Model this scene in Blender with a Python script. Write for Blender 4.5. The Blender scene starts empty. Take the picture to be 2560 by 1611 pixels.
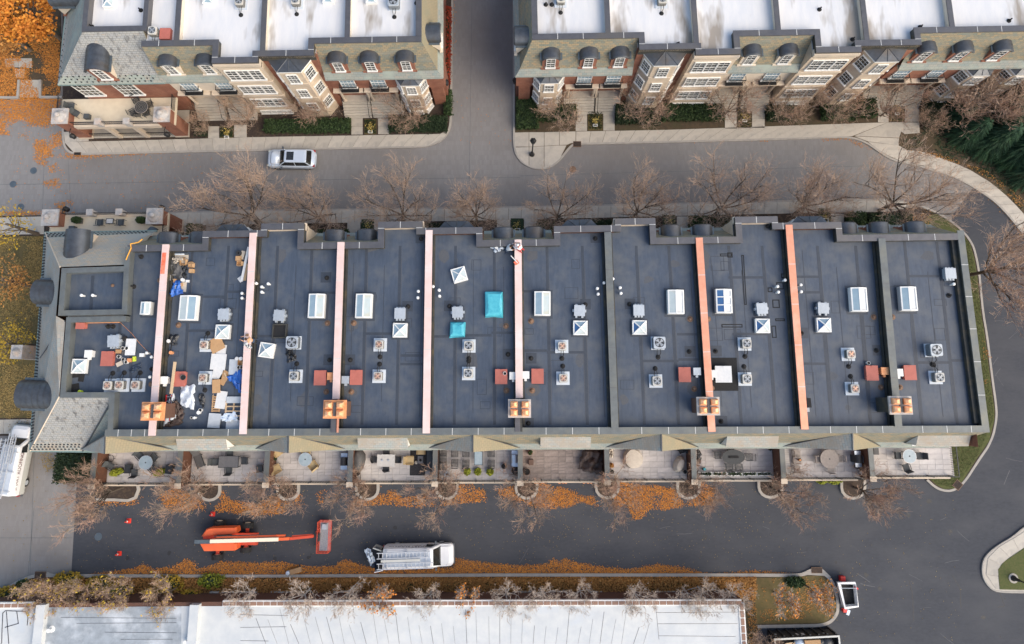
import bpy, math, random
from mathutils import Matrix, Vector
random.seed(11)
PI=math.pi; R=math.radians
scene=bpy.context.scene
col=scene.collection
# ---------------------------------------------------------------- camera, sky, sun, exposure
FPX,CXP,CYP,HC,TILT=1765.,1280.,651.,67.,R(10.1)
cd=bpy.data.cameras.new('camera'); cam=bpy.data.objects.new('camera',cd); col.objects.link(cam)
cam.location=(0,0,HC); cam.rotation_euler=(TILT,0,0)
cd.sensor_fit='HORIZONTAL'; cd.sensor_width=36; cd.lens=36*FPX/2560
cd.shift_y=-(805.5-CYP)/2560; cd.clip_end=2000; cd.clip_start=1
scene.camera=cam
SUN_EL,SUN_AZ=R(40),R(124)            # azimuth clockwise from north: hazy sun in the east
world=bpy.data.worlds.new('World'); scene.world=world; world.use_nodes=True
wn=world.node_tree.nodes; wl=world.node_tree.links
sky=wn.new('ShaderNodeTexSky'); sky.sky_type='NISHITA'; sky.sun_disc=False
sky.sun_elevation=SUN_EL; sky.sun_rotation=SUN_AZ; sky.air_density=1.3; sky.dust_density=2.6; sky.ozone_density=1.0
wl.new(sky.outputs[0],wn['Background'].inputs[0]); wn['Background'].inputs[1].default_value=0.135
sl=bpy.data.lights.new('sun','SUN'); sl.energy=1.75; sl.angle=R(60); sl.color=(1,.86,.68)
so=bpy.data.objects.new('sun',sl); col.objects.link(so); so.location=(40,0,60)
sd=Vector((math.sin(SUN_AZ)*math.cos(SUN_EL),math.cos(SUN_AZ)*math.cos(SUN_EL),math.sin(SUN_EL)))
so.rotation_euler=sd.to_track_quat('Z','Y').to_euler()
vs=scene.view_settings; vs.view_transform='Standard'; vs.look='None'; vs.gamma=1; vs.exposure=0.76
scene.cycles.max_bounces=6; scene.cycles.transparent_max_bounces=8

# ---------------------------------------------------------------- measuring the photograph
CT,ST=math.cos(TILT),math.sin(TILT)
def P(px,py,z=0.):                    # where the sight line of a photo pixel meets the height z
    dx=(px-CXP)/FPX; dy=(CYP-py)/FPX
    y=dy*CT+ST; zz=dy*ST-CT; k=(z-HC)/zz
    return (dx*k,y*k)
def P3(px,py,z=0.):
    x,y=P(px,py,z); return (x,y,z)
def lerp(a,b,t): return a+(b-a)*t
ORD=['first','second','third','fourth','fifth','sixth','seventh','eighth','ninth','tenth','eleventh','twelfth','thirteenth','fourteenth','fifteenth','sixteenth']

# ---------------------------------------------------------------- mesh helpers
class MB:
    def __init__(s,T=None): s.v=[];s.f=[];s.T=T
    def _add(s,pts):
        n=len(s.v)
        if s.T: pts=[s.T(*p) for p in pts]
        s.v.extend([tuple(p) for p in pts]); return n
    def face(s,*pts):
        n=s._add(pts); s.f.append(tuple(range(n,n+len(pts)))); return s
    def box(s,x0,x1,y0,y1,z0,z1):
        n=s._add([(x,y,z) for z in (z0,z1) for y in (y0,y1) for x in (x0,x1)])
        for q in ((0,2,3,1),(4,5,7,6),(0,1,5,4),(2,6,7,3),(0,4,6,2),(1,3,7,5)): s.f.append(tuple(n+i for i in q))
        return s
    def obox(s,cx,cy,cz,sx,sy,sz,rz=0.,rx=0.,ry=0.):
        m=Matrix.Translation((cx,cy,cz))@Matrix.Rotation(rz,4,'Z')@Matrix.Rotation(ry,4,'Y')@Matrix.Rotation(rx,4,'X')
        pts=[m@Vector((x*sx/2,y*sy/2,z*sz/2)) for z in (-1,1) for y in (-1,1) for x in (-1,1)]
        n=s._add([tuple(p) for p in pts])
        for q in ((0,2,3,1),(4,5,7,6),(0,1,5,4),(2,6,7,3),(0,4,6,2),(1,3,7,5)): s.f.append(tuple(n+i for i in q))
        return s
    def prism(s,poly,z0,z1,top=True,bot=False,inset=0.):
        k=len(poly); n=s._add([(x,y,z0) for x,y in poly])
        pt=poly
        if inset:
            cx=sum(p[0] for p in poly)/k; cy=sum(p[1] for p in poly)/k
            pt=[]
            for x,y in poly:
                l=math.hypot(x-cx,y-cy) or 1; pt.append((x-(x-cx)/l*inset,y-(y-cy)/l*inset))
        s._add([(x,y,z1) for x,y in pt])
        for i in range(k): s.f.append((n+i,n+(i+1)%k,n+k+(i+1)%k,n+k+i))
        if top: s.f.append(tuple(n+k+i for i in range(k)))
        if bot: s.f.append(tuple(n+k-1-i for i in range(k)))
        return s
    def tube(s,p,q,r0,r1=None,n=6,cap=True):
        if r1 is None: r1=r0
        p=Vector(p);q=Vector(q);d=q-p
        if d.length<1e-6: return s
        d.normalize(); a=d.cross(Vector((0,0,1)) if abs(d.z)<.9 else Vector((1,0,0))).normalized(); b=d.cross(a)
        k=s._add([tuple(c+(a*math.cos(2*PI*i/n)+b*math.sin(2*PI*i/n))*r) for c,r in ((p,r0),(q,r1)) for i in range(n)])
        for i in range(n): s.f.append((k+i,k+(i+1)%n,k+n+(i+1)%n,k+n+i))
        if cap: s.f.append(tuple(k+n+i for i in range(n))); s.f.append(tuple(k+n-1-i for i in range(n)))
        return s
    def path(s,pts,r,n=5):
        for a,b in zip(pts,pts[1:]): s.tube(a,b,r,r,n)
        return s
    def lathe(s,prof,n=12,c=(0,0,0),sx=1,sy=1):
        k0=len(s.v)
        for r,z in prof: s._add([(c[0]+r*sx*math.cos(2*PI*i/n),c[1]+r*sy*math.sin(2*PI*i/n),c[2]+z) for i in range(n)])
        for j in range(len(prof)-1):
            for i in range(n): s.f.append((k0+j*n+i,k0+j*n+(i+1)%n,k0+(j+1)*n+(i+1)%n,k0+(j+1)*n+i))
        s.f.append(tuple(k0+(len(prof)-1)*n+i for i in range(n)))
        s.f.append(tuple(k0+n-1-i for i in range(n)))
        return s
    def loft(s,rings,close=True,cap=True):
        k0=len(s.v); n=len(rings[0])
        for r in rings: s._add(r)
        for j in range(len(rings)-1):
            for i in range(n if close else n-1): s.f.append((k0+j*n+i,k0+j*n+(i+1)%n,k0+(j+1)*n+(i+1)%n,k0+(j+1)*n+i))
        if cap:
            s.f.append(tuple(k0+(len(rings)-1)*n+i for i in range(n))); s.f.append(tuple(k0+n-1-i for i in range(n)))
        return s
    def strip(s,pts,w,z0,z1,closed=False):    # a wall or kerb of width w along a line, mitred corners
        k=len(pts); L=[];Rr=[]
        for i,(x,y) in enumerate(pts):
            a=pts[i-1] if (i>0 or closed) else None; b=pts[(i+1)%k] if (i<k-1 or closed) else None
            ds=[]
            for u,v in ((a,(x,y)),((x,y),b)):
                if u is None or v is None: continue
                l=math.hypot(v[0]-u[0],v[1]-u[1]) or 1; ds.append(((v[0]-u[0])/l,(v[1]-u[1])/l))
            nx=sum(-d[1] for d in ds)/len(ds); ny=sum(d[0] for d in ds)/len(ds); l=nx*nx+ny*ny or 1
            l=max(l,.35)
            L.append((x+nx/l*w/2,y+ny/l*w/2)); Rr.append((x-nx/l*w/2,y-ny/l*w/2))
        n=s._add([(x,y,z) for arr,z in ((L,z0),(L,z1),(Rr,z1),(Rr,z0)) for x,y in arr])
        for i in range(k if closed else k-1):
            j=(i+1)%k
            for a in range(4):
                b=(a+1)%4; s.f.append((n+a*k+i,n+a*k+j,n+b*k+j,n+b*k+i))
        if not closed:
            s.f.append((n,n+k,n+2*k,n+3*k)); e=k-1; s.f.append((n+3*k+e,n+2*k+e,n+k+e,n+e))
        return s
    def mesh(s,name,m,uv=False,smooth=False):
        me=bpy.data.meshes.new(name); me.from_pydata(s.v,[],s.f)
        if m: me.materials.append(MAT[m])
        if uv:
            ul=me.uv_layers.new(name='UVMap').data
            for p in me.polygons:
                nz=p.normal
                if abs(nz.z)>.98: t=Vector((1,0,0));b=Vector((0,1,0))
                else:
                    t=Vector((0,0,1)).cross(nz).normalized(); b=nz.cross(t)
                for li in p.loop_indices:
                    c=me.vertices[me.loops[li].vertex_index].co; ul[li].uv=(c.dot(t),c.dot(b))
        if smooth: me.polygons.foreach_set('use_smooth',[True]*len(me.polygons))
        me.update(); return me
    def obj(s,name,m,parent=None,uv=False,smooth=False,loc=None,rz=0.):
        return put(name,s.mesh(name,m,uv,smooth),parent,loc,rz)
def put(name,me,parent=None,loc=None,rz=0.):
    o=bpy.data.objects.new(name,me); col.objects.link(o)
    if parent is not None:
        o.parent=parent
        if loc is None and not parent.get('_local'): o.matrix_parent_inverse=Matrix.Translation(-Vector(base_of(parent)))
        elif not parent.get('_local'): o.matrix_parent_inverse=Matrix.Translation(-Vector(base_of(parent)))
    if loc is not None: o.location=loc
    if rz: o.rotation_euler=(0,0,rz)
    return o
BASE={}
def base_of(o): return BASE.get(o.name,(0,0,0))
def thing(name,label,cat,loc=(0,0,0),rz=0.,group=None,local=True,kind=None):
    o=bpy.data.objects.new(name,None); col.objects.link(o); o.location=loc; o.rotation_euler=(0,0,rz)
    o.empty_display_size=.2
    tag(o,label,cat,group,kind)
    if local: o['_local']=1
    BASE[o.name]=tuple(loc)
    return o
def tag(o,label=None,cat=None,group=None,kind=None):
    if label: o['label']=label
    if cat: o['category']=cat
    if group: o['group']=group
    if kind: o['kind']=kind
    return o
def struct(name,mb,m,parent=None,uv=False):
    o=mb.obj(name,m,parent,uv)
    if parent is None: o['kind']='structure'
    return o
def dup(root,loc,rz,label=None,group=None,scale=None):
    def cp(o,par):
        c=o.copy(); col.objects.link(c); c.parent=par
        for ch in list(o.children): cp(ch,c)
        return c
    r=cp(root,None); r.location=loc; r.rotation_euler=(0,0,rz)
    if scale: r.scale=scale if hasattr(scale,'__len__') else (scale,)*3
    if label: r['label']=label
    if group: r['group']=group
    BASE[r.name]=tuple(loc)
    return r
class Proto:                       # first use moves the prototype itself, later uses copy it
    def __init__(s,root): s.root=root; s.used=False
    def at(s,loc,rz,label,group=None,scale=None):
        if not s.used:
            s.used=True; o=s.root; o.location=loc; o.rotation_euler=(0,0,rz); o['label']=label
            if group: o['group']=group
            if scale: o.scale=scale if hasattr(scale,'__len__') else (scale,)*3
            return o
        return dup(s.root,loc,rz,label,group,scale)

# ---------------------------------------------------------------- materials
MAT={}
def newmat(name):
    m=bpy.data.materials.new(name); m.use_nodes=True; MAT[name]=m
    nt=m.node_tree; b=nt.nodes['Principled BSDF']; return m,nt,b
def mixc(nt,fac,a,b,typ='MIX'):
    n=nt.nodes.new('ShaderNodeMix'); n.data_type='RGBA'; n.blend_type=typ
    for s_,v in ((0,fac),(6,a),(7,b)):
        if hasattr(v,'is_output') or hasattr(v,'links'): nt.links.new(v,n.inputs[s_])
        else: n.inputs[s_].default_value=v if s_==0 else (*v,1)
    return n.outputs[2]
def noise(nt,coord,scale,detail=3,rough=.6,lo=.35,hi=.65,stretch=None):
    if stretch:
        mp=nt.nodes.new('ShaderNodeMapping'); mp.inputs['Scale'].default_value=stretch; nt.links.new(coord,mp.inputs[0]); coord=mp.outputs[0]
    n=nt.nodes.new('ShaderNodeTexNoise'); n.inputs['Scale'].default_value=scale; n.inputs['Detail'].default_value=detail; n.inputs['Roughness'].default_value=rough
    nt.links.new(coord,n.inputs['Vector'])
    r=nt.nodes.new('ShaderNodeMapRange'); r.inputs[1].default_value=lo; r.inputs[2].default_value=hi; nt.links.new(n.outputs[0],r.inputs[0])
    return r.outputs[0]
def mat(name,c1,c2=None,scale=3.,rough=.8,metal=0.,c3=None,s3=.4,stretch=None,rnd=0.,bump=0.,lo=.35,hi=.65,lo3=.5,hi3=.75,st3=None,spec=.5):
    m,nt,b=newmat(name)
    tc=nt.nodes.new('ShaderNodeTexCoord').outputs['Object']
    out=None
    if c2:
        out=mixc(nt,noise(nt,tc,scale,4,.65,lo,hi,stretch),c1,c2)
        if c3: out=mixc(nt,noise(nt,tc,s3,4,.6,lo3,hi3,st3),out,c3)
    if rnd:
        oi=nt.nodes.new('ShaderNodeObjectInfo'); hs=nt.nodes.new('ShaderNodeHueSaturation')
        mr=nt.nodes.new('ShaderNodeMapRange'); mr.inputs[3].default_value=1-rnd; mr.inputs[4].default_value=1+rnd
        nt.links.new(oi.outputs['Random'],mr.inputs[0]); nt.links.new(mr.outputs[0],hs.inputs['Value'])
        if out: nt.links.new(out,hs.inputs['Color'])
        else: hs.inputs['Color'].default_value=(*c1,1)
        out=hs.outputs[0]
    if out: nt.links.new(out,b.inputs['Base Color'])
    else: b.inputs['Base Color'].default_value=(*c1,1)
    b.inputs['Roughness'].default_value=rough; b.inputs['Metallic'].default_value=metal; b.inputs['Specular IOR Level'].default_value=spec
    if bump:
        n=nt.nodes.new('ShaderNodeTexNoise'); n.inputs['Scale'].default_value=scale*3; nt.links.new(tc,n.inputs['Vector'])
        bp=nt.nodes.new('ShaderNodeBump'); bp.inputs['Strength'].default_value=bump; bp.inputs['Distance'].default_value=.05
        nt.links.new(n.outputs[0],bp.inputs['Height']); nt.links.new(bp.outputs[0],b.inputs['Normal'])
    return m
def brickmat(name,c1,c2,mortar,bw,bh,ms=.012,c3=None,s3=.6,rough=.85,coord='UV',off=.5,lo3=.45,hi3=.65,c4=None,st3=None):
    m,nt,b=newmat(name)
    tc=nt.nodes.new('ShaderNodeTexCoord').outputs[coord]
    br=nt.nodes.new('ShaderNodeTexBrick'); br.inputs['Scale'].default_value=1; br.inputs['Brick Width'].default_value=bw; br.inputs['Row Height'].default_value=bh
    br.inputs['Mortar Size'].default_value=ms; br.inputs['Mortar Smooth'].default_value=.2; br.offset=off
    br.inputs['Color1'].default_value=(*c1,1); br.inputs['Color2'].default_value=(*c2,1); br.inputs['Mortar'].default_value=(*mortar,1)
    nt.links.new(tc,br.inputs['Vector']); out=br.outputs[0]
    if c3: out=mixc(nt,noise(nt,tc,s3,5,.65,lo3,hi3,st3),out,c3)
    if c4: out=mixc(nt,noise(nt,tc,2.2,5,.7,.56,.72,(.6,2.2,1)),out,c4)
    nt.links.new(out,b.inputs['Base Color']); b.inputs['Roughness'].default_value=rough
    bp=nt.nodes.new('ShaderNodeBump'); bp.inputs['Strength'].default_value=.4; bp.inputs['Distance'].default_value=.02; bp.invert=True
    nt.links.new(br.outputs[1],bp.inputs['Height']); nt.links.new(bp.outputs[0],b.inputs['Normal'])
    return m
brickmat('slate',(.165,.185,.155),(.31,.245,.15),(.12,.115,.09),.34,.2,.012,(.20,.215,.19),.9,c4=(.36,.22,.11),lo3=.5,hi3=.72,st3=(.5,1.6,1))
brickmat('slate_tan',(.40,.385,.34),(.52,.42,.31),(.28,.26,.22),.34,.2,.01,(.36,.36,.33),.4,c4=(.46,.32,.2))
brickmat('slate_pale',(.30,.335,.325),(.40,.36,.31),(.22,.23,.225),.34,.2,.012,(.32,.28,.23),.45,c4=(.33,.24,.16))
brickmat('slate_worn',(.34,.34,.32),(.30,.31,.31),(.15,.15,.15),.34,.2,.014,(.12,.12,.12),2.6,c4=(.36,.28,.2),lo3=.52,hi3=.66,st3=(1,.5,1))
brickmat('skirt_slate',(.225,.265,.255),(.31,.295,.255),(.15,.175,.17),.4,.25,.012,(.3,.34,.30),.5)
brickmat('slate_sunlit',(.30,.25,.16),(.27,.235,.155),(.18,.155,.11),.3,.2,.01,(.24,.22,.15),.8)  # slate of east slopes, with the warm sunlight put into its colour
brickmat('brick',(.32,.115,.062),(.25,.085,.048),(.30,.2,.15),.215,.075,.01,(.21,.08,.052),.7)
brickmat('brick_dark',(.13,.055,.035),(.10,.045,.03),(.14,.09,.07),.215,.075,.01)
brickmat('ashlar',(.62,.51,.385),(.57,.47,.355),(.46,.38,.29),.9,.42,.012,(.48,.39,.30),.6)
brickmat('street_paver',(.245,.237,.232),(.22,.211,.206),(.215,.207,.198),.2,.5,.01,(.185,.168,.155),.05,coord='Object',off=.5)
mat('asphalt',(.050,.055,.068),(.039,.043,.053),4,.85,c3=(.066,.069,.078),s3=.3,stretch=(.6,1.3,1),lo=.34,hi=.66,lo3=.44,hi3=.74,st3=(.6,1.3,1))
mat('road_dust',(.15,.15,.155),(.09,.092,.1),9,.9)
mat('road_tar',(.02,.021,.024),(.03,.031,.034),6,.6)
mat('concrete',(.50,.46,.395),(.45,.415,.36),2.5,.9,rnd=.07,c3=(.36,.335,.30),s3=.9)
mat('kerb',(.40,.37,.33),(.33,.31,.28),2,.9)
mat('mulch',(.06,.042,.033),(.035,.025,.02),9,.95,c3=(.1,.07,.045),s3=3)
mat('soil',(.095,.066,.038),(.06,.045,.028),3,.95,c3=(.06,.06,.026),s3=.3)
mat('lawn',(.10,.085,.03),(.15,.105,.045),5,.95,c3=(.07,.065,.025),s3=.7)
mat('van_roof_shaded',(.5,.56,.64),(.44,.5,.58),2,.35)  # roof itself is white; shade under the ladders is painted as grey-blue
mat('grass',(.06,.08,.02),(.10,.10,.035),6,.95)
mat('membrane',(.063,.084,.120),(.046,.063,.094),2.0,.5,c3=(.090,.102,.120),s3=.7,stretch=(2.2,.4,1),lo=.3,hi=.66,lo3=.44,hi3=.68)
mat('membrane_seam',(.035,.045,.063),(.045,.055,.073),3,.55)
mat('membrane_dust',(.088,.092,.1),(.056,.07,.096),5,.7,stretch=(4,1,1),lo=.4,hi=.72)
mat('flashing',(.05,.05,.045),(.032,.034,.032),2,.6,c3=(.11,.085,.045),s3=1.3)
mat('white_roof',(.68,.675,.67),(.61,.62,.64),1.2,.55,c3=(.31,.275,.235),s3=.2,stretch=(1.5,.35,1),lo3=.52,hi3=.62,st3=(1.8,.45,1))
mat('white_roof_low',(.58,.6,.6),(.5,.53,.55),.8,.6,c3=(.5,.55,.6),s3=.3,lo3=.58,hi3=.75)
mat('grey_roof',(.34,.38,.42),(.26,.29,.32),1.6,.6,c3=(.6,.64,.68),s3=.5)
mat('coping',(.155,.15,.155),(.125,.122,.128),1.5,.42,.55,c3=(.17,.155,.14),s3=.5)
mat('coping_green',(.155,.17,.17),(.125,.135,.135),1.5,.5,.3,c3=(.19,.19,.16),s3=.6)
mat('coping_joint',(.62,.62,.6),None,rough=.6)
mat('copper_pale',(.88,.66,.60),(.82,.60,.53),1.5,.42,.25,c3=(.9,.76,.72),s3=.4)  # newer film-covered copper; sky glare is also mixed into the pale colour
mat('copper',(.78,.35,.225),(.70,.30,.19),1.5,.42,.3,c3=(.80,.44,.33),s3=.5)
mat('orange_paint',(.75,.13,.06),(.8,.25,.15),4,.6)
mat('zinc',(.10,.11,.125),(.07,.077,.088),2,.42,.5,c3=(.1,.085,.072),s3=.7)
mat('zinc_blue',(.13,.16,.18),(.10,.125,.145),2,.45,.4)
mat('verdigris',(.2,.28,.27),(.15,.22,.21),3,.7)
mat('stone',(.64,.54,.42),(.57,.48,.38),1.2,.85,c3=(.46,.41,.35),s3=.5)
mat('stone_cap',(.5,.48,.46),(.36,.35,.34),3,.85,c3=(.6,.45,.34),s3=1.2)
mat('stucco',(.68,.59,.48),(.62,.54,.44),1.5,.85)
mat('white_trim',(.80,.80,.77),(.72,.72,.70),2,.6)
mat('iron',(.015,.016,.018),None,rough=.5)
mat('glass_dark',(.022,.028,.03),(.05,.055,.055),1.5,.08,spec=.8)
mat('glass_sky',(.30,.40,.46),(.24,.34,.42),1,.12)
mat('glass_pale',(.50,.56,.56),(.42,.50,.52),1.4,.15,c3=(.55,.5,.36),s3=.8)
mat('glass_blue',(.05,.12,.28),(.08,.18,.34),1,.1)
mat('door_dark',(.02,.02,.022),None,rough=.4)
mat('door_wood',(.09,.05,.03),None,rough=.5)
mat('white_plastic',(.80,.80,.78),(.72,.73,.72),3,.5,rnd=.06)
mat('galv',(.48,.52,.56),(.40,.44,.48),3,.45,.3,rnd=.08)
mat('pad',(.58,.63,.69),(.52,.57,.62),2,.7)
mat('condenser',(.55,.53,.48),(.48,.46,.42),3,.5,rnd=.1)
mat('fan_copper',(.55,.22,.10),(.8,.55,.4),3,.4,.4)
mat('fan_grey',(.42,.44,.46),(.3,.32,.34),3,.4,.4)
mat('dark_hole',(.012,.012,.013),None,rough=.8)
mat('hatch_red',(.46,.14,.105),(.40,.12,.09),2,.65,rnd=.05)
mat('drain',(.22,.13,.08),(.15,.09,.06),8,.7)
mat('clay',(.62,.25,.10),(.75,.36,.17),3,.6,c3=(.5,.17,.07),s3=2)
mat('pot_copper',(.80,.34,.14),(.9,.52,.3),2.5,.38,.35)
mat('tarp_cyan',(.05,.36,.47),(.09,.45,.54),3,.4,bump=.3)
mat('tarp_blue',(.02,.10,.42),(.035,.16,.55),4,.4,bump=.4)
mat('tarp_silver',(.5,.56,.64),(.7,.74,.78),4,.35,c3=(.36,.42,.52),s3=1.5,bump=.5)
mat('tarp_brown',(.09,.06,.05),(.055,.038,.032),5,.6,bump=.4)
mat('cover_black',(.035,.034,.036),(.02,.02,.022),5,.5,bump=.3)
mat('cover_grey',(.10,.10,.10),(.075,.075,.078),4,.6)
mat('cover_tan',(.56,.50,.42),(.48,.43,.36),3,.8)
mat('rubber',(.012,.012,.013),(.02,.02,.021),8,.9)
mat('cardboard',(.46,.28,.14),(.4,.24,.12),4,.8,rnd=.12)
mat('wood',(.58,.42,.26),(.5,.36,.22),6,.75,rnd=.12,stretch=(1,8,1))
mat('foam_white',(.68,.68,.67),(.6,.61,.61),4,.7,rnd=.05)
mat('foam_grey',(.5,.54,.58),(.44,.48,.52),3,.7,rnd=.06)
mat('ladder_red',(.62,.03,.025),None,rough=.45)
mat('aluminium',(.62,.64,.66),(.55,.57,.6),5,.4,.4)
mat('rope_orange',(.75,.36,.05),None,rough=.7)
mat('patio_floor',(.36,.34,.325),(.30,.285,.275),2,.9)
mat('paver',(.52,.49,.475),(.455,.43,.415),2.5,.88,rnd=.09)
mat('paver_dark',(.31,.26,.235),(.24,.20,.18),3,.85,rnd=.16)
mat('paver_light',(.62,.58,.545),(.55,.515,.49),2.5,.88,rnd=.07)
mat('terrace',(.66,.58,.44),(.61,.53,.40),1.5,.85)
mat('table_glass',(.34,.42,.47),(.27,.35,.4),2,.15)
mat('metal_dark',(.045,.05,.053),(.035,.038,.04),4,.45,.3)
mat('sling',(.075,.085,.09),(.06,.066,.07),4,.7)
mat('wicker',(.36,.26,.12),(.28,.19,.09),12,.8)
mat('cushion',(.52,.40,.22),(.46,.35,.19),3,.85)
mat('table_white',(.55,.54,.52),(.48,.47,.45),3,.6)
mat('table_grey',(.14,.14,.145),(.11,.11,.115),3,.5)
mat('rug',(.03,.03,.033),(.055,.052,.055),10,.95)
mat('steel',(.60,.66,.72),(.54,.6,.66),3,.28,.6)
mat('teak',(.34,.3,.27),(.28,.25,.23),5,.8)
mat('divider_brown',(.13,.055,.03),(.10,.042,.025),3,.85)
mat('car_silver',(.66,.74,.84),(.62,.70,.8),.8,.25,.2)
mat('car_dark',(.10,.115,.13),None,rough=.35)
mat('car_glass',(.012,.016,.018),(.03,.03,.028),2,.06,spec=.8)
mat('van_white',(.80,.81,.82),(.75,.76,.77),1.5,.28)
mat('van_grey',(.52,.53,.50),(.46,.47,.45),1.5,.4)
mat('tyre',(.02,.02,.021),(.03,.03,.03),8,.9)
mat('red_lamp',(.4,.02,.02),None,rough=.3)
mat('lettering',(.12,.035,.035),None,rough=.6)
mat('lettering_grey',(.16,.17,.19),None,rough=.6)
mat('lift_orange',(.80,.15,.045),(.74,.13,.04),1.5,.42)
mat('lift_red',(.62,.08,.035),(.55,.07,.03),2,.45)
mat('boom_cream',(.86,.76,.60),(.82,.72,.56),1.5,.5)
mat('mesh_floor',(.4,.4,.42),(.3,.3,.32),10,.6,.4)
mat('cone',(.75,.05,.03),None,rough=.5)
mat('plastic_sheet',(.55,.66,.78),(.68,.76,.85),4,.3,bump=.4)
mat('bag_black',(.02,.022,.026),(.035,.038,.045),6,.35,bump=.5)
mat('bark',(.19,.15,.115),(.13,.105,.08),6,.95)
mat('bark_dark',(.10,.08,.062),(.075,.06,.046),6,.95)
mat('twig',(.52,.37,.27),(.40,.30,.22),1.2,.95,c3=(.56,.35,.24),s3=.5)
mat('twig_red',(.48,.30,.22),(.34,.26,.19),.9,.95,c3=(.24,.19,.14),s3=.5)
mat('bark_pale',(.55,.51,.46),(.46,.42,.38),5,.95)
mat('twig_pale',(.56,.49,.43),(.46,.37,.3),1,.95,c3=(.5,.36,.25),s3=.6)
mat('leaf_fall',(.66,.27,.05),(.42,.15,.03),9,.9,c3=(.62,.36,.09),s3=14,lo3=.58,hi3=.66)
mat('leaf_fall_brown',(.50,.235,.065),(.29,.14,.042),9,.9,c3=(.56,.34,.09),s3=12,lo3=.56,hi3=.66)
mat('leaf_fall_yellow',(.34,.24,.085),(.2,.14,.05),9,.9,c3=(.52,.40,.16),s3=12,lo3=.56,hi3=.66)
mat('leaf_orange',(.62,.24,.03),(.48,.15,.02),1.3,.85,c3=(.68,.36,.06),s3=2)
mat('leaf_yellow',(.52,.34,.03),(.38,.25,.03),2,.85,c3=(.28,.24,.04),s3=1.2)
mat('leaf_lime',(.30,.32,.03),(.22,.26,.025),2,.85)
mat('leaf_green',(.035,.07,.018),(.022,.045,.012),3,.8,c3=(.055,.085,.025),s3=1.5)
mat('leaf_dark',(.018,.04,.012),(.012,.026,.009),3,.8,c3=(.03,.055,.018),s3=1.5)
mat('leaf_fir',(.022,.07,.03),(.015,.045,.022),1.2,.8,c3=(.035,.1,.035),s3=.8)
mat('leaf_red',(.36,.05,.02),(.22,.04,.02),3,.85)
mat('flower_yellow',(.55,.42,.1),(.4,.33,.12),6,.8)
mat('skin',(.45,.25,.17),None,rough=.6)
mat('hair_brown',(.05,.03,.02),None,rough=.8)
mat('cloth_grey',(.42,.46,.5),(.36,.4,.44),5,.9)
mat('cloth_white',(.74,.70,.70),(.66,.62,.62),5,.9)
mat('cloth_tan',(.55,.33,.18),(.48,.28,.15),5,.9)
mat('cloth_navy',(.03,.05,.09),(.05,.07,.11),5,.9)
mat('cloth_red',(.45,.05,.05),None,rough=.8)
mat('hi_vis',(.6,.7,.05),None,rough=.7)
# ---------------------------------------------------------------- terraced houses
ZR,ZP,ZE=10.6,11.3,7.5
class Fr:                            # facade frame: s along the row (east), d out of the facade, z up
    def __init__(s,o,ang,north=False):
        s.o=o; s.u=(math.cos(ang),math.sin(ang)); s.n=(math.sin(ang),-math.cos(ang)) if not north else (-math.sin(ang),math.cos(ang))
        s.rot=ang+(PI if north else 0); s.hand=-1 if north else 1
    def w(s,a,d,z=0.): return (s.o[0]+s.u[0]*a+s.n[0]*d,s.o[1]+s.u[1]*a+s.n[1]*d,z)
    def inv(s,x,y): x-=s.o[0]; y-=s.o[1]; return (x*s.u[0]+y*s.u[1],x*s.n[0]+y*s.n[1])
    def mb(s): return MB(s.w)
WIN={}
def winmesh(w,h,nx,ny,fm='white_trim',gm='glass_dark',bars=True):
    key=(round(w,2),round(h,2),nx,ny,fm,gm)
    if key not in WIN:
        m=MB(); t=.055; m.box(-w/2,-w/2+t,-.07,.06,0,h).box(w/2-t,w/2,-.07,.06,0,h).box(-w/2+t,w/2-t,-.07,.06,h-t,h).box(-w/2-.06,w/2+.06,-.13,.06,-.09,t*.8)
        m.box(-w/2+t,w/2-t,-.055,.05,h*.5-.022,h*.5+.022)
        for i in range(1,nx): x=-w/2+w*i/nx; m.box(x-.011,x+.011,-.045,.05,t*.8,h*.5-.03).box(x-.011,x+.011,-.045,.05,h*.5+.03,h-t)
        for j in (h*.27,h*.75):
            if ny>1: m.box(-w/2+t,w/2-t,-.04,.045,j-.01,j+.01)
        g=MB().box(-w/2+t*.6,w/2-t*.6,-.012,.03,t*.5,h-t*.5)
        WIN[key]=(m.mesh('window',fm),g.mesh('pane',gm))
    return WIN[key]
def window(par,loc,rz,w,h,nx=3,ny=2,gm='glass_dark',fm='white_trim',sub=False):
    a,b=winmesh(w,h,nx,ny,fm,gm)
    o=put('window_frame' if sub else 'window',a,par,loc,rz)
    if sub: put('pane',b,par,loc,rz)
    else: put('pane',b,o)
    return o
def fwin(fr,par,s,d,z,w,h,**k): return window(par,fr.w(s,d,z),fr.rot,w,h,**k)
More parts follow.
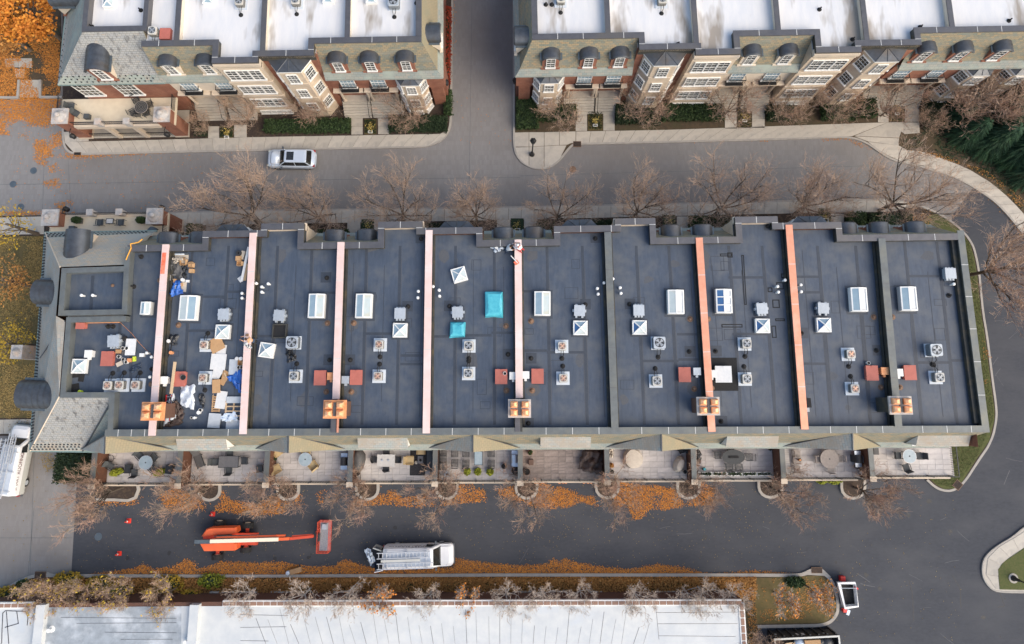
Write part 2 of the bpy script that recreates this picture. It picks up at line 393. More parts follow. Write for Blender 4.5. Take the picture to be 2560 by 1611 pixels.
def barrel(fr,par,s,w,front,zb,zs,wallm,dback,depth_win=True,rise=.55):
    f=fr.mb(); n=10
    arch=[(s+w/2*math.cos(PI*i/n),zs+rise*math.sin(PI*i/n)) for i in range(n+1)]
    prof=[(s+w/2,zb)]+arch+[(s-w/2,zb)]
    f.face(*[(a,front,z) for a,z in prof])
    f.face((s+w/2,front,zb),(s+w/2,dback,zs),(s+w/2,front,zs)); f.face((s-w/2,front,zb),(s-w/2,dback,zs),(s-w/2,front,zs))
    f.box(s-w/2-.12,s+w/2+.12,front-.1,front+.16,zb-.14,zb)
    dm=f.obj('dormer',wallm,par,uv=True)
    r=fr.mb(); o=w/2+.09
    def ring(d,rr,ex): return [(s+rr*math.cos(PI*i/n),d,zs+(rise+ex)*math.sin(PI*i/n)) for i in range(n+1)]
    back=dback-.08
    r.loft([ring(front+.1,o,.1),ring(back,o,.1)],close=False,cap=False)
    r.loft([ring(front+.1,o,.1),ring(front+.2,w/2-.02,-.02)],close=False,cap=False)
    k=max(1,int((front-back)/.5))
    for i in range(1,k+1):
        d=lerp(front+.1,back,i/(k+1)); r.loft([ring(d-.03,o+.02,.12),ring(d+.03,o+.02,.12)],close=False,cap=False)
    r.obj('barrel_roof','zinc',dm,smooth=True)
    for sg in (-1,1): pass
    fl=fr.mb(); 
    for sg in (-1,1): fl.box(s+sg*(w/2+.02),s+sg*(w/2+.24),back+.3,front+.05,zs-.12,zs-.02)
    fl.obj('side_flashing','zinc_blue',dm)
    window(dm,fr.w(s,front+.05,zb+.08),fr.rot,w*.56,zs-zb+.1,nx=2,sub=True)
    return dm
def french(fr,par,s,d,z,w=1.35,h=2.1,gm='glass_sky'):
    o=fwin(fr,par,s,d,z,w,h,nx=4,gm=gm)
    b=fr.mb(); b.box(s-w/2-.15,s+w/2+.15,d,d+.45,z-.14,z-.04)
    for q in range(13): x=s-w/2-.1+(w+.2)*q/12; b.box(x-.012,x+.012,d+.39,d+.42,z-.04,z+.9)
    b.box(s-w/2-.14,s+w/2+.14,d+.37,d+.44,z+.88,z+.94)
    for sg in (-1,1): b.box(s+sg*(w/2+.12)-.02,s+sg*(w/2+.12)+.02,d,d+.4,z+.88,z+.94)
    b.obj('balcony','iron',par)
def oct_bay(fr,par,s,w,dw,dp,z0,z1,rows,stonem='ashlar',gm='glass_dark',roof=.8,ww=.95):
    a=w/2; c=w*.27
    poly=[(s-a,dw-.02),(s-c,dw+dp),(s+c,dw+dp),(s+a,dw-.02)]
    m=fr.mb(); m.prism(poly,z0,z1); m.obj('bay','ashlar' if stonem=='ashlar' else stonem,par,uv=True)
    b=fr.mb(); pe=[(s-a-.1,dw),(s-c-.06,dw+dp+.1),(s+c+.06,dw+dp+.1),(s+a+.1,dw)]
    b.prism(pe,z1,z1+.16,bot=True); b.obj('bay_cornice','white_trim',par)
    for zz in rows[:-1]:
        b=fr.mb(); pe2=[(s-a-.05,dw),(s-c-.03,dw+dp+.05),(s+c+.03,dw+dp+.05),(s+a+.05,dw)]; b.prism(pe2,zz[0]-.35,zz[0]-.25,bot=True); b.obj('bay_band','stone',par)
    ap=(s,dw,z1+.16+roof); r=fr.mb()
    for p,q in zip(pe,pe[1:]):
        r.face((p[0],p[1],z1+.165),(q[0],q[1],z1+.165),ap)
    for p in pe+[(s,dw+dp+.1)]: r.tube((p[0],p[1],z1+.18),(ap[0],ap[1],ap[2]+.02),.03,.02,4)
    r.obj('bay_roof','zinc',par)
    L=math.hypot(a-c,dp+.02); k=math.atan2(dp+.02,a-c)
    for z,h in rows:
        fwin(fr,par,s,dw+dp+.05,z,min(ww,2*c-.15),h,gm=gm)
        for sg in (-1,1):
            cx=s+sg*(a+c)/2; cy=dw+dp/2; nx=sg*math.sin(k); ny=math.cos(k)
            window(par,fr.w(cx+nx*.05,cy+ny*.05,z),fr.rot+k*sg*fr.hand,min(ww,L-.18),h,gm=gm)
def sec_box(fr,par,s0,s1,porch=True,wins=True):
    m=fr.mb(); m.box(s0,s1,-3.2,-.42,0,ZR-.06).box(s0,s1,-.42,0,0,10.98); m.obj('stone_front','ashlar',par,uv=True)
    for z,h,e in ((10.6,.38,.16),(10.15,.1,.06),(7.25,.22,.1),(4.15,.22,.1),(1.2,.15,.08)): b=fr.mb(); b.box(s0-e*.3,s1+e*.3,-.4,e,z,z+h); b.obj('cornice','stone',par)
    w=min((s1-s0)*.28,1.02); c=(s0+s1)/2
    if wins:
        for z,h in ((7.95,1.85),(5.0,1.65),(2.0,1.65),(.12,.75)):
            for i in (-1,0,1): fwin(fr,par,c+i*(w+.02),.06,z,w,h,nx=2)
def sec_bay(fr,par,s0,s1,narrow=False):
    m=fr.mb(); m.box(s0,s1,-3.2,-.95,0,ZR-.06).box(s0,s1,-.95,-.6,0,11.0); m.obj('brick_front','brick',par,uv=True)
    b=fr.mb(); b.box(s0,s1,-.9,-.52,10.85,11.05); b.obj('cornice','stone',par)
    if s1-s0>2: oct_bay(fr,par,(s0+s1)/2,min(s1-s0-1.0,3.6),-.6,1.1 if fr.hand>0 else .75,0,10.25,((8.15,1.65),(5.1,1.6),(2.1,1.5)),roof=.3)
def sec_mans(fr,par,s0,s1,dorm,wallm,dw='brick',simple=False,hips=(0,0)):
    # dorm: list of (s, lower) with lower in 'porch','bay',None
    e0,e1=(1.45 if hips[0] else 0),(1.45 if hips[1] else 0)
    m=fr.mb(); m.box(s0-e0+.1*bool(e0),s1+e1-.1*bool(e1),-1.2,-.5,4.3 if not simple else 0,ZE+.1); m.box(s0-e0+.1*bool(e0),s1+e1-.1*bool(e1),-3,-1.2,0,ZE)
    m.obj('front_wall',wallm,par,uv=True)
    r=fr.mb(); r.face((s0-e0*.72,-.38,8.2),(s1+e1*.72,-.38,8.2),(s1,-1.58,11.22),(s0,-1.58,11.22)); r.obj('slate_roof','slate',par,uv=True)
    k=fr.mb(); k.face((s0-e0,.02,ZE),(s1+e1,.02,ZE),(s1+e1*.72,-.375,8.22),(s0-e0*.72,-.375,8.22)); k.box(s0-e0,s1+e1,-.45,.06,ZE-.14,ZE-.01); k.obj('skirt_roof','skirt_slate',par,uv=True)
    for s,low in dorm:
        barrel(fr,par,s,1.45,-.44,8.3,9.9,dw,-1.3,rise=.48)
        if low=='bay': oct_bay(fr,par,s,2.75,-.5,.85,0,6.75,((5.0,1.45),(2.1,1.45),(.15,.7)),roof=.6,ww=.9)
        elif low=='porch':
            french(fr,par,s,-.45,4.75)
        elif low: fwin(fr,par,s,-.45,4.9,1.2,1.7); fwin(fr,par,s,-.45,1.6,1.2,1.7)
    pr=[s for s,l in dorm if l=='porch']
    if pr:
        a=max(s0+.05,min(pr)-1.55); b=min(s1-.05,max(pr)+1.55)
        q=fr.mb(); q.box(a,b,-2.3,-.18,4.05,4.42).box(a-.1,b+.1,-2.3,-.08,4.3,4.46); q.obj('porch_roof','stone',par)
        q=fr.mb(); q.box(a,b,-2.4,-2.3,1.3,4.1); q.obj('porch_wall','stucco',par)
        q=fr.mb(); q.box(a,b,-2.3,-.5,0,1.3); q.obj('porch_floor','concrete',par)
        st=None
        for i in range(6):
            q=fr.mb(); q.box(a,b,-.5+i*.21,-.5+(i+1)*.21,0,1.3-(i+1)*.19); q.obj('step','concrete',par)
        for s in pr:
            for x in (s-1.25,s+1.25):
                q=fr.mb(); q.lathe([(.19,0),(.19,.12),(.14,.16),(.125,2.5),(.17,2.58),(.19,2.75)],10,(x,-.62,1.3)); q.obj('column','stone',par)
            q=fr.mb(); q.box(s-.55,s+.55,-2.31,-2.24,1.3,3.5); q.obj('door','door_dark',par)
        q=fr.mb()
        for x in (a+.12,b-.12):
            q.path([(x,-.6,2.15),(x,-.5,2.15),(x,.8,.95)],.025).tube((x,.8,0),(x,.8,.95),.025)
            q.tube((x,-.5,1.3),(x,-.5,2.15),.025)
        q.obj('handrail','iron',par)
DF={'M':-1.58,'Y':-.5,'B':.05}
def coping(mb,x0,x1,y0,y1): mb.box(x0,x1,y0,y1,ZP-.1,ZP)
def roofline(fr,units,jm='coping'):
    # copings with returns where neighbouring sections step; each piece belongs to its own house
    flat=[(u,i) for u in units for i in range(len(u['secs']))]
    secs=[u['secs'][i] for u,i in flat]
    for k,(u,i) in enumerate(flat):
        t,s0,s1=secs[k][:3]; d=DF[t]; c=u.setdefault('cop',fr.mb()); j=u.setdefault('joint',fr.mb()); pw=u.setdefault('par',fr.mb())
        a0,a1=s0,s1
        for side,nb in ((0,secs[k-1] if k else None),(1,secs[k+1] if k+1<len(secs) else None)):
            if nb is None: continue
            dn=DF[nb[0]]
            if dn<d-.02:
                x=s0 if side==0 else s1; x0,x1=(x,x+.5) if side==0 else (x-.5,x)
                c.box(x0,x1,dn-.5,d-.5,ZP-.1,ZP); pw.box(x0+.05,x1-.05,dn-.45,d-.45,ZR-.3,ZP-.1)
                q=x+(.06 if side==0 else -.06); j.box(x0,x1,d-.525,d-.49,ZP,ZP+.006)
        c.box(a0,a1,d-.5,d+.03,ZP-.1,ZP); pw.box(a0,a1,d-.45,d-.02,ZR-.3,ZP-.1)
        n=max(1,int((s1-s0)/2.4))
        for q in range(1,n+1): x=lerp(s0,s1,q/(n+1)); j.box(x-.02,x+.02,d-.5,d+.03,ZP,ZP+.006)
    for u in units:
        u['par'].obj('parapet','flashing',u['t']); u['cop'].obj('coping',u.get('cm',jm),u['t'])
        if u['joint'].f: u['joint'].obj('coping_joint','coping_joint',u['t'])
def build_front(fr,u,simple=False):
    t=u['t']
    for sc in u['secs']:
        k,s0,s1=sc[:3]
        if k=='B': sec_box(fr,t,s0,s1)
        elif k=='Y': sec_bay(fr,t,s0,s1)
        else: sec_mans(fr,t,s0,s1,sc[3],sc[4],sc[5],simple,sc[6] if len(sc)>6 else (0,0))

# ---------------------------------------------------------------- the two northern rows
NF=Fr((0,27.35),R(1.07))
def north_row(units,back,rowname,west=None,east=None):
    for u in units:
        x0=u['secs'][0][1]; x1=u['secs'][-1][2]
        u['t']=thing('townhouse',u['label'],'house',NF.w((x0+x1)/2,-3,0),group='townhouses of the northern rows',local=False)
        build_front(NF,u)
        pts=[]
        for sc in u['secs']: pts+=[(sc[1],DF[sc[0]]-.03),(sc[2],DF[sc[0]]-.03)]
        pts=[(x0,-back)]+pts+[(x1,-back)]
        m=NF.mb(); m.face(*[(a,b,ZR) for a,b in pts]); m.obj('flat_roof','white_roof',u['t'])
        m=NF.mb(); m.box(x0+.05,x1-.05,-back,-2.9,0,ZR-.35); m.obj('rear_wall','brick',u['t'],uv=True)
        if u.get('wall') is not None:
            s=u['wall']; df=min(DF[units[units.index(u)-1]['secs'][-1][0]] if units.index(u) else 0,DF[u['secs'][0][0]])-.4
            m=NF.mb(); m.box(s-.18,s+.18,-back,df,ZR-.3,ZP-.13); m.obj('party_wall','stucco',u['t'])
            m=NF.mb(); m.box(s-.24,s+.2,-back,df,ZP-.13,ZP-.03); m.obj('party_wall_coping','coping',u['t'])
    roofline(NF,units)
PO,BY='porch','bay'
NLU=[
 dict(label='brick corner townhouse with big hipped slate roof above the leaf strewn street',secs=[('M',-31.4,-28.45,[(-29.75,PO)],'stucco','stucco')]),
 dict(label='cream stone fronted townhouse next to the corner house with roof terrace',secs=[('M',-28.45,-25.35,[(-26.55,PO)],'stucco','stucco'),('B',-25.35,-21.45)],wall=-28.45),
 dict(label='brick townhouse with octagonal bay above the parked silver car',secs=[('Y',-21.45,-16.75),('M',-16.75,-13.95,[(-15.15,PO)],'brick','brick')],wall=-21.1),
 dict(label='brick townhouse on the west corner of the side street with low bay',secs=[('M',-13.95,-7.65,[(-12.35,PO),(-9.25,BY)],'brick','brick',(0,1))],wall=-13.95)]
NRU=[
 dict(label='brick townhouse on the east corner of the side street beside the lamp',secs=[('M',1.75,8.25,[(3.4,BY),(6.7,PO)],'brick','brick',(1,0))]),
 dict(label='brick townhouse with tall octagonal bay, second from the side street',secs=[('M',8.25,10.8,[(9.4,PO)],'brick','brick'),('Y',10.8,15.55)],wall=8.25),
 dict(label='pale stone fronted townhouse, third east of the side street',secs=[('B',15.55,19.35),('M',19.35,22.75,[(20.85,PO)],'stucco','stucco')],wall=15.7),
 dict(label='pale stone fronted townhouse, fourth east of the side street',secs=[('M',22.75,25.75,[(24.0,PO)],'stucco','stucco'),('B',25.75,29.6)],wall=22.75),
 dict(label='brick townhouse with octagonal bay half behind bare trees in the north east',secs=[('Y',29.6,34.75),('M',34.75,37.6,[(36.0,PO)],'brick','brick')],wall=30.2),
 dict(label='easternmost brick townhouse of the northern row behind bare branches',secs=[('M',37.6,52,[(39.2,PO),(42.6,BY),(46.5,BY)],'brick','brick')],wall=37.6)]
north_row(NLU,17,'west'); north_row(NRU,17,'east')
def side_mansard(u,s,sg,dcheek):     # the gable side of an end house: steep slate with a barrel dormer
    t=u['t']; m=NF.mb()
    m.face((s+sg*1.05,-.38,8.2),(s+sg*1.05,-17,8.2),(s,-17,11.22),(s,-1.58,11.22)); m.obj('side_slate_roof','slate_sunlit' if sg>0 else 'slate',t,uv=True)  # east-facing side gets the slate with painted sunlight
    m=NF.mb(); m.face((s+sg*1.45,.02,ZE),(s+sg*1.45,-17,ZE),(s+sg*1.04,-17,8.22),(s+sg*1.04,-.375,8.22)); m.box(s+sg*1.0,s+sg*1.5,-17,.0,ZE-.14,ZE-.02); m.obj('side_skirt_roof','skirt_slate',t,uv=True)
    m=NF.mb(); m.box(min(s,s+sg*1.1),max(s,s+sg*1.1),-17,-.55,0,ZE); m.obj('side_wall','brick',t,uv=True)
    m=NF.mb(); m.box(min(s,s-sg*.5),max(s,s-sg*.5),-17,-2.05,ZP-.1,ZP); m.obj('side_coping','coping',t)
    sf=Fr(NF.w(s+sg*1.45,dcheek)[:2],NF.rot+sg*PI/2)
    barrel(sf,t,0,1.6,-.1,8.25,9.95,'stucco',-1.3)
side_mansard(NLU[3],-7.65,1,-3.0); side_mansard(NRU[0],1.75,-1,-2.6)
# rectangular chimneyless hip on the western corner house
hip=NLU[0]['t']
E1,E2,K1,K2=NF.inv(*P(143,219,ZE)),NF.inv(*P(411,217,ZE)),NF.inv(*P(204,79,ZP)),NF.inv(*P(356,79,ZP))
wx=E1[0]; ex=E2[0]; kx0=K1[0]; kx1=K2[0]; kd=K1[1]
LW=17
def hipplane(pts,m,nm='slate_roof'): q=NF.mb(); q.face(*pts); q.obj(nm,m,hip,uv=True)
f=.17
def mid(a,b,t): return tuple(lerp(x,y,t) for x,y in zip(a,b))
a=(wx,.05,ZE);b=(ex,.05,ZE);c=(kx1,kd,11.2);d=(kx0,kd,11.2);a2=(wx+.35,-LW,ZE);d2=(kx0,-LW,11.2)
hipplane([mid(a,d,f),mid(b,c,f),c,d],'slate_worn'); hipplane([a,b,mid(b,c,f),mid(a,d,f)],'skirt_slate','skirt_roof')
hipplane([mid(a2,d2,f),mid(a,d,f),d,d2],'skirt_slate'); hipplane([a2,a,mid(a,d,f),mid(a2,d2,f)],'slate_pale','skirt_roof')
hipplane([b,(ex+.05,-3,ZE),c],'slate')
q=NF.mb()
for i in range(16):
    for j in range(3): 
        x=lerp(wx+.7,ex-.6,(i+.5*(j%2))/16); q.box(x-.05,x+.05,-.12-.17*j,-.05-.17*j,ZE+.02+.2*j,ZE+.26+.2*j)
for i in range(24):
    for j in range(2):
        y=lerp(-.5,-13,(i+.5*j)/24); q.box(wx+.2+.3*j+.02*i,wx+.28+.3*j+.02*i,y-.1,y+.0,ZE+.05+.2*j,ZE+.3+.2*j)
o=q.obj('snow_guard','metal_dark',hip); o['kind']='stuff'
q=NF.mb(); q.box(wx+.3,ex-.3,-6,-.45,0,ZE-.02); q.box(wx+.4,-31.5,-17,-5,0,ZE-.02); q.obj('brick_wall','brick',hip,uv=True)
q=NF.mb(); q.box(wx,ex,-.5,.08,ZE-.16,ZE-.02).box(wx,wx+.45,-LW,-.5,ZE-.16,ZE-.02); q.obj('gutter','verdigris',hip)
q=NF.mb(); q.face((kx0+.3,-LW,ZR),(kx1-.1,-LW,ZR),(kx1-.1,kd-.3,ZR),(kx0+.3,kd-.3,ZR)); q.obj('flat_roof','white_roof',hip)
q=NF.mb(); q.box(kx0,kx1+.35,kd-.45,kd+.02,ZR-.2,ZP).box(kx0-.02,kx0+.4,-LW,kd-.45,ZR-.2,ZP).box(kx1-.05,kx1+.35,-LW,kd-.45,ZR-.2,ZP); q.obj('hip_coping','coping',hip)
def big_barrel(fr,par,s,w,front,zb,zs,back,wallm,cheek='stone'):
    q=fr.mb(); n=10
    prof=[(s+w/2,zb)]+[(s+w/2*math.cos(PI*i/n),zs+.75*math.sin(PI*i/n)) for i in range(n+1)]+[(s-w/2,zb)]
    q.face(*[(x,front,z) for x,z in prof]); q.box(s-w/2-.1,s+w/2+.1,front-.1,front+.15,zb-.15,zb)
    dm=q.obj('dormer',wallm,par,uv=True)
    o=w/2+.12
    for sg in (-1,1): q=fr.mb(); q.face((s+sg*w/2,front,zb),(s+sg*w/2,back,zs),(s+sg*w/2,front,zs)); q.obj('cheek',cheek,dm)
    ring=lambda d,e:[(s+(o+e)*math.cos(PI*i/n),d,zs+(.85+e)*math.sin(PI*i/n)) for i in range(n+1)]
    q=fr.mb(); q.loft([ring(front+.2,0),ring(back-.7,0)],close=False,cap=False); q.loft([ring(front+.2,0),ring(front+.2,-.14)],close=False,cap=False)
    for i in range(1,7): d=lerp(front+.2,back-.7,i/6.5); q.loft([ring(d-.03,.025),ring(d+.03,.025)],close=False,cap=False)
    q.obj('barrel_roof','zinc',dm,smooth=True)
    q=fr.mb()
    for sg in (-1,1): q.box(s+sg*(w/2+.05),s+sg*(w/2+.3),back,front+.1,zs-.12,zs-.03)
    q.obj('side_flashing','zinc_blue',dm)
    window(dm,fr.w(s,front+.05,zb+.1),fr.rot,w*.55,zs-zb+.15,nx=2,sub=True)
px=NF.inv(*P(262,195,8.3))
big_barrel(NF,hip,px[0]+.05,1.75,-.25,7.9,9.6,-2.2,'brick')
wf=Fr(NF.w(wx,-7.4)[:2],NF.rot-PI/2); big_barrel(wf,hip,0,1.7,-.3,7.9,9.5,-2.2,'brick')
for s in (-39.3,-35.6): fwin(NF,hip,s,-.4,4.1,1.9,2.4,nx=4)
# ---------------------------------------------------------------- brick piered terraces
def terrace_block(fr,name,label,s0,s1,d0,d1,par_label=None,pier=1.45,plants=False):
    t=thing(name,label,'terrace',fr.w((s0+s1)/2,d1-1,0),local=False)
    q=fr.mb(); q.box(s0,s1,d0,d1-.15,3.05,3.3); q.obj('terrace_floor','terrace',t)
    q=fr.mb(); q.box(s0+.2,s1-.2,d0,d1-.1,.1,.17); q.obj('ground_slab','concrete',t)
    q=fr.mb(); q.box(s0+pier,s1-pier,d1-.45,d1-.02,2.8,3.36); q.obj('stone_lintel','stone',t)
    for sc in (s0+pier/2,s1-pier/2):
        q=fr.mb(); q.box(sc-pier/2+.1,sc+pier/2-.1,d1-pier+.1,d1-.1,.35,4.35); b=q.obj('brick_pier','brick',t,uv=True)
        q=fr.mb(); q.box(sc-pier/2+.04,sc+pier/2-.04,d1-pier+.04,d1-.04,0,.35); q.obj('pier_base','stone',b)
        q=fr.mb(); q.box(sc-pier/2-.03,sc+pier/2+.03,d1-pier-.03,d1+.03,4.35,4.5); q.obj('pier_cap','stone_cap',b)
        q=fr.mb(); q.lathe([(.62,0),(.55,.12),(.3,.25),(.22,.3),(.26,.42),(.18,.56),(.02,.62)],12,(sc,d1-pier/2,4.5)); q.obj('finial','stone_cap',b)
    n=2
    for i in range(1,n+1):
        x=lerp(s0+pier,s1-pier,i/(n+1)); q=fr.mb(); q.box(x-.2,x+.2,d1-.42,d1-.05,0,2.8); q.obj('column','stone',t)
        q=fr.mb(); q.box(x-.24,x+.24,d1-.46,d1+.02,3.36,4.15).box(x-.3,x+.3,d1-.52,d1+.08,4.15,4.27); q.obj('rail_post','stone_cap',t)
    q=fr.mb()
    q.box(s0+pier,s1-pier,d1-.27,d1-.21,4.0,4.07).box(s0+pier,s1-pier,d1-.26,d1-.22,3.45,3.5)
    k=int((s1-s0-2*pier)/.16)
    for i in range(k): x=lerp(s0+pier,s1-pier,(i+.5)/k); q.box(x-.012,x+.012,d1-.25,d1-.23,3.5,4.0)
    for x in (s0+.1,s1-.1):
        q.box(x-.03,x+.03,d0,d1-pier,4.0,4.07)
        for i in range(14): y=lerp(d0,d1-pier,(i+.5)/14); q.box(x-.012,x+.012,y-.012,y+.012,3.3,4.0)
    q.obj('railing','iron',t)
    q=fr.mb(); q.box(s0+pier,s1-pier,d1-.3,d1-.2,.0,.12); 
    for i in range(k): x=lerp(s0+pier,s1-pier,(i+.5)/k); q.box(x-.012,x+.012,d1-.26,d1-.24,.1,.95)
    q.box(s0+pier,s1-pier,d1-.28,d1-.22,.93,1.0); q.obj('lower_railing','iron',t)
    for sc,sg in ((s0+pier/2,-1),(s1-pier/2,1)):
        q=fr.mb(); x=sc+(.15 if sg<0 else -.35)
        q.path([(x,d1-.1,2.9),(x,d1+.35,3.1),(x,d1+.55,2.95)],.035); q.lathe([(.05,0),(.22,.12),(.26,.55),(.12,.72),(.03,.85)],8,(x,d1+.55,2.15)); q.obj('wall_lantern','iron',t)
    return t
ts0,ts1=NF.inv(*P(128,303,4.5))[0],NF.inv(*P(422,303,4.5))[0]
terrace_block(NF,'roof_terrace','roof terrace on brick piers before the north corner house',ts0,ts1,-.4,2.47)
# ---------------------------------------------------------------- the re-roofed row in the middle
bN0,bN1=P(700,561,ZP),P(1900,544,ZP)
MF=Fr(((bN0[0]+bN1[0])/2,(bN0[1]+bN1[1])/2),math.atan2(bN1[1]-bN0[1],bN1[0]-bN0[0]),north=True)
MF.o=(MF.o[0]-MF.u[0]*MF.o[0],MF.o[1]-MF.u[1]*MF.o[0])
def sN(px,py=580): return MF.inv(*P(px,py,ZP))[0]
def dbig(a,b): return [(sN(p),None) for p in (a,b)]
WT=[(416,609),(634,580),(853,603),(1073,573),(1295,597),(1519,578),(1747,592),(1971,560),(2203,594)]
WB=[(381,1088),(608,1084),(838,1080),(1066,1082),(1299,1078),(1537,1070),(1779,1078),(2011,1072),(2245,1065)]
DT='door'
def sM(a,b,*d): return ('M',sN(a),sN(b),[(sN(p,593),DT) for p in d],'stucco','brick')
def sB(a,b): return ('B',sN(a),sN(b))
def sY(a,b): return ('Y',sN(a),sN(b))
MU=[dict(secs=[sM(322,416,400)]),
 dict(secs=[sM(416,507,481),sY(507,634)]),
 dict(secs=[sY(634,652),sB(652,760),sM(760,853,826)]),
 dict(secs=[sM(853,945,908),sB(945,1056),sY(1056,1073)]),
 dict(secs=[sY(1073,1206),sM(1206,1295,1258)]),
 dict(secs=[sM(1295,1385,1336),sY(1385,1519)]),
 dict(secs=[sY(1519,1538),sB(1538,1640),sM(1640,1747,1688)]),
 dict(secs=[sM(1747,1840,1769),sB(1840,1947),sY(1947,1971)]),
 dict(secs=[sY(1971,2106),sM(2106,2203,2140)]),
 dict(secs=[sM(2203,2402,2222,2315)])]
UL=['western end house of the middle row, hipped slate roof with barrel dormers',
 'house of the middle row with tarps, boards and red ladder littering its black roof',
 'house of the middle row with a loose pyramid skylight near its western copper wall',
 'fourth house of the middle row from the west, tidy black roof between copper walls',
 'house of the middle row with bright cyan tarps over its skylights',
 'sixth house of the middle row, its eastern party wall capped in old grey metal',
 'seventh house of the middle row, flat roof between grey wall and orange copper wall',
 'house of the middle row with white hatch on a square black rubber mat',
 'ninth house of the middle row, black roof right of the last copper wall',
 'eastern end house of the middle row above the curving kerb']
# world lines of the party walls
wl=[(Vector(P(*a,ZP)),Vector(P(*b,ZP))) for a,b in zip(WT,WB)]
SW=Vector(P(262,1083,ZP)); SE=Vector(P(2465,1073,ZP)); NE=Vector(P(2402,584,ZP))
def south_at(x): t=(x-SW.x)/(SE.x-SW.x); return lerp(SW.y,SE.y,t)
for i,u in enumerate(MU):
    s0=u['secs'][0][1]; s1=u['secs'][-1][2]; c=MF.w((s0+s1)/2,-8)
    u['t']=thing('townhouse',UL[i],'house',c,group='townhouses of the middle row',local=False)
    u['cm']='coping'
    build_front(MF,u,simple=True)
roofline(MF,MU)
DZ=3.4
DIV=[234,449,667,876,1088,1301,1518,1735,1958,2180]
for i,u in enumerate(MU):
    t=u['t']; secs=u['secs']
    wL=wl[i-1] if i>0 else None; wR=wl[i] if i<9 else (NE,SE)
    front=[]
    for sc in secs: front+=[MF.w(sc[1],DF[sc[0]]-.03)[:2],MF.w(sc[2],DF[sc[0]]-.03)[:2]]
    sr=(wR[1].x,south_at(wR[1].x))
    if i==0:
        u1c=[P(316,620,ZP),P(316,800,ZP),P(176,800,ZP),P(160,988,ZP),P(282,988,ZP),P(272,1083,ZP)]
        poly=[(p[0],p[1]) for p in u1c[::-1]]+front+[sr]
        poly=[u1c[5],u1c[4],u1c[3],u1c[2],u1c[1],u1c[0]]+front+[sr]
    else: poly=[(wL[1].x,south_at(wL[1].x))]+front+[sr]
    m=MB(); m.face(*[(x,y,ZR) for x,y in poly]); rf=m.obj('flat_roof','membrane',t)
    # party wall with its cap
    if i<9:
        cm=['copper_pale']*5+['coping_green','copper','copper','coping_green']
        a,b=wR; a=a-(a-b).normalized()*.1; b=Vector((b.x,b.y-.05))
        m=MB(); m.strip([tuple(a),tuple(b)],.44,ZR-.3,ZP+.02); m.obj('party_wall','flashing',t)
        end=.0 if i not in (2,4) else (.17 if i==2 else .17)
        b2=b+(a-b)*end
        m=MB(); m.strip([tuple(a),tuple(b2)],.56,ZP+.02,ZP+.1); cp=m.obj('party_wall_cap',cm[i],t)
        if i in (1,4,3): 
            pass
        m=MB(); L=(a-b).length; n=int(L/3)
        for k in range(1,n):
            p=a.lerp(b2,k/n); dr=(b-a).normalized(); pp=(p+Vector((-dr.y,dr.x))*.28,p-Vector((-dr.y,dr.x))*.28)
            m.strip([tuple(pp[0]),tuple(pp[1])],.04,ZP+.1,ZP+.108)
        m.obj('cap_joint','coping_joint' if cm[i]!='coping_green' else 'coping',t)
        if end:
            m=MB(); m.strip([tuple(b2-Vector((.15,0))),tuple(b-Vector((.15,0)))],.4,ZP+.02,ZP+.06); m.obj('old_wall_cap','coping',t)
            if i==2: m=MB(); m.strip([tuple(b2+Vector((.2,0))),tuple(b+Vector((.2,0)))],.14,ZP+.02,ZP+.12); m.obj('copper_strip','copper',t)
        # base flashing on both sides
        m=MB(); off=Vector((.36,0)); m.strip([tuple(a+off),tuple(b+off)],.16,ZR-.02,ZR+.16); m.strip([tuple(a-off),tuple(b-off)],.16,ZR-.02,ZR+.16); m.obj('base_flashing','flashing',t)
        if i==0:
            m=MB(); p=a.lerp(b,.02); q=a.lerp(b,.17); p=p+Vector((-.05,0)); m.strip([tuple(a.lerp(b,.045)+Vector((-.06,0))),tuple(a.lerp(b,.16)+Vector((-.1,0)))],.34,ZP+.1,ZP+.106); m.obj('paint_mark','orange_paint',t)
    else:
        m=MB(); m.strip([tuple(NE),tuple(SE)],.46,ZR-.3,ZP-.1); m.obj('east_parapet','flashing',t)
        m=MB(); m.strip([tuple(NE+Vector((0,.25))),tuple(SE-Vector((0,.25)))],.54,ZP-.1,ZP+.004); m.obj('east_coping','coping_green',t)
        m=MB()
        for k in range(1,6): p=NE.lerp(SE,k/6); m.box(p.x-.27,p.x+.27,p.y-.02,p.y+.02,ZP+.004,ZP+.012)
        m.obj('coping_joint','coping_joint',t)
        m=MB(); m.strip([tuple(NE+Vector((-.42,-.4))),tuple(SE+Vector((-.42,.4)))],.35,ZR-.02,ZR+.35); m.obj('base_flashing','flashing',t)
    # south parapet and slate slope
    xl=(wL[1].x if wL else SW.x); xr=wR[1].x
    yl,yr=south_at(xl),south_at(xr)
    m=MB(); m.strip([(xl,yl),(xr,yr)],.4,ZR-.3,ZP-.09); m.obj('south_parapet','flashing',t)
    m=MB(); m.strip([(xl,yl),(xr+(.25 if i==9 else 0),yr)],.52,ZP-.09,ZP); m.obj('south_coping','coping_green',t)
    m=MB()
    for k in (1,2,3): x=lerp(xl,xr,k/3.6); y=south_at(x); m.box(x-.02,x+.02,y-.26,y+.26,ZP,ZP+.007)
    m.obj('coping_joint','coping_joint',t)
    ey=-1.42; e=.0 if i!=9 else -.7
    m=MB(); m.face((xl,yl-.24,11.2),(xr+.2*(i==9),yr-.24,11.2),(xr+e*.7,yr-1.2,8.15),(xl,yl-1.2,8.15)); m.obj('slate_roof','slate',t,uv=True)
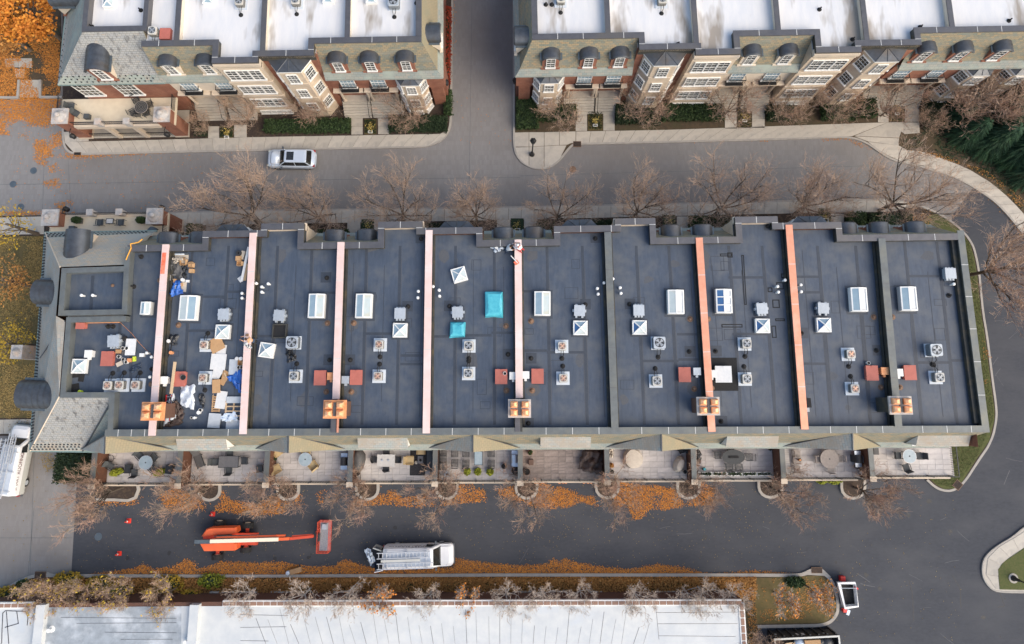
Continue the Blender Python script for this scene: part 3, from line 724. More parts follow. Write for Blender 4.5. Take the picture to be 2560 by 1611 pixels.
    m=MB(); m.face((xl,yl-1.19,8.17),(xr+e*.7,yr-1.19,8.17),(xr+e,yr-1.65,ZE),(xl,yl-1.65,ZE)); m.box(xl,xr+e,yl-1.7,yl-1.3,ZE-.14,ZE-.02); m.obj('skirt_roof','skirt_slate',t,uv=True)
    if i==9:
        m=MB(); m.face((SE.x+.2,SE.y-.24,11.2),(SE.x-.5,SE.y-1.2,8.15),(SE.x-.7,SE.y-1.65,ZE),(SE.x-.5,SE.y+3,ZE),(SE.x+.2,SE.y+3,11.2)); m.obj('east_slate','slate',t,uv=True)
    # walls below
    m=MB(); m.face((xl,yl-1.25,0),(xr,yr-1.25,0),(xr,yr-1.25,ZE),(xl,yl-1.25,ZE)); m.obj('south_wall','brick',t,uv=True)
    if i==9: m=MB(); m.face((SE.x-.3,SE.y-1.4,0),(NE.x-.1,NE.y,0),(NE.x-.1,NE.y,ZR),(SE.x-.3,SE.y-1.4,ZR)); m.obj('east_wall','brick',t,uv=True)
    for k in (.25,.5,.75):
        x=lerp(xl,xr,k); window(t,(x,south_at(x)-1.31,DZ+.05),R(.3),1.4,2.2,nx=3)
# gables and shed dormers on the southern slope
for i,(pr,pl,pq) in {0:(265,205,436),2:(722,640,863),4:(1182,1072,1300),6:(1653,1513,1745),8:(2130,1955,2200)}.items():
    t=MU[i]['t']
    rx=P(pr,1090,10.9)[0]; yt=south_at(rx)-.22; ye=yt-1.32
    xl_,xr_=P(pl,1122,ZE)[0],P(pq,1120,ZE)[0]
    zt=11.0
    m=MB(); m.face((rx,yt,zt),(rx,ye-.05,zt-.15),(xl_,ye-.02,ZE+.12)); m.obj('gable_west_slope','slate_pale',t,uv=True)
    m=MB(); m.face((rx,yt,zt),(xr_,ye-.02,ZE+.12),(rx,ye-.05,zt-.15)); m.obj('gable_east_slope','slate_sunlit',t,uv=True)  # sunlit east against cool west: slope light painted into the slate colours
    m=MB(); m.face((xl_,ye+.08,ZE+.1),(xr_,ye+.08,ZE+.1),(rx,ye+.08,zt-.2)); m.obj('gable_wall','brick',t,uv=True)
    m=MB(); m.tube((rx,yt,zt+.02),(rx,ye-.05,zt-.13),.06,.06,6).tube((rx-.1,yt,zt),(xl_,ye,ZE+.14),.035,.035,5).tube((rx+.1,yt,zt),(xr_,ye,ZE+.14),.035,.035,5); m.obj('ridge_flashing','zinc',t)
for i,(pa,pb) in {1:(443,568),3:(895,1020),5:(1351,1477),7:(1816,1945),9:(2292,2424)}.items():
    t=MU[i]['t']; xa,xb=P(pa,1095,10)[0],P(pb,1095,10)[0]; y0=south_at((xa+xb)/2)-.5; y1=y0-.9
    m=MB(); m.face((xa,y0,10.25),(xb,y0,10.25),(xb,y1,9.75),(xa,y1,9.75)); m.face((xa,y1,9.75),(xb,y1,9.75),(xb,y1,9.65),(xa,y1,9.65)); dm=m.obj('shed_dormer','slate_pale',t,uv=True)
    for x,nm in ((xa+.06,'west_cheek'),(xb-.06,'east_cheek')):
        m=MB(); m.face((x,y0,10.2),(x,y1+.1,9.72),(x,y1+.1,8.1)); m.obj(nm,'white_trim',dm)
    m=MB(); m.face((xa,y1+.1,9.7),(xb,y1+.1,9.7),(xb,y1+.1,8.05),(xa,y1+.1,8.05)); m.obj('front_wall','white_trim',dm)
    for k in (.25,.5,.75): window(dm,(lerp(xa,xb,k),y1+.04,8.25),0,.9,1.2,nx=2,sub=True)
# hipped western end
hw=MU[0]['t']
def q3(px,py,z): x,y=P(px,py,z); return (x,y,z)
EN0,EN1,ES0=q3(113,582,ZE),q3(392,578,ZE),q3(75,1128,ZE)
c1=q3(150,668,11.2); c2=q3(318,662,11.2); c3=q3(140,790,11.2); c4=q3(163,803,11.2); c5=q3(148,992,11.2); c6=q3(285,992,11.2); c7=q3(326,612,11.2)
def hp(pts,m,nm='slate_roof',par=None): q=MB(); q.face(*pts); return q.obj(nm,m,hw,uv=True)
f=.16
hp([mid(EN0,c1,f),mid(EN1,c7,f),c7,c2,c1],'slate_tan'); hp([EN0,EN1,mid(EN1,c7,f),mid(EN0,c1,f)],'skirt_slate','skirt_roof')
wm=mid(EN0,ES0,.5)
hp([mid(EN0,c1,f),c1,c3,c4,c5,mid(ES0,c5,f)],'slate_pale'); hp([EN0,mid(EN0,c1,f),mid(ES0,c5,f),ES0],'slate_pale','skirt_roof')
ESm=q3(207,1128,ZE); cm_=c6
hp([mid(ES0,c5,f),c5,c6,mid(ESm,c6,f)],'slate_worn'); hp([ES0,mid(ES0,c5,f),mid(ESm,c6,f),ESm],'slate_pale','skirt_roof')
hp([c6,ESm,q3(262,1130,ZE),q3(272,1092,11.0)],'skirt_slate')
m=MB(); m.tube(c6,ESm,.09,.07,5).tube(c4,q3(100,895,9),.05,.05,5); m.obj('valley_flashing','zinc',hw)
for a_,b_ in ((ES0,c5),(EN0,c1)): m=MB(); m.tube(a_,b_,.06,.06,5); m.obj('hip_ridge','stone',hw)
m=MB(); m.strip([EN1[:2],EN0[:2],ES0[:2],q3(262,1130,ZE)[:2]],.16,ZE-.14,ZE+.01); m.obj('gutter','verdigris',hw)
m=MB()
for k in range(26):
    for j in range(3):
        p=mid(mid(EN0,EN1,(k+.5+.5*(j%2))/28),mid(c1,c7,(k+.5)/28),.03+.045*j); m.box(p[0]-.05,p[0]+.05,p[1]-.06,p[1]+.03,p[2],p[2]+.12)
        p=mid(mid(ES0,ESm,(k+.5+.5*(j%2))/28),mid(c5,c6,(k+.5)/28),.03+.045*j)
        if k%2==0: m.box(p[0]-.05,p[0]+.05,p[1]-.03,p[1]+.06,p[2],p[2]+.12)
for k in range(70):
    for j in range(2):
        p=mid(mid(EN0,ES0,(k+.5+.5*j)/72),mid(c1,c5,(k+.5)/72),.035+.05*j); m.box(p[0]-.06,p[0]+.05,p[1]-.05,p[1]+.05,p[2],p[2]+.13)
o=m.obj('snow_guard','metal_dark',hw); o['kind']='stuff'
# upper flat roof of the end house and its copings
up=[P(160,677,ZP),P(316,672,ZP),P(311,780,ZP),P(152,783,ZP)]
m=MB(); m.face(*[(x,y,ZR+.05) for x,y in up]); m.obj('upper_flat_roof','membrane',hw)
m=MB(); m.strip(up,.42,ZR-.3,ZP,closed=True); m.obj('upper_coping','coping_green',hw)
m=MB(); m.strip([P(320,618,ZP),P(316,672,ZP)],.42,ZR-.3,ZP+.003); m.obj('corner_coping','coping_green',hw)
m=MB(); m.face(q3(166,786,11.15),q3(308,784,11.15),q3(312,794,10.9),q3(172,796,10.9)); m.obj('slate_fillet','slate_pale',hw,uv=True)
lo=[P(314,797,ZP),P(172,800,ZP),P(157,988,ZP),P(280,988,ZP),P(275,1083,ZP)]
m=MB(); m.strip(lo,.42,ZR-.3,ZP+.006); m.obj('lower_coping','coping_green',hw)
m=MB(); m.strip([P(180,812,ZR),P(165,975,ZR)],.12,ZR-.02,ZR+.3); m.strip([P(182,808,ZR),P(300,806,ZR)],.1,ZR-.02,ZR+.2); m.obj('rust_flashing','clay',hw)
wp=[EN1[:2],EN0[:2],ES0[:2],P(262,1122,ZE)]
def shr(p,c,k=.35):
    dx,dy=c[0]-p[0],c[1]-p[1]; l=math.hypot(dx,dy); return (p[0]+dx/l*k,p[1]+dy/l*k)
cc=P(230,850,9)
m=MB(); m.strip([shr(p,cc,.5) for p in wp],.1,0,ZE-.1); m.obj('brick_wall','brick',hw,uv=True)
def barrel_at(pxc,pyc,zc,ang,w,back,n=6):
    x,y=P(pxc,pyc,zc); fr=Fr((x,y),ang); big_barrel(fr,hw,0,w,0,7.9,9.5,back,'brick','stone')
barrel_at(213,588,8.6,MF.rot,1.75,-2.3)
barrel_at(112,733,8.8,-PI/2-.03,1.8,-1.5)
barrel_at(74,985,8.8,-PI/2-.03,2.0,-2.1)
# north west terrace
tw0,tw1=MF.inv(*P(104,548,4.5))[0],MF.inv(*P(405,548,4.5))[0]; td=MF.inv(*P(250,523,4.5))[1]
tn=terrace_block(MF,'roof_terrace','roof terrace on brick piers at the north west end of the middle row',tw0,tw1,td-3.6,td)
tp=MB(); x,y=P(70,882,3.5); tp.box(x-.5,x+.5,y-.6,y+.6,0,5.0); px_=tp.obj('stone_pier','stone_cap'); tag(px_,'weathered stone pier standing beside the western slate eave','pier')
m=MB(); m.lathe([(.4,0),(.3,.15),(.15,.35),(.02,.5)],10,(x,y,5.0)); m.obj('finial','stone_cap',px_)

# ---------------------------------------------------------------- roof fittings that belong to the houses
def unit_at(px,py):
    for i,(a,b) in enumerate(zip(WT,WB)):
        t=(py-a[1])/(b[1]-a[1])
        if px<lerp(a[0],b[0],t): return i
    return 9
def house(px,py): return MU[unit_at(px,py)]['t']
SQ={}
def skylight_big(px,py,w=1.28,l=1.92,gl='glass_sky',gr='glass_pale',h=.5,bars=0,rz=-.01,par=None):
    x,y=P(px,py,ZR+h); par=par or house(px,py); m=MB()
    m.box(-w/2,w/2,-l/2,l/2,0,h); rd=.14
    for sg in (-1,1): m.face((-w/2,sg*l/2,h),(w/2,sg*l/2,h),(0,sg*l/2,h+rd))
    t=.08; z=lambda q:h+rd*(1-abs(q)/(w/2))
    for a,b in ((-w/2,-w/2+.1),(w/2-.1,w/2),(-.06,.06)):
        m.loft([[(a,-l/2,z(a)+.03),(b,-l/2,z(b)+.03),(b,-l/2,z(b)-.02),(a,-l/2,z(a)-.02)],[(a,l/2,z(a)+.03),(b,l/2,z(b)+.03),(b,l/2,z(b)-.02),(a,l/2,z(a)-.02)]])
    ys=[(-l/2,-l/2+.1),(l/2-.1,l/2)]+[(lerp(-l/2,l/2,k/(bars+1))-.04,lerp(-l/2,l/2,k/(bars+1))+.04) for k in range(1,bars+1)]
    for a,b in ys:
        for q0,q1 in ((-w/2,0),(0,w/2)):
            m.loft([[(q0,a,z(q0)+.028),(q0,b,z(q0)+.028),(q0,b,z(q0)-.02),(q0,a,z(q0)-.02)],[(q1,a,z(q1)+.028),(q1,b,z(q1)+.028),(q1,b,z(q1)-.02),(q1,a,z(q1)-.02)]])
    o=m.obj('skylight','white_trim',par,loc=(x,y,ZR),rz=rz)
    for gm,q0,q1 in ((gl,-w/2+.06,-.02),(gr,.02,w/2-.06)):
        if gm: g=MB(); g.face((q0,-l/2+.05,z(q0)+.008),(q1,-l/2+.05,z(q1)+.008),(q1,l/2-.05,z(q1)+.008),(q0,l/2-.05,z(q0)+.008)); g.obj('pane',gm,o)
    k=MB(); k.box(-w/2-.2,w/2+.2,-l/2-.2,l/2+.2,0,.012); k.obj('curb_flashing','membrane_seam',o)
def pyr_mesh(w):
    h=.32; m=MB(); m.box(-w/2,w/2,-w/2,w/2,0,h); g=[]
    ap=(0,0,h+.24); C=[(-w/2,-w/2,h),(w/2,-w/2,h),(w/2,w/2,h),(-w/2,w/2,h)]
    for c in C: m.tube((c[0]*.96,c[1]*.96,h+.02),(0,0,h+.26),.055,.05,5)
    m.strip([(c[0]*.93,c[1]*.93) for c in C],.09,h,h+.05,closed=True)
    for i in range(4):
        q=MB(); a,b=C[i],C[(i+1)%4]; q.face((a[0]*.92,a[1]*.92,h+.02),(b[0]*.92,b[1]*.92,h+.02),ap); g.append(q)
    return m,g
def skylight_pyr(px,py,w=1.12,cols=('glass_sky','glass_pale','glass_sky','glass_sky'),rz=-.01):
    x,y=P(px,py,ZR+.35); m,g=pyr_mesh(w); o=m.obj('skylight','white_trim',house(px,py),loc=(x,y,ZR),rz=rz)
    for q,cn in zip(g,cols): q.obj('pane',cn,o)
    k=MB(); k.box(-w/2-.16,w/2+.16,-w/2-.16,w/2+.16,0,.012); k.obj('curb_flashing','membrane_seam',o)
for px,py,kw in ((364,771,dict(w=.82,l=1.02)),(470,770,dict(w=1.4,l=1.98,gl='glass_pale',gr='glass_sky')),(791,765,{}),(909,765,{}),(1356,759,dict(gr='glass_pale')),(1690,755,dict(gl='glass_pale',gr=None)),(1810,753,dict(gl='glass_blue',gr=None,bars=2)),(2148,749,dict(gl='glass_sky',gr=None)),(2272,747,dict(gl='glass_sky',gr=None))): skylight_big(px,py,**kw)
for px,py in ((197,916),(556,830),(1000,826),(1451,820),(1599,819),(1907,815),(2060,813)):
    skylight_pyr(px,py,cols=('glass_pale','glass_pale','glass_sky','glass_sky' if px<1200 else 'glass_blue'))
def hatch(px,py,w=.95,l=1.16,m='hatch_red',h=.42):
    x,y=P(px,py,ZR+h); q=MB(); q.box(x-w/2+.05,x+w/2-.05,y-l/2+.05,y+l/2-.05,ZR,ZR+h-.08); o=q.obj('roof_hatch',m,house(px,py))
    q=MB(); q.box(x-w/2,x+w/2,y-l/2,y+l/2,ZR+h-.08,ZR+h); q.box(x-.05,x+.05,y+l/2-.12,y+l/2-.02,ZR+h,ZR+h+.03); q.obj('lid',m,o)
for p in ((267,897),(448,948),(800,945),(890,944),(1253,942),(1344,941),(1712,937),(2181,933),(2276,932)): hatch(*p)
hatch(200,815,.7,.5,h=.5)
x,y=P(1812,936,ZR); q=MB(); q.obox(x,y,ZR+.012,2.0,2.58,.016,.0); q.obj('rubber_mat','rubber',house(1812,936)); hatch(1809,936,1.28,1.28,'foam_white',.45)
def sidebox(px,py,m='galv',w=.5,h=.55):
    x,y=P(px,py,ZR+h); q=MB(); q.box(x-w/2,x+w/2,y-w/2,y+w/2,ZR,ZR+h*.8); q.box(x-w/2-.04,x+w/2+.04,y-w/2-.04,y+w/2+.04,ZR+h*.8,ZR+h); q.box(x-.09,x+.09,y-w/2-.22,y-w/2,ZR+.15,ZR+h*.75); q.obj('vent_box',m,house(px,py))
for px,py,m in ((827,941,'clay'),(863,950,'galv'),(1283,940,'white_plastic'),(1314,938,'white_plastic'),(1743,929,'galv'),(1781,935,'white_plastic'),(2213,928,'clay'),(2249,932,'white_plastic'),(409,951,'white_plastic'),(220,885,'white_plastic')): sidebox(px,py,m)
def fanbox(px,py,rz=0,w=.8,v=0):
    x,y=P(px,py,ZR+.5); q=MB(); q.box(-w/2,w/2,-w/2,w/2,.08,.5).box(-w/2-.03,w/2+.03,-w/2-.03,w/2+.03,.5,.56)
    for k in range(3):
        o=(k-1)*.24
        if v!=1 or k!=1: q.box(o-.08,o+.08,-w/2-.16,-w/2,.12,.42)
        if v==2 or k!=1: q.box(o-.08,o+.08,w/2,w/2+.12,.12,.42)
    if v!=2: q.box(-w/2-.14,-w/2,-.1,.1,.12,.42).box(w/2,w/2+.14,-.1,.1,.12,.42)
    b=q.obj('exhaust_fan','galv',house(px,py),loc=(x,y,ZR),rz=rz); q=MB(); q.box(-w/2-.12,w/2+.12,-w/2-.12,w/2+.12,0,.08); q.obj('curb','membrane_seam',b)
for k,p in enumerate(((559,786),(698,789),(1000,784),(1144,781),(1449,777),(1597,776),(1905,772),(2058,771),(2376,684))): fanbox(*p,rz=(.05,-.04,0)[k%3],v=k%3)
fanbox(284,853,.08,.85)
PIPE=MB().lathe([(.075,0),(.075,.38),(.12,.38),(.12,.52),(.05,.56)],10).mesh('vent_pipe','white_plastic',smooth=False)
PIPED=MB().lathe([(.2,0),(.2,.03),(.07,.05),(.06,.4),(.02,.41)],10).mesh('vent_pipe','rubber')
DRAIN=MB().lathe([(.23,0),(.23,.02),(.14,.03),(.13,.12),(.06,.17)],12).mesh('roof_drain','drain')
PATCH=MB().box(-.42,.42,-.42,.42,0,.01).mesh('membrane_patch','membrane_seam')
def fit(me,name,pts,dz=.4):
    for p in pts: x,y=P(p[0],p[1],ZR+dz); put(name,me,house(*p),(x,y,ZR+.004))
fit(PIPE,'vent_pipe',((205,739),(233,739),(606,734),(606,746),(655,718),(655,731),(671,710),(641,709),(1046,729),(1045,745),(1098,726),(1099,741),(1083,717),(1493,722),(1495,736),(1510,708),(1532,698),(1550,720),(1552,734),(1943,717),(1945,731),(1962,701),(2001,713),(2002,730),(2383,711),(1325,610),(368,883),(380,893),(376,943)))
fit(DRAIN,'roof_drain',((281,714),(445,813),(818,808),(884,808),(815,980),(878,980),(1265,815),(1328,803),(1266,977),(1331,977),(1726,798),(1771,798),(1736,973),(1780,971),(2186,793),(2233,793),(2204,969),(2252,969),(399,701),(377,961)),.1)
dv=((815,694),(1019,766),(1123,765),(822,900),(874,900),(1270,886),(1328,896),(1725,879),(1791,878),(1321,1059),(1805,1054),(2195,876),(2007,833),(1464,761),(1575,760),(1489,595),(1922,564),(2377,738),(1052,596),(266,816),(278,816),(376,923),(349,641),(330,716))
fit(PIPED,'vent_pipe',dv,.3); fit(PATCH,'membrane_patch',[p for p in dv if p[0]>800 and p[0]<2300],0)
r9=random.Random(9)
for px,py in ((818,808),(884,808),(815,980),(878,980),(1265,815),(1328,803),(1266,977),(1331,977),(1726,798),(1736,973),(2186,793),(2204,969),(930,620),(1110,640),(1330,640),(1690,660),(1560,1000),(1980,650),(2080,940),(2320,640),(700,640),(760,1000),(1180,900),(1450,900),(1620,700),(2120,1020),(640,1000),(1760,650)):
    x,y=P(px,py,ZR); n=9; w=r9.uniform(.3,.75); h=w*r9.uniform(.6,1.8); q=MB(); q.face(*[(x+math.cos(2*PI*k/n)*w*r9.uniform(.55,1.1),y+math.sin(2*PI*k/n)*h*r9.uniform(.55,1.1),ZR+.0015) for k in range(n)]); q.obj('dirt_stain','membrane_dust',house(px,py))
# chimneys
for k,(px,py) in enumerate(((378,1029),(835,1024),(1299,1022),(1773,1016),(2256,1014))):
    x,y=P(px,py,13.1); t=house(px-10,py); q=MB(); q.box(x-.7,x+.7,y-.55,y+.55,ZR,12.7); c=q.obj('chimney','flashing' if k==4 else 'brick_dark',t,uv=True)
    q=MB(); q.box(x-.86,x+.86,y-.68,y+.68,12.7,12.88); q.obj('chimney_cap','clay' if k in (0,1) else 'stone_cap',c)
    for sx in (-1,1):
        for sy in (-1,1):
            q=MB(); cx,cy=x+sx*.43,y+sy*.3
            r=[[(cx+a*w,cy+b*l,z) for a,b in ((-1,-1),(1,-1),(1,1),(-1,1))] for w,l,z in ((.27,.24,12.88),(.27,.24,13.1),(.2,.16,13.2),(.03,.12,13.26))]
            q.loft(r); q.obj('chimney_pot','pot_copper',c)
    q=MB(); q.box(x-.1,x+.1,y-.5,y+.5,12.88,12.98); q.obj('mortar_bed','cover_grey',c)
# membrane seams: lapped strips, dust lines
rng=random.Random(5)
for i in range(10):
    t=MU[i]['t']; m=MB(); dd=MB()
    def lines(fr_,ytop,ybot,w,mb):
        a=WT[i-1] if i else (300,620); a2=WB[i-1] if i else (270,1085); b=WT[i] if i<9 else (2402,590); b2=WB[i] if i<9 else (2462,1075)
        p=P(lerp(lerp(a[0],b[0],fr_),lerp(a2[0],b2[0],fr_),(ytop-600)/480),ytop,ZR); q=P(lerp(lerp(a[0],b[0],fr_),lerp(a2[0],b2[0],fr_),(ybot-600)/480),ybot,ZR)
        mb.strip([p,q],w,ZR+.003,ZR+.011)
        return p,q
    if i==0:
        for px,y0,y1 in ((330,640,980),(300,800,930),(232,690,775)): m.strip([P(px,y0,ZR+.06),P(px-5,y1,ZR+.06)],.25,ZR+.003,ZR+.06 if px==232 else ZR+.011)
    else:
        for f_ in (.3+rng.uniform(-.03,.03),.7+rng.uniform(-.04,.04)):
            lines(f_,615 if i!=9 else 605,1062,.22,m); lines(f_+.02,640+rng.random()*60,1000,.05,dd)
            if rng.random()<.6: lines(f_-.02,700+rng.random()*200,1050,.05,dd)
        for f_ in (.12,.5,.88):
            if rng.random()<.75: lines(f_+rng.uniform(-.05,.05),620+rng.random()*60,1000+rng.random()*60,.045,m)
        for _ in range(5):
            pf=rng.uniform(.08,.85); yy=rng.uniform(650,1030); a=WT[i-1]; a2=WB[i-1]; b=WT[i] if i<9 else (2402,590); b2=WB[i] if i<9 else (2462,1075); k=(yy-600)/480; x,y=P(lerp(lerp(a[0],b[0],pf),lerp(a2[0],b2[0],pf),k),yy,ZR); w_,h_=rng.uniform(.5,1.3),rng.uniform(.4,1.2)
            m.strip([(x-w_/2,y-h_/2),(x+w_/2,y-h_/2),(x+w_/2,y+h_/2),(x-w_/2,y+h_/2)],.045,ZR+.002,ZR+.009,closed=True)
        for _ in range(3):
            yy=rng.choice((690,735,835,882,905))+rng.uniform(-8,8); f0=rng.choice((0.03,.3,.7)); f1={.03:.3,.3:.7,.7:.97}[f0]
            a=WT[i-1]; b=WT[i] if i<9 else (2402,590); a2=WB[i-1]; b2=WB[i] if i<9 else (2462,1075); k=(yy-600)/480
            X=lambda f_:lerp(lerp(a[0],b[0],f_),lerp(a2[0],b2[0],f_),k)
            m.strip([P(X(f0),yy,ZR),P(X(f1),yy,ZR)],.2,ZR+.0035,ZR+.0125)
    if m.f: m.obj('membrane_seam','membrane_seam',t)['kind']='stuff'
    if dd.f: dd.obj('dust_streak','membrane_dust',t)['kind']='stuff'
# repair bitumen loops on the eighth roof
m=MB()
for px,py,w,h in ((1815,638,.9,.16),(1825,638,.35,.35),(1940,760,.5,.6),(1950,715,.5,.5),(1925,725,.3,.3),(1830,815,1.6,.2),(1860,700,.14,4.0),(1950,800,.7,.14),(1935,830,.3,.9),(1960,690,.4,.3)):
    x,y=P(px,py,ZR); m.strip([(x-w/2,y-h/2),(x+w/2,y-h/2),(x+w/2,y+h/2),(x-w/2,y+h/2)],.07,ZR+.004,ZR+.016,closed=True)
m.obj('bitumen_line','rubber',MU[7]['t'])
# ---------------------------------------------------------------- patios over the garages
YD=lambda px:lerp(1206,1190,(px-234)/(2375-234))
PSZ=[(.62,.62),(.62,.3),(.3,.3)]
PVM={}
def paver_mesh(w,l,m):
    k=(w,l,m)
    if k not in PVM: PVM[k]=MB().box(-w/2+.008,w/2-.008,-l/2+.008,l/2-.008,0,.05).mesh('paver',m)
    return PVM[k]
PATIO=[]
for i,u in enumerate(MU):
    t=u['t']; a=DIV[i]; b=DIV[i+1] if i<9 else 2378
    ztop=5.3
    xa=P(a,1160,ztop)[0]+.2; xb=(P(b,1160,ztop)[0]-.2) if i<9 else P(b,1160,DZ)[0]
    yw=south_at((xa+xb)/2)-1.25; ye=P(a,YD(a),DZ)[1]
    if i==9: ye+=.12
    q=MB(); q.box(xa-.2,xb+.2,ye-.12,yw,DZ-.35,DZ-.05); dk=q.obj('patio_deck','patio_floor',t)
    pm='paver_dark' if i==5 else ('paver_light' if i in (9,3) else 'paver')
    cw=(xb-xa)/11; ch=(yw-ye)/7
    for r in range(7):
        c=0
        while c<11:
            n=rng.choice((1,1,2)) if c<10 else 1
            spl=rng.random()<.3 and n==1
            cx=xa+cw*(c+n/2); cy=ye+ch*(r+.5)
            if spl:
                for sg in (-.25,.25): put('paver',paver_mesh(round(cw,3),round(ch/2,3),pm),dk,(cx,cy+sg*ch,DZ-.05))
            else: put('paver',paver_mesh(round(cw*n,3),round(ch,3),pm),dk,(cx,cy,DZ-.05))
            c+=n
    PATIO.append((xa,xb,ye,yw))
    # dividing wall on the west side
    yf=ye-.2
    q=MB(); q.box(xa-.36,xa-.06,yf,yw,0,ztop-.12); dw=q.obj('divider_wall','divider_brown',t)
    q=MB(); q.box(xa-.42,xa,yf-.05,yw,ztop-.12,ztop); q.obj('wall_coping','coping_green',dw)
    q=MB(); q.box(xa-.48,xa+.06,yf-.12,yf+.3,ztop-.02,ztop+.05); q.obj('pier_cap','stone',dw)
    q=MB(); q.box(xa,xb-.4*(i<9),ye-.06,ye-.01,DZ+.98,DZ+1.05).box(xa,xb-.4*(i<9),ye-.05,ye-.02,DZ+.08,DZ+.12)
    n=30
    for k in range(n): x=lerp(xa,xb-.4,(k+.5)/n); q.box(x-.012,x+.012,ye-.045,ye-.025,DZ+.1,DZ+1)
    for k in range(5): x=lerp(xa,xb-.4,k/4); q.box(x-.03,x+.03,ye-.09,ye+.0,DZ,DZ+1.1)
    if i==9:
        q.box(xb-.06,xb,ye,yw,DZ+.98,DZ+1.05)
        for k in range(16): y=lerp(ye,yw,(k+.5)/16); q.box(xb-.045,xb-.02,y-.012,y+.012,DZ,DZ+1)
    q.obj('railing','metal_dark',t)
    q=MB(); q.box(xa-.2,xb-.2,ye-.32,ye-.12,DZ-.3,DZ+.02); q.obj('stone_edge','stone',t)
    q=MB(); q.box(xa-.05,xb-.35,ye-.3,ye-.14,0,DZ-.3); q.obj('garage_wall','brick',t,uv=True)
    for k in (.3,.72):
        x=lerp(xa,xb,k); q=MB(); q.box(x-1.25,x+1.25,ye-.36,ye-.3,0,2.3); g=q.obj('garage_door','white_trim',t)
        for r in range(4): q=MB(); q.box(x-1.2,x+1.2,ye-.375,ye-.36,.05+r*.56,.55+r*.56); q.obj('door_panel','white_trim',g)
# ---------------------------------------------------------------- ground, streets, pavements
def PZ(pts,z): return [P(a,b,z) for a,b in pts]
g=MB(); g.face((-320,-320,-.04),(320,-320,-.04),(320,320,-.04),(-320,320,-.04)); struct('ground',g,'soil')
g=MB(); g.face(*[(x,y,0) for x,y in ((-90,-60),(90,-60),(90,75),(-90,75))]); struct('paved_street',g,'street_paver')
asp=PZ([(193,1190),(178,1440),(165,1760),(3100,1760),(3100,430),(2560,480),(2445,455),(2425,480),(2380,540),(2380,1190)],0)
g=MB(); g.face(*[(x,y,.004) for x,y in asp]); struct('asphalt_road',g,'asphalt')
# wear of the road: tar sealed cracks, scuffs, damp spots
g=MB(); rg=random.Random(21)
for pts in ([(2272,1450),(2280,1480),(2283,1520),(2284,1560)],[(2380,1440),(2400,1470),(2402,1530)],[(2500,1485),(2512,1515),(2490,1520)],[(560,1300),(620,1297),(700,1300)]):
    L=[]
    for a_,b_ in zip(pts,pts[1:]):
        for k in range(6): L.append((lerp(a_[0],b_[0],k/6)+rg.uniform(-1.2,1.2),lerp(a_[1],b_[1],k/6)+rg.uniform(-1.2,1.2)))
    g.strip(PZ(L,0),.06,.003,.0075)
for _ in range(26):
    px,py=rg.choice(((rg.uniform(300,2400),rg.uniform(1290,1420)),(rg.uniform(2150,2540),rg.uniform(1150,1600)))); x,y=P(px,py); n=8; w=rg.uniform(.08,.35); g.face(*[(x+math.cos(2*PI*k/n)*w*rg.uniform(.5,1.2),y+math.sin(2*PI*k/n)*w*rg.uniform(.4,1),.0055) for k in range(n)])
struct('road_stain',g,'road_tar')
g=MB()
for _ in range(24):
    px,py=rg.choice(((rg.uniform(1300,2400),rg.uniform(1290,1420)),(rg.uniform(2100,2500),rg.uniform(1280,1600)),(rg.uniform(2480,2550),rg.uniform(560,1250)))); x,y=P(px,py); a_=rg.gauss(0,.5); l=rg.uniform(.15,.8); g.strip([(x-math.cos(a_)*l,y-math.sin(a_)*l),(x,y+rg.uniform(-.05,.05)),(x+math.cos(a_)*l,y+math.sin(a_)*l)],rg.uniform(.015,.05),.004,.0065)
struct('road_scuff',g,'road_dust')
# joint lines of the paved street
g=MB()
for a,b in (((0,462),(640,452)),((640,452),(1300,444)),((1180,0),(1172,520)),((110,420),(75,1440)),((170,400),(178,530)),((1300,440),(2180,415)),((0,1345),(180,1345)),((85,1270),(70,1440)),((470,462),(466,530))): g.strip([P(*a),P(*b)],.04,.001,.004)
struct('paving_joint',g,'coping_green')
def soft(pts,closed):                  # rounds the corners of a measured outline
    for lim in (16,7,3.5):
        out=[]; n=len(pts)
        for i,p in enumerate(pts):
            if not closed and i in (0,n-1): out.append(p); continue
            for q in (pts[i-1],pts[(i+1)%n]):
                l=math.hypot(q[0]-p[0],q[1]-p[1]) or 1; k=min(.27*l,lim)/l; out.append((lerp(p[0],q[0],k),lerp(p[1],q[1],k)))
        pts=out
    return pts
def island(name,pts,m,z=.12,kerb=True,kw=.2,closed=True,kpts=None):
    kpts=soft(kpts,False) if kpts else None; pts=soft(pts,True)
    poly=PZ(pts,z); q=MB(); q.prism(poly,-.03,z); o=struct(name,q,m)
    if kerb:
        q=MB(); q.strip(PZ(kpts or pts,z),kw,-.02,z+.025,closed=closed if kpts is None else False); q.obj('kerb','kerb',o)
    return o
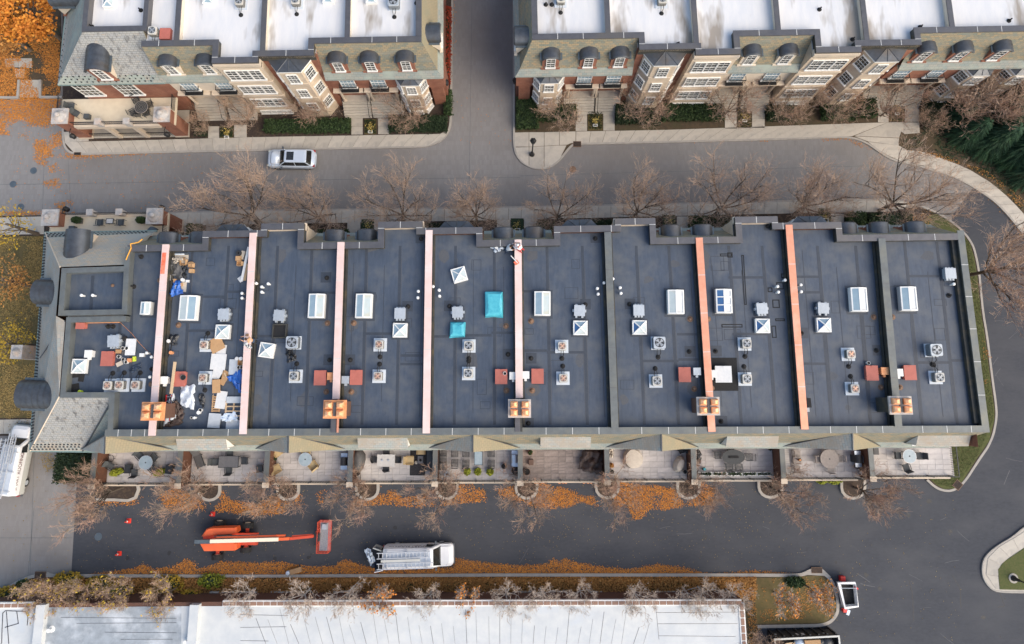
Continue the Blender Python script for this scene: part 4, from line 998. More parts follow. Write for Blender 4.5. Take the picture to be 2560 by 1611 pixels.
def slabs(par,A,B,n,z0=.1,z1=.15,name='slab',m='concrete'):
    # A, B: photo polylines along both edges; n slabs between them
    def at(L,t):
        ls=[math.hypot(b[0]-a[0],b[1]-a[1]) for a,b in zip(L,L[1:])]; d=t*sum(ls); i=0
        while i<len(ls)-1 and d>ls[i]: d-=ls[i]; i+=1
        k=d/ls[i]; return (lerp(L[i][0],L[i+1][0],k),lerp(L[i][1],L[i+1][1],k))
    A=PZ(A,.15);B=PZ(B,.15)
    for i in range(n):
        t0,t1=i/n,(i+1)/n; e=.0
        a,b,c,d=at(A,t0),at(A,t1),at(B,t1),at(B,t0)
        cx=sum(p[0] for p in (a,b,c,d))/4; cy=sum(p[1] for p in (a,b,c,d))/4
        pts=[]
        for p in (a,b,c,d):
            dx,dy=p[0]-cx,p[1]-cy; l=math.hypot(dx,dy); pts.append((p[0]-dx/l*.018-cx,p[1]-dy/l*.018-cy))
        q=MB(); q.prism(pts,0,z1-z0); q.obj(name,m,par,loc=(cx,cy,z0))
nl=[(157,250),(157,322),(158,355),(165,374),(183,386),(640,375.5),(1059,367),(1085,360),(1108,347),(1123,327),(1127,300),(1131,-40),(157,-40)]
IN=island('north_west_block_ground',nl,'mulch',kpts=nl[1:12])
slabs(IN,[(160,355),(300,352),(640,343),(1100,335)],[(186,384),(300,381),(640,373),(1070,365)],28)
slabs(IN,[(1100,335),(1124,322)],[(1070,365),(1112,343)],1)
slabs(IN,[(159,330),(220,328)],[(162,356),(222,353)],2)
nr=[(1284,-40),(1285,367),(1293,393),(1315,414),(1345,423),(1375,419),(1402,398),(1430,360),(1451,360),(1880,350),(2120,342),(2162,353),(2199,380),(2233,401),(2275,409),(2383,440),(2433,466),(2490,504),(2532,550),(2570,600),(2640,720),(3000,720),(3000,-40)]
IR=island('north_east_block_ground',nr,'soil',kpts=nr[:21])
slabs(IR,[(1440,329),(1660,325),(2220,306)],[(1440,358),(1660,353),(2130,341)],21)
for pts in ([(1287,332),(1322,331),(1322,367),(1287,367)],[(1323,331),(1360,331),(1360,365),(1323,367)],[(1361,331),(1398,330),(1398,363),(1361,365)],[(1399,330),(1439,329),(1439,358),(1428,358),(1418,362),(1399,363)],[(1288,369),(1322,368),(1322,415),(1312,410),(1295,392)],[(1323,368),(1360,366),(1360,420),(1345,421),(1323,416)],[(1361,366),(1397,364),(1416,364),(1400,396),(1376,416),(1361,420)]):
    q=MB(); q.prism(PZ(pts,.15),.1,.15); q.obj('slab','concrete',IR)
O=[(2247,364),(2261,376),(2304,378),(2360,398),(2417,420),(2481,459),(2527,499),(2558,533),(2610,600)]
I=[(2170,355),(2203,380),(2238,399),(2300,412),(2383,440),(2440,468),(2493,504),(2530,545),(2580,610)]
slabs(IR,O,I,16)
slabs(IR,[(2220,306),(2262,305)],[(2136,340),(2248,345)],1); slabs(IR,[(2136,341),(2248,346)],[(2170,354),(2247,364)],1)
slabs(IR,[(2262,234),(2262,305)],[(2298,234),(2298,305)],4); slabs(IR,[(2195,240),(2195,306)],[(2222,240),(2222,306)],3); slabs(IR,[(2224,307),(2298,306)],[(2262,336),(2300,333)],2,z1=.157)
def walk(par,x0,x1,y0,y1,n=2): slabs(par,[(x0,y0),(x0,y1)],[(x1,y0),(x1,y1)],n)
for x0,x1,y0,y1 in ((585,617,312,344),(520,548,316,346),(878,907,296,337),(945,973,296,336)): walk(IN,x0,x1,y0,y1)
for x0,x1,y0,y1 in ((1439,1468,272,328),(1508,1537,272,327),(1812,1842,255,322),(1880,1912,252,320)): walk(IR,x0,x1,y0,y1,3)
mi=[(-60,542),(103,539),(432,533),(600,528),(1240,520),(1880,506),(2106,499.5),(2219,499),(2287,511),(2337,528),(2374,551),(2405,575),(2431,609),(2440,640),(2448,682),(2457,780),(2467,836),(2481,949),(2491,1020),(2491,1051),(2479,1105),(2445,1153),(2411,1207),(2385,1227),(2360,1228),(2337,1218),(2318,1200),(2280,1176),(230,1190),(143,1205),(158,1135),(158,1090),(-60,1090)]
IM=island('middle_block_ground',mi,'mulch',kpts=mi[1:27])
slabs(IM,[(405,534),(600,529),(1240,521),(1880,507),(2230,500)],[(405,566),(600,562),(1240,551),(1880,536),(2230,530)],57)
slabs(IM,[(-30,545),(110,541)],[(-30,588),(110,586)],4); slabs(IM,[(-30,1050),(85,1048)],[(-30,1086),(88,1084)],3)
slabs(IM,[(2230,500),(2285,512)],[(2230,529),(2290,518)],1)
for x in (835,868,1243,1277,1275,1310,1653,1690,2035,2080): pass
for x0,x1 in ((868,901),(1242,1276),(1310,1344),(1692,1724),(2078,2110),(460,490),(515,560),(934,950)): walk(IM,x0,x1,561-(x0-600)*.018,595-(x0-600)*.018,1)
q=MB(); q.prism(PZ([(2330,530),(2370,552),(2400,577),(2426,611),(2436,645),(2443,690),(2452,780),(2462,838),(2476,950),(2486,1022),(2486,1050),(2473,1103),(2440,1150),(2407,1203),(2384,1222),(2360,1223),(2340,1212),(2322,1196),(2300,1150),(2300,560)],.13),.1,.135); q.obj('verge','grass',IM)
q=MB(); q.prism(PZ([(-60,592),(118,590),(112,1045),(-60,1046)],.13),.1,.135); q.obj('yard','lawn',IM)
# storm drains
def drain(px,py,w=1.1,l=.55,rz=0):
    x,y=P(px,py,.15); m=MB(); m.obox(0,0,0,w,l,.04); o=m.obj('storm_drain','drain',loc=(x,y,.165),rz=rz); tag(o,'iron storm drain set in the kerb '+DRN.pop(0),'drain')
    m=MB()
    for k in range(9): m.obox(lerp(-w/2+.08,w/2-.08,k/8),0,.028,.05,l*.85,.02)
    m.obj('bar','rubber',o)
DRN=['at the foot of the lamp post bulb','of the south bed by the orange bushes','at the round end of the south bed','of the grass verge by the east corner','below the north corner terrace']
drain(1443,361,.8,.6); drain(101,1438,1.0,.6); drain(2042,1426,.95,.5); drain(2394,1213,.75,.7,.8); drain(194,385,.7,.3)
# southern strip bed
sp=[(-60,1500),(5,1479),(28,1464),(61,1447),(89,1439),(156,1440),(640,1441),(1240,1438),(1880,1438),(2001,1439),(2030,1430),(2055,1431),(2075,1446),(2089,1470),(2096,1515),(2092,1540),(2066,1564),(1894,1567),(1880,1700),(-60,1700)]
IS=island('south_bed_ground',sp,'soil',kpts=sp[:18],kw=.26)
q=MB(); q.prism(PZ([(1885,1446),(2028,1440),(2052,1440),(2068,1452),(2082,1472),(2090,1515),(2086,1537),(2062,1558),(1890,1560)],.13),.1,.135); q.obj('verge','lawn',IS)
q=MB(); q.prism(PZ([(85,1437),(92,1429),(112,1429),(140,1438)],.13),-.02,.14).prism(PZ([(1996,1437),(2026,1423),(2058,1424),(2078,1443),(2060,1440),(2028,1438)],.13),-.02,.14); q.obj('kerb_apron','kerb',IS)
# eastern island with a lamp
ei=[(2640,1290),(2560,1318),(2535,1342),(2495,1365),(2470,1385),(2457,1405),(2456,1436),(2465,1458),(2481,1475),(2501,1481),(2640,1483)]
IE=island('east_island_ground',ei,'concrete',kw=.12)
q=MB(); q.prism(PZ([(2640,1340),(2560,1371),(2510,1405),(2495,1424),(2500,1474),(2640,1477)],.15),.1,.16); q.obj('lawn_patch','grass',IE)
slabs(IE,[(2600,1305),(2540,1343),(2497,1368),(2472,1390),(2461,1420),(2470,1455),(2490,1473)],[(2600,1350),(2558,1370),(2520,1396),(2508,1404),(2494,1424),(2496,1450),(2499,1474)],6)
# north western yard
yd=[(-60,-40),(150,-40),(150,246),(-60,250)]
IY=island('yard_ground',yd,'soil',kerb=False)
q=MB()
for pts in ([(100,200),(100,243),(155,243)],[(-60,244),(44,244),(47,200)]): q.strip(PZ(pts,.3),.22,.0,.35)
q.obj('bed_edging','kerb',IY)
slabs(IY,[(10,146),(80,146)],[(14,168),(80,170)],2); slabs(IY,[(36,172),(62,172)],[(40,196),(60,196)],1); slabs(IY,[(48,200),(48,244)],[(98,200),(98,244)],2)
# planters along the garages
PLN=[(286,334,1250,1),(497,549,1251,0),(694,746,1250,0),(891,945,1249,0),(1091,1143,1247,0),(1290,1343,1246,0),(1490,1546,1245,0),(1694,1749,1246,0),(1897,1956,1244,0),(2104,2162,1246,0)]
PLX=[]
for k,(a,b,yb,irr) in enumerate(PLN):
    c=(a+b)/2; r=(b-a)/2; yt=1200
    pts=[(a,yt),(a,yb-r*.9)]+[(c-r*math.cos(PI*j/8),yb-r*.9+r*.9*math.sin(PI*j/8)) for j in range(1,8)]+[(b,yb-r*.9),(b,yt)]
    if irr: pts=[(258,1212),(286,1210),(286,1250),(320,1252),(338,1245),(346,1225),(343,1206)]; pts=[(240,1250)]+pts[2:]+[(343,1195),(240,1195)]
    o=thing('tree_planter','round ended concrete tree planter against the garages, %s from the west'%ORD[k],'planter',(*P(c,1222,0),0),group='tree planters along the garages',local=False)
    q=MB(); q.prism(PZ(pts,.16),0,.14); q.obj('mulch_bed','mulch',o)
    q=MB(); q.strip(PZ(pts,.16),.24,0,.2); q.obj('concrete_rim','kerb',o); PLX.append(P(c,1218,0))
# manholes
for k,(px,py,lab) in enumerate(((33,461,'blue grey manhole cover farthest left in the paved street'),(84,427,'manhole cover just below the drift of leaves'),(52,518,'purplish manhole cover near the terrace pier'),(246,1342,'manhole cover in the asphalt near the orange lift'),(1432,424,'brown manhole cover below the lamp post bulb'))):
    x,y=P(px,py); q=MB(); q.lathe([(.34,0),(.34,.012),(.28,.014)],20,(x,y,.004)); tag(q.obj('manhole_cover','zinc_blue' if k<4 else 'drain'),lab,'manhole')
# hidden rims avoid: low southern building
zs=3.2
sb=PZ([(-60,1513),(556,1506),(1858,1503),(1870,1700),(-60,1700)],zs)
SB=thing('flat_roofed_building','low building with long white flat roof and brick edged parapet at the bottom','building',(sb[1][0],sb[1][1]-2,0),local=False)
q=MB(); q.prism(sb,0,zs-.12); q.obj('wall','brick_dark',SB,uv=True)
rp=PZ([(452,1517),(1850,1513),(1862,1700),(452,1700)],zs); q=MB(); q.face(*[(x,y,zs-.1) for x,y in rp]); q.obj('white_roof','white_roof_low',SB)
rp=PZ([(100,1520),(452,1517),(452,1700),(100,1700)],zs); q=MB(); q.face(*[(x,y,zs-.1) for x,y in rp]); q.obj('grey_roof','grey_roof',SB)
rp=PZ([(-60,1520),(100,1520),(100,1700),(-60,1700)],zs); q=MB(); q.face(*[(x,y,zs-.1) for x,y in rp]); q.obj('patched_roof','white_roof_low',SB)
m=MB(); 
for px in (104,487): x,y=P(px,1560,zs); m=MB(); m.box(x-.35,x+.4,y-4 if px==104 else y-1.6,y+1.6,zs-.1,zs+.45); m.obj('roof_upstand','white_roof_low',SB)
edge=PZ([(556,1510),(1854,1507.5),(1866,1700)],zs)
q=MB(); q.strip([edge[0],edge[1]],.5,zs-.3,zs-.02); q.strip([edge[1],edge[2]],.5,zs-.3,zs-.02); q.strip(PZ([(-60,1516),(80,1514)],zs),.5,zs-.3,zs-.02); q.obj('parapet','white_trim',SB)
BR=MB().box(-.255,.255,-.14,.14,0,.05).mesh('coping_brick','brick')
for a,b in ((edge[0],edge[1]),(edge[1],edge[2]),(PZ([(-60,1516)],zs)[0],PZ([(80,1514)],zs)[0])):
    L=math.hypot(b[0]-a[0],b[1]-a[1]); n=int(L/.575); an=math.atan2(b[1]-a[1],b[0]-a[0])
    for k in range(n): t=(k+.5)/n; put('coping_brick',BR,SB,(lerp(a[0],b[0],t),lerp(a[1],b[1],t),zs-.03),an)
# roof sheet joints
q=MB(); rr=random.Random(3)
for k in range(36):
    px=640+k*29+rr.uniform(-2,2); tilt=(px-1250)*.045*-1
    if 1640<px: break
    y0=1545+rr.uniform(-25,25); q.strip([P(px,y0,zs),P(px+tilt*.9*(1-0),1611,zs)],.015 if k%3 else .03,zs-.098,zs-.09)
for py,x0,x1 in ((1533,1640,1845),(1561,1645,1845),(1591,1648,1840),(1538,600,720),(1570,600,715),(1603,600,670),(1560,190,440),(1582,260,440),(1600,300,430),(1545,150,440)): q.strip([P(x0,py,zs),P(x1,py+rr.uniform(-2,3),zs)],.028,zs-.098,zs-.089)
q.strip(PZ([(1640,1515),(1648,1600)],zs),.03,zs-.098,zs-.09)
for pts in ([(4,1535),(12,1528),(62,1530),(68,1545),(66,1565)],[(5,1535),(3,1580),(2,1611)],[(14,1530),(20,1611)],[(40,1530),(44,1560),(10,1570)]): q.strip(PZ(pts,zs),.07,zs-.098,zs-.088)
q.obj('sheet_joint','coping',SB)['kind']='stuff'
for px,py in ((122,1577),(464,1606)): x,y=P(px,py,zs+.3); q=MB(); q.lathe([(.28,0),(.28,.02),(.1,.05),(.1,.35),(.17,.36),(.17,.5)],12,(x,y,zs-.1)); q.obj('vent_pipe','white_plastic',SB)
# window wells in front of it
for k,(a,b) in enumerate(((530,640),(682,728),(838,872),(1285,1325),(1378,1412),(1470,1500),(1640,1682))):
    pts=PZ([(a,1482),(b,1482),(b-2,1500),(a-3,1500)],.3); o=thing('window_well','concrete window well between bare trees, %s from the left by the white roof'%ORD[k],'window well',(*pts[0],0),group='window wells of the white roofed building',local=False)
    q=MB(); q.strip([pts[3],pts[0],pts[1],pts[2]],.28,0,.5); q.obj('concrete_rim','concrete',o)
    q=MB(); q.face(*[(x,y,.16) for x,y in pts]); q.obj('well_floor','mulch' if k%3 else 'leaf_red',o)
# ---------------------------------------------------------------- trees, hedges, leaves
def gen_tree(seed,H,spread,th,nl=7,up=.9,tw=8,pale=False,trunk=.16,levels=(5,6)):
    r=random.Random(seed); L=MB(); W=MB(); tips=[]
    def wob(d,k): return (d+Vector((r.uniform(-k,k),r.uniform(-k,k),r.uniform(-k*.6,k)))).normalized()
    def limb(p,d,ln,rad,seg,mb,n,k=.22,tap=.45):
        pts=[p]; 
        for i in range(seg):
            d=wob(d,k); d=(d+Vector((0,0,.08))).normalized(); q=p+d*(ln/seg); a=lerp(rad,rad*tap,i/seg); b=lerp(rad,rad*tap,(i+1)/seg)
            mb.tube(p,q,a,b,n,cap=False); p=q; pts.append(p)
        return pts,d
    def twig(a,b,w):
        d=b-a; n=d.cross(Vector((r.uniform(-1,1),r.uniform(-1,1),r.uniform(-1,1)))).normalized()*w; k=len(W.v); W.v.extend([tuple(a-n),tuple(a+n),tuple(b+n*.6),tuple(b-n*.6)]); W.f.append((k,k+1,k+2,k+3))
    tp,d=limb(Vector((0,0,-.1)),Vector((0,0,1)),th+.1,trunk,3,L,8,.06,.75)
    top=tp[-1]
    for i in range(nl):
        az=2*PI*(i+r.uniform(-.3,.3))/nl; el=up*r.uniform(.75,1.15)
        d=Vector((math.cos(az)*math.cos(el),math.sin(az)*math.cos(el),math.sin(el)))
        s=top if r.random()<.7 else tp[-2].lerp(top,r.random())
        l1=(H-th)*r.uniform(.42,.58) if el>.7 else spread*r.uniform(.5,.7)
        p1,d1=limb(s,d,l1,trunk*.5,3,L,6)
        for j in range(levels[0]):
            t=.25+.75*(j+1)/levels[0]; k=t*3; ii=min(int(k),2); s2=p1[ii].lerp(p1[ii+1],k-ii)
            d2=(d1+Vector((r.uniform(-1,1),r.uniform(-1,1),r.uniform(-.35,.8)))*1.05).normalized()
            p2,d2=limb(s2,d2,spread*r.uniform(.32,.5),trunk*.18,3,L,5)
            for q in range(levels[1]):
                t=.25+.75*(q+1)/levels[1]; k=t*3; ii=min(int(k),2); s3=p2[ii].lerp(p2[ii+1],k-ii)
                d3=(d2+Vector((r.uniform(-1,1),r.uniform(-1,1),r.uniform(-.4,.8)))*.9).normalized()
                p3,d3=limb(s3,d3,spread*r.uniform(.2,.32),trunk*.06,2,W,3,.3,.5)
                for w in range(tw):
                    t=.15+.85*(w+1)/tw; k=t*2; ii=min(int(k),1); s4=p3[ii].lerp(p3[ii+1],k-ii)
                    d4=(d3+Vector((r.uniform(-1,1),r.uniform(-1,1),r.uniform(-.5,.9)))*.9).normalized()
                    e=s4+d4*spread*r.uniform(.09,.19); twig(s4,e,.0095); tips.append(e)
                    for _ in range(2):
                        s5=s4.lerp(e,r.uniform(.3,.9)); d5=(d4+Vector((r.uniform(-1,1),r.uniform(-1,1),r.uniform(-.5,.8)))*.8).normalized(); twig(s5,s5+d5*spread*r.uniform(.05,.11),.008)
    return L,W,tips
def leafquads(mb,pts,size,r,flat=.0):
    for p in pts:
        a=Vector((r.uniform(-1,1),r.uniform(-1,1),r.uniform(-1,1)*(1-flat))).normalized(); b=a.cross(Vector((r.uniform(-1,1),r.uniform(-1,1),r.uniform(.2,1)))).normalized()
        s=size*r.uniform(.6,1.3); p=Vector(p); mb.face(p-a*s-b*s*.6,p+a*s-b*s*.6,p+a*s+b*s*.6,p-a*s+b*s*.6)
TREES={}
def treeproto(key,name,cat,bark,twigm,leafm=None,leafn=0,**kw):
    L,W,tips=gen_tree(**kw); t=thing(name,'x',cat); L.obj('trunk',bark,t); W.obj('crown',twigm,t)
    if leafm:
        r=random.Random(kw['seed']); q=MB(); pts=[p+Vector((r.uniform(-.1,.1),)*3) for p in r.sample(tips,min(leafn,len(tips)))]; leafquads(q,pts,.09,r); q.obj('leaves',leafm,t)
    TREES[key]=Proto(t)
for k in range(4): treeproto('s%d'%k,'bare_tree','tree','bark_dark','twig',seed=20+k,H=10.6,spread=4.8,th=2.2+.2*k,nl=9,up=.85,tw=6,levels=(7,6))
for k in range(3): treeproto('p%d'%k,'bare_tree','tree','bark_dark','twig_red',seed=40+k,H=7.4,spread=3.2,th=1.8,nl=8,up=1.0,tw=7,trunk=.1,levels=(4,6))
for k in range(3): treeproto('w%d'%k,'pale_tree','tree','bark_pale','twig_pale',seed=60+k,H=5.4,spread=2.1,th=2.0,nl=6,up=.95,tw=6,trunk=.09,levels=(4,5))
for k in range(2): treeproto('y%d'%k,'bare_tree','tree','bark','twig',leafm='leaf_yellow',leafn=130,seed=80+k,H=5.6,spread=2.4,th=1.8,nl=7,up=.85,tw=7,trunk=.11)
treeproto('o0','autumn_tree','tree','bark','twig_pale',leafm='leaf_orange',leafn=220,seed=91,H=5.2,spread=2.0,th=1.9,nl=6,up=.95,tw=6,trunk=.09)
for k in range(2): treeproto('n%d'%k,'bare_tree','tree','bark','twig_red' if k else 'twig',seed=100+k,H=6.4,spread=3.6,th=1.1,nl=8,up=.75,tw=5,trunk=.1,levels=(6,5))
rt=random.Random(8)
def plant(key,px,py,label,group,scale=1.,z=0.):
    x,y=P(px,py,z); return TREES[key].at((x,y,z),rt.uniform(0,6.28),label,group,scale*rt.uniform(.95,1.05))
for i,(px,py,s) in enumerate(((648,560,1.18),(812,556,.95),(1010,552,1.06),(1192,556,.95),(1392,550,.95),(1582,543,.98),(1780,541,1.08),(1985,536,1.12),(2195,528,1.3))):
    plant('s%d'%(i%4),px,py,'bare reddish street tree behind the middle row, %s from the west'%ORD[i],'bare trees along the north street',s*.88)
plant('s1',2422,688,'bare tree leaning over the kerb at the east end of the middle row','bare trees along the north street',1.1)
for i,(x,y) in enumerate(PLX): 
    o=TREES['p%d'%(i%3)].at((x,y,.14),rt.uniform(0,6.28),'bare thin tree in the %s garage planter from the west'%ORD[i],'bare trees in the garage planters',rt.uniform(.95,1.1)*(1.25 if i==0 else 1))
for i,px in enumerate((642,780,886,1081,1265,1350,1445,1576,1707,1743,1812)):
    plant('w%d'%(i%3),px,1468+rt.uniform(-4,5),'pale barked leafless tree by the white roof, %s from the left'%ORD[i],'pale trees along the white roofed building',rt.uniform(.8,1.1))
for i,(px,s) in enumerate(((972,1.0),(1170,.85))): plant('o0',px,1466,'small tree with orange leaves by the white roof, %s'%('below the ladder van' if i==0 else 'right of the ladder van'),'orange trees along the white roofed building',s)
for i,(px,py,s) in enumerate(((150,1462,.95),(240,1466,.85),(340,1464,.9),(450,1464,.85))): plant('y%d'%(i%2),px,py,'yellowing half bare tree in the south bed, %s from the left'%ORD[i],'yellowing trees of the south bed',s)
for i,(px,py,s) in enumerate(((2010,1462,.9),(1935,1480,.95))): plant('o0',px,py,'sparse tree with last orange leaves on the rounded lawn, %s'%('by the white rimmed bin' if i==0 else 'left one near the white roof'),'trees on the rounded lawn',s)
plant('n0',1882,1600,'bare tangled tree beside the black dumpster','bare trees by the dumpster',.8)
for i,(px,py,s,k) in enumerate(((628,306,.9,0),(798,290,1.05,1),(1028,306,1.05,1),(520,322,.55,0),(1395,305,1.0,0),(1600,290,1.15,1),(1808,290,1.1,1),(1945,292,.9,0),(2058,288,1.1,0),(2200,292,1.0,1),(2372,292,1.35,1),(2420,268,1.5,0),(2475,235,1.3,0),(2300,320,.6,0))):
    plant('n%d'%k,px,py,'leafless garden tree before the northern houses, %s from the west'%ORD[sorted((628,798,1028,520,1395,1600,1808,1945,2058,2200,2372,2420,2475,2300)).index(px)],'garden trees before the northern houses',s)
# evergreen thicket of single firs in the north east
def fir_mesh(seed,H,Rr):
    r=random.Random(seed); q=MB()
    for k in range(620):
        z=H*(1-(r.random()**.7)*.93); rad=Rr*(1-z/H)**.75+.15; az=r.uniform(0,2*PI)
        d=Vector((math.cos(az),math.sin(az),-.25)); p=Vector((0,0,z))+d*rad*r.uniform(.35,.8); ln=rad*.3+.3
        for j in range(7):
            t=j/6; c=p+d*ln*t+Vector((0,0,-.25*t*t*ln)); side=Vector((-d.y,d.x,0))
            for sg in (-1,1):
                w=(.3*(1-t*.75))*r.uniform(.7,1.2); e=c+side*sg*w+d*.24+Vector((0,0,-.1+r.uniform(-.05,.05))); n=d*.055
                q.face(c-n,c+n,e)
    return q
FIR=[]
for k in range(2):
    t=thing('fir_tree','x','tree'); MB().tube((0,0,-.1),(0,0,5.5),.16,.04,7).obj('trunk','bark_dark',t); fir_mesh(200+k,6.2,2.2).obj('crown','leaf_fir',t); FIR.append(Proto(t))
for i,(px,py,s) in enumerate(((2400,345,.75),(2455,365,.9),(2520,390,1.0),(2470,320,.9),(2545,330,1.1),(2560,440,.95),(2380,300,.6),(2600,380,1.2),(2500,275,1.0),(2580,270,1.1))):
    x,y=P(px,py,0); FIR[i%2].at((x,y,0),rt.uniform(0,6.28),'dark green fir in the north east thicket, %s from the left'%ORD[sorted((2400,2455,2520,2470,2545,2560,2380,2600,2500,2580)).index(px)],'firs of the north east thicket',s)
# maple crown, top left
def leafy(name,label,px,py,z,Rx,Rz,n,m,size=.13,seed=1,trunk='bark'):
    r=random.Random(seed); x,y=P(px,py,z); t=thing(name,label,'tree',(x,y,0))
    q=MB(); q.tube((0,0,-.1),(0,0,z),.22,.1,8)
    for k in range(14): a=r.uniform(0,6.28); q.tube((0,0,z*.45+r.random()*z*.35),(math.cos(a)*Rx*.8,math.sin(a)*Rx*.8,z+r.uniform(-.5,1)*Rz*.6),.06,.015,4,cap=False)
    q.obj('trunk',trunk,t); pts=[]
    cl=[]
    for k in range(46):
        v=Vector((r.gauss(0,1),r.gauss(0,1),r.gauss(0,1))).normalized()*r.uniform(.55,1)**.6; cl.append(Vector((v.x*Rx,v.y*Rx,z+v.z*Rz)))
    for k in range(n):
        c=r.choice(cl); pts.append(c+Vector((r.gauss(0,.42),r.gauss(0,.42),r.gauss(0,.25))))
    q=MB(); leafquads(q,pts,size,r,.4); q.obj('crown',m,t); return t
leafy('maple_tree','orange leaved maple in the top left corner',48,18,6.5,3.1,1.8,6500,'leaf_orange',.12,3)
leafy('maple_tree','dark half bare maple beside the orange one at the left edge',-20,60,5.5,2.6,1.6,2200,'leaf_fall_brown',.1,4)
leafy('small_tree','small yellow leaved tree over the pavement at the left edge',15,560,4.5,1.9,1.2,420,'leaf_yellow',.08,5)
leafy('small_tree','sparse yellow tree in the western yard below the chimney pier',20,860,3.8,1.8,1.2,700,'leaf_yellow',.08,6)
leafy('small_tree','brownish sparse tree in the western yard by the upper flat roof',5,700,4.2,2.0,1.3,800,'leaf_fall_brown',.08,7)
# shrubs and hedges
def hedge(name,label,pts,h,m='leaf_green',n=None,group='hedges',size=.07,seed=0,rnd=False):
    r=random.Random(seed+len(pts)*7+int(pts[0][0])); W=[P(a,b,h*.8) for a,b in pts]
    x0=min(p[0] for p in W);x1=max(p[0] for p in W);y0=min(p[1] for p in W);y1=max(p[1] for p in W)
    cx,cy=(x0+x1)/2,(y0+y1)/2; o=thing(name,label,'hedge' if name=='hedge' else 'shrub',(cx,cy,.1),group=group)
    q=MB(); q.box(x0-cx+.12,x1-cx-.12,y0-cy+.12,y1-cy-.12,0,h-.15); 
    if rnd: q=MB(); q.lathe([(.02,0),(.3,.1),(.36,h*.5),(.2,h*.85)],8,(0,0,0),(x1-x0),(y1-y0))
    q.obj('stems','leaf_dark',o); lp=[]
    A=(x1-x0)*(y1-y0); n=n or int(A*190+(x1-x0+y1-y0)*2*h*90)
    for k in range(n):
        if rnd:
            v=Vector((r.gauss(0,1),r.gauss(0,1),abs(r.gauss(0,1)))).normalized()*r.uniform(.75,1.05); lp.append((v.x*(x1-x0)/2,v.y*(y1-y0)/2,v.z*h*.9+.1)); continue
        if r.random()<A/(A+(x1-x0+y1-y0)*h): p=(r.uniform(x0,x1)-cx,r.uniform(y0,y1)-cy,h+r.uniform(-.2,.08))
        else:
            e=r.choice((0,1,2,3)); p=(r.uniform(x0,x1)-cx if e<2 else (x0 if e==2 else x1)-cx,(y0 if e==0 else y1)-cy if e<2 else r.uniform(y0,y1)-cy,r.uniform(.05,h)); p=(p[0]+r.gauss(0,.06),p[1]+r.gauss(0,.06),p[2])
        lp.append(p)
    q=MB(); leafquads(q,lp,size,r); q.obj('foliage',m,o); return o
HN='clipped dark green hedge '
for lab,a,b,c,d,h,m in ((HN+'left of the garden walk by the silver car',600,872-185,1,1,1,1),):pass
hl=[('between the two terrace steps of the cream house',(490,318,512,338),.7),('below the brick bay by the silver car, left part',(665,300,760,330),.8),('below the brick bay by the silver car, right part',(765,298,872,330),.8),('at the corner bed of the side street, west side',(975,290,1115,328),.8),('along the wall at the corner beside the lamp',(1292,245,1345,318),1.0),('under the low bay beside the lamp, right part',(1350,262,1440,300),.8),('under the second bay east of the side street',(1540,262,1650,308),.8),('before the third house east of the side street',(1655,262,1730,300),.8),('before the fourth house east of the side street, left part',(1735,262,1810,300),.7),('before the fourth house east of the side street, right part',(1918,265,1985,300),.7),('under bare branches before the fifth house',(2055,262,2140,298),.8),('beside the last garden walk under bare branches',(2150,240,2192,290),.8),('at the foot of the easternmost house',(2305,225,2400,320),.8),('along the brick wall west of the side street',(1112,228,1128,285),.8)]
for k,(l,(a,b,c,d),h) in enumerate(hl): hedge('hedge',HN+l,[(a,b),(c,d)],h,'leaf_green' if k%3 else 'leaf_dark',seed=k,group='hedges before the northern houses')
hm=[('left of the walk by the second barrel dormer',(772,575,868,600)),('right of the third street tree',(1065,560,1130,590)),('left of the fifth street tree',(1344,555,1385,582)),('between bay roof and sixth street tree',(1475,552,1530,566)),('left of the seventh street tree',(1724,542,1765,570)),('behind the brick corner at the eighth copper wall',(1772,540,1836,570)),('behind the eastern barrel dormers, short one',(2118,532,2165,560)),('behind the eastern barrel dormers, long one',(2172,535,2278,566)),('between terrace pier and first bay',(470,562,500,592))]
for k,(l,(a,b,c,d)) in enumerate(hm): hedge('hedge',HN+l,[(a,b),(c,d)],.8,'leaf_dark' if k%2 else 'leaf_green',seed=50+k,group='hedges behind the middle row')
hedge('hedge','tall dark hedge beside the western garage end wall',[(146,1134),(226,1206)],1.5,'leaf_dark',seed=90,group='hedges behind the middle row')
hedge('hedge','reddish hedge strip along the side street wall',[(1108,20),(1124,205)],.8,'leaf_red',seed=91,group='hedges before the northern houses')
# flower beds between walks
FB=[('between the walks of the corner house by the side street',911,941,298,336,IN),('between the walks beside the lamp post',1470,1506,274,326,IR),('between the middle walks east of the side street',1845,1878,255,320,IR),('between the last walks under bare branches',2224,2261,236,303,IR),('under the terrace of the cream house',550,583,316,345,IN)]
for k,(l,a,b,c,d,isl) in enumerate(FB):
    t=thing('flower_bed','small planted bed '+l,'flower bed',(*P((a+b)/2,(c+d)/2),.12),group='planted beds between the garden walks',local=False)
    q=MB(); q.prism(PZ([(a,c),(b,c),(b,d),(a,d)],.15),.1,.15); q.obj('ground_cover','lawn',t)
    r=random.Random(k); q=MB(); pts=[(*P(r.uniform(a+1,b-1),r.uniform(c+2,d-2),.2),.16+r.random()*.12) for _ in range(420)]; leafquads(q,pts,.055,r); q.obj('leaves','leaf_dark',t)
    x,y=P((a+b)/2,lerp(c,d,.55),.3); q=MB(); leafquads(q,[(x+r.gauss(0,.2),y+r.gauss(0,.2),.35+r.random()*.15) for _ in range(70)],.06,r); q.obj('flowers','flower_yellow',t)['kind']='stuff'
    q=MB(); q.strip([(x-.2,y-.55),(x+.2,y-.55),(x+.2,y-.35),(x-.2,y-.35)],.05,.15,.3,closed=True); q.obj('edging','white_trim',t)
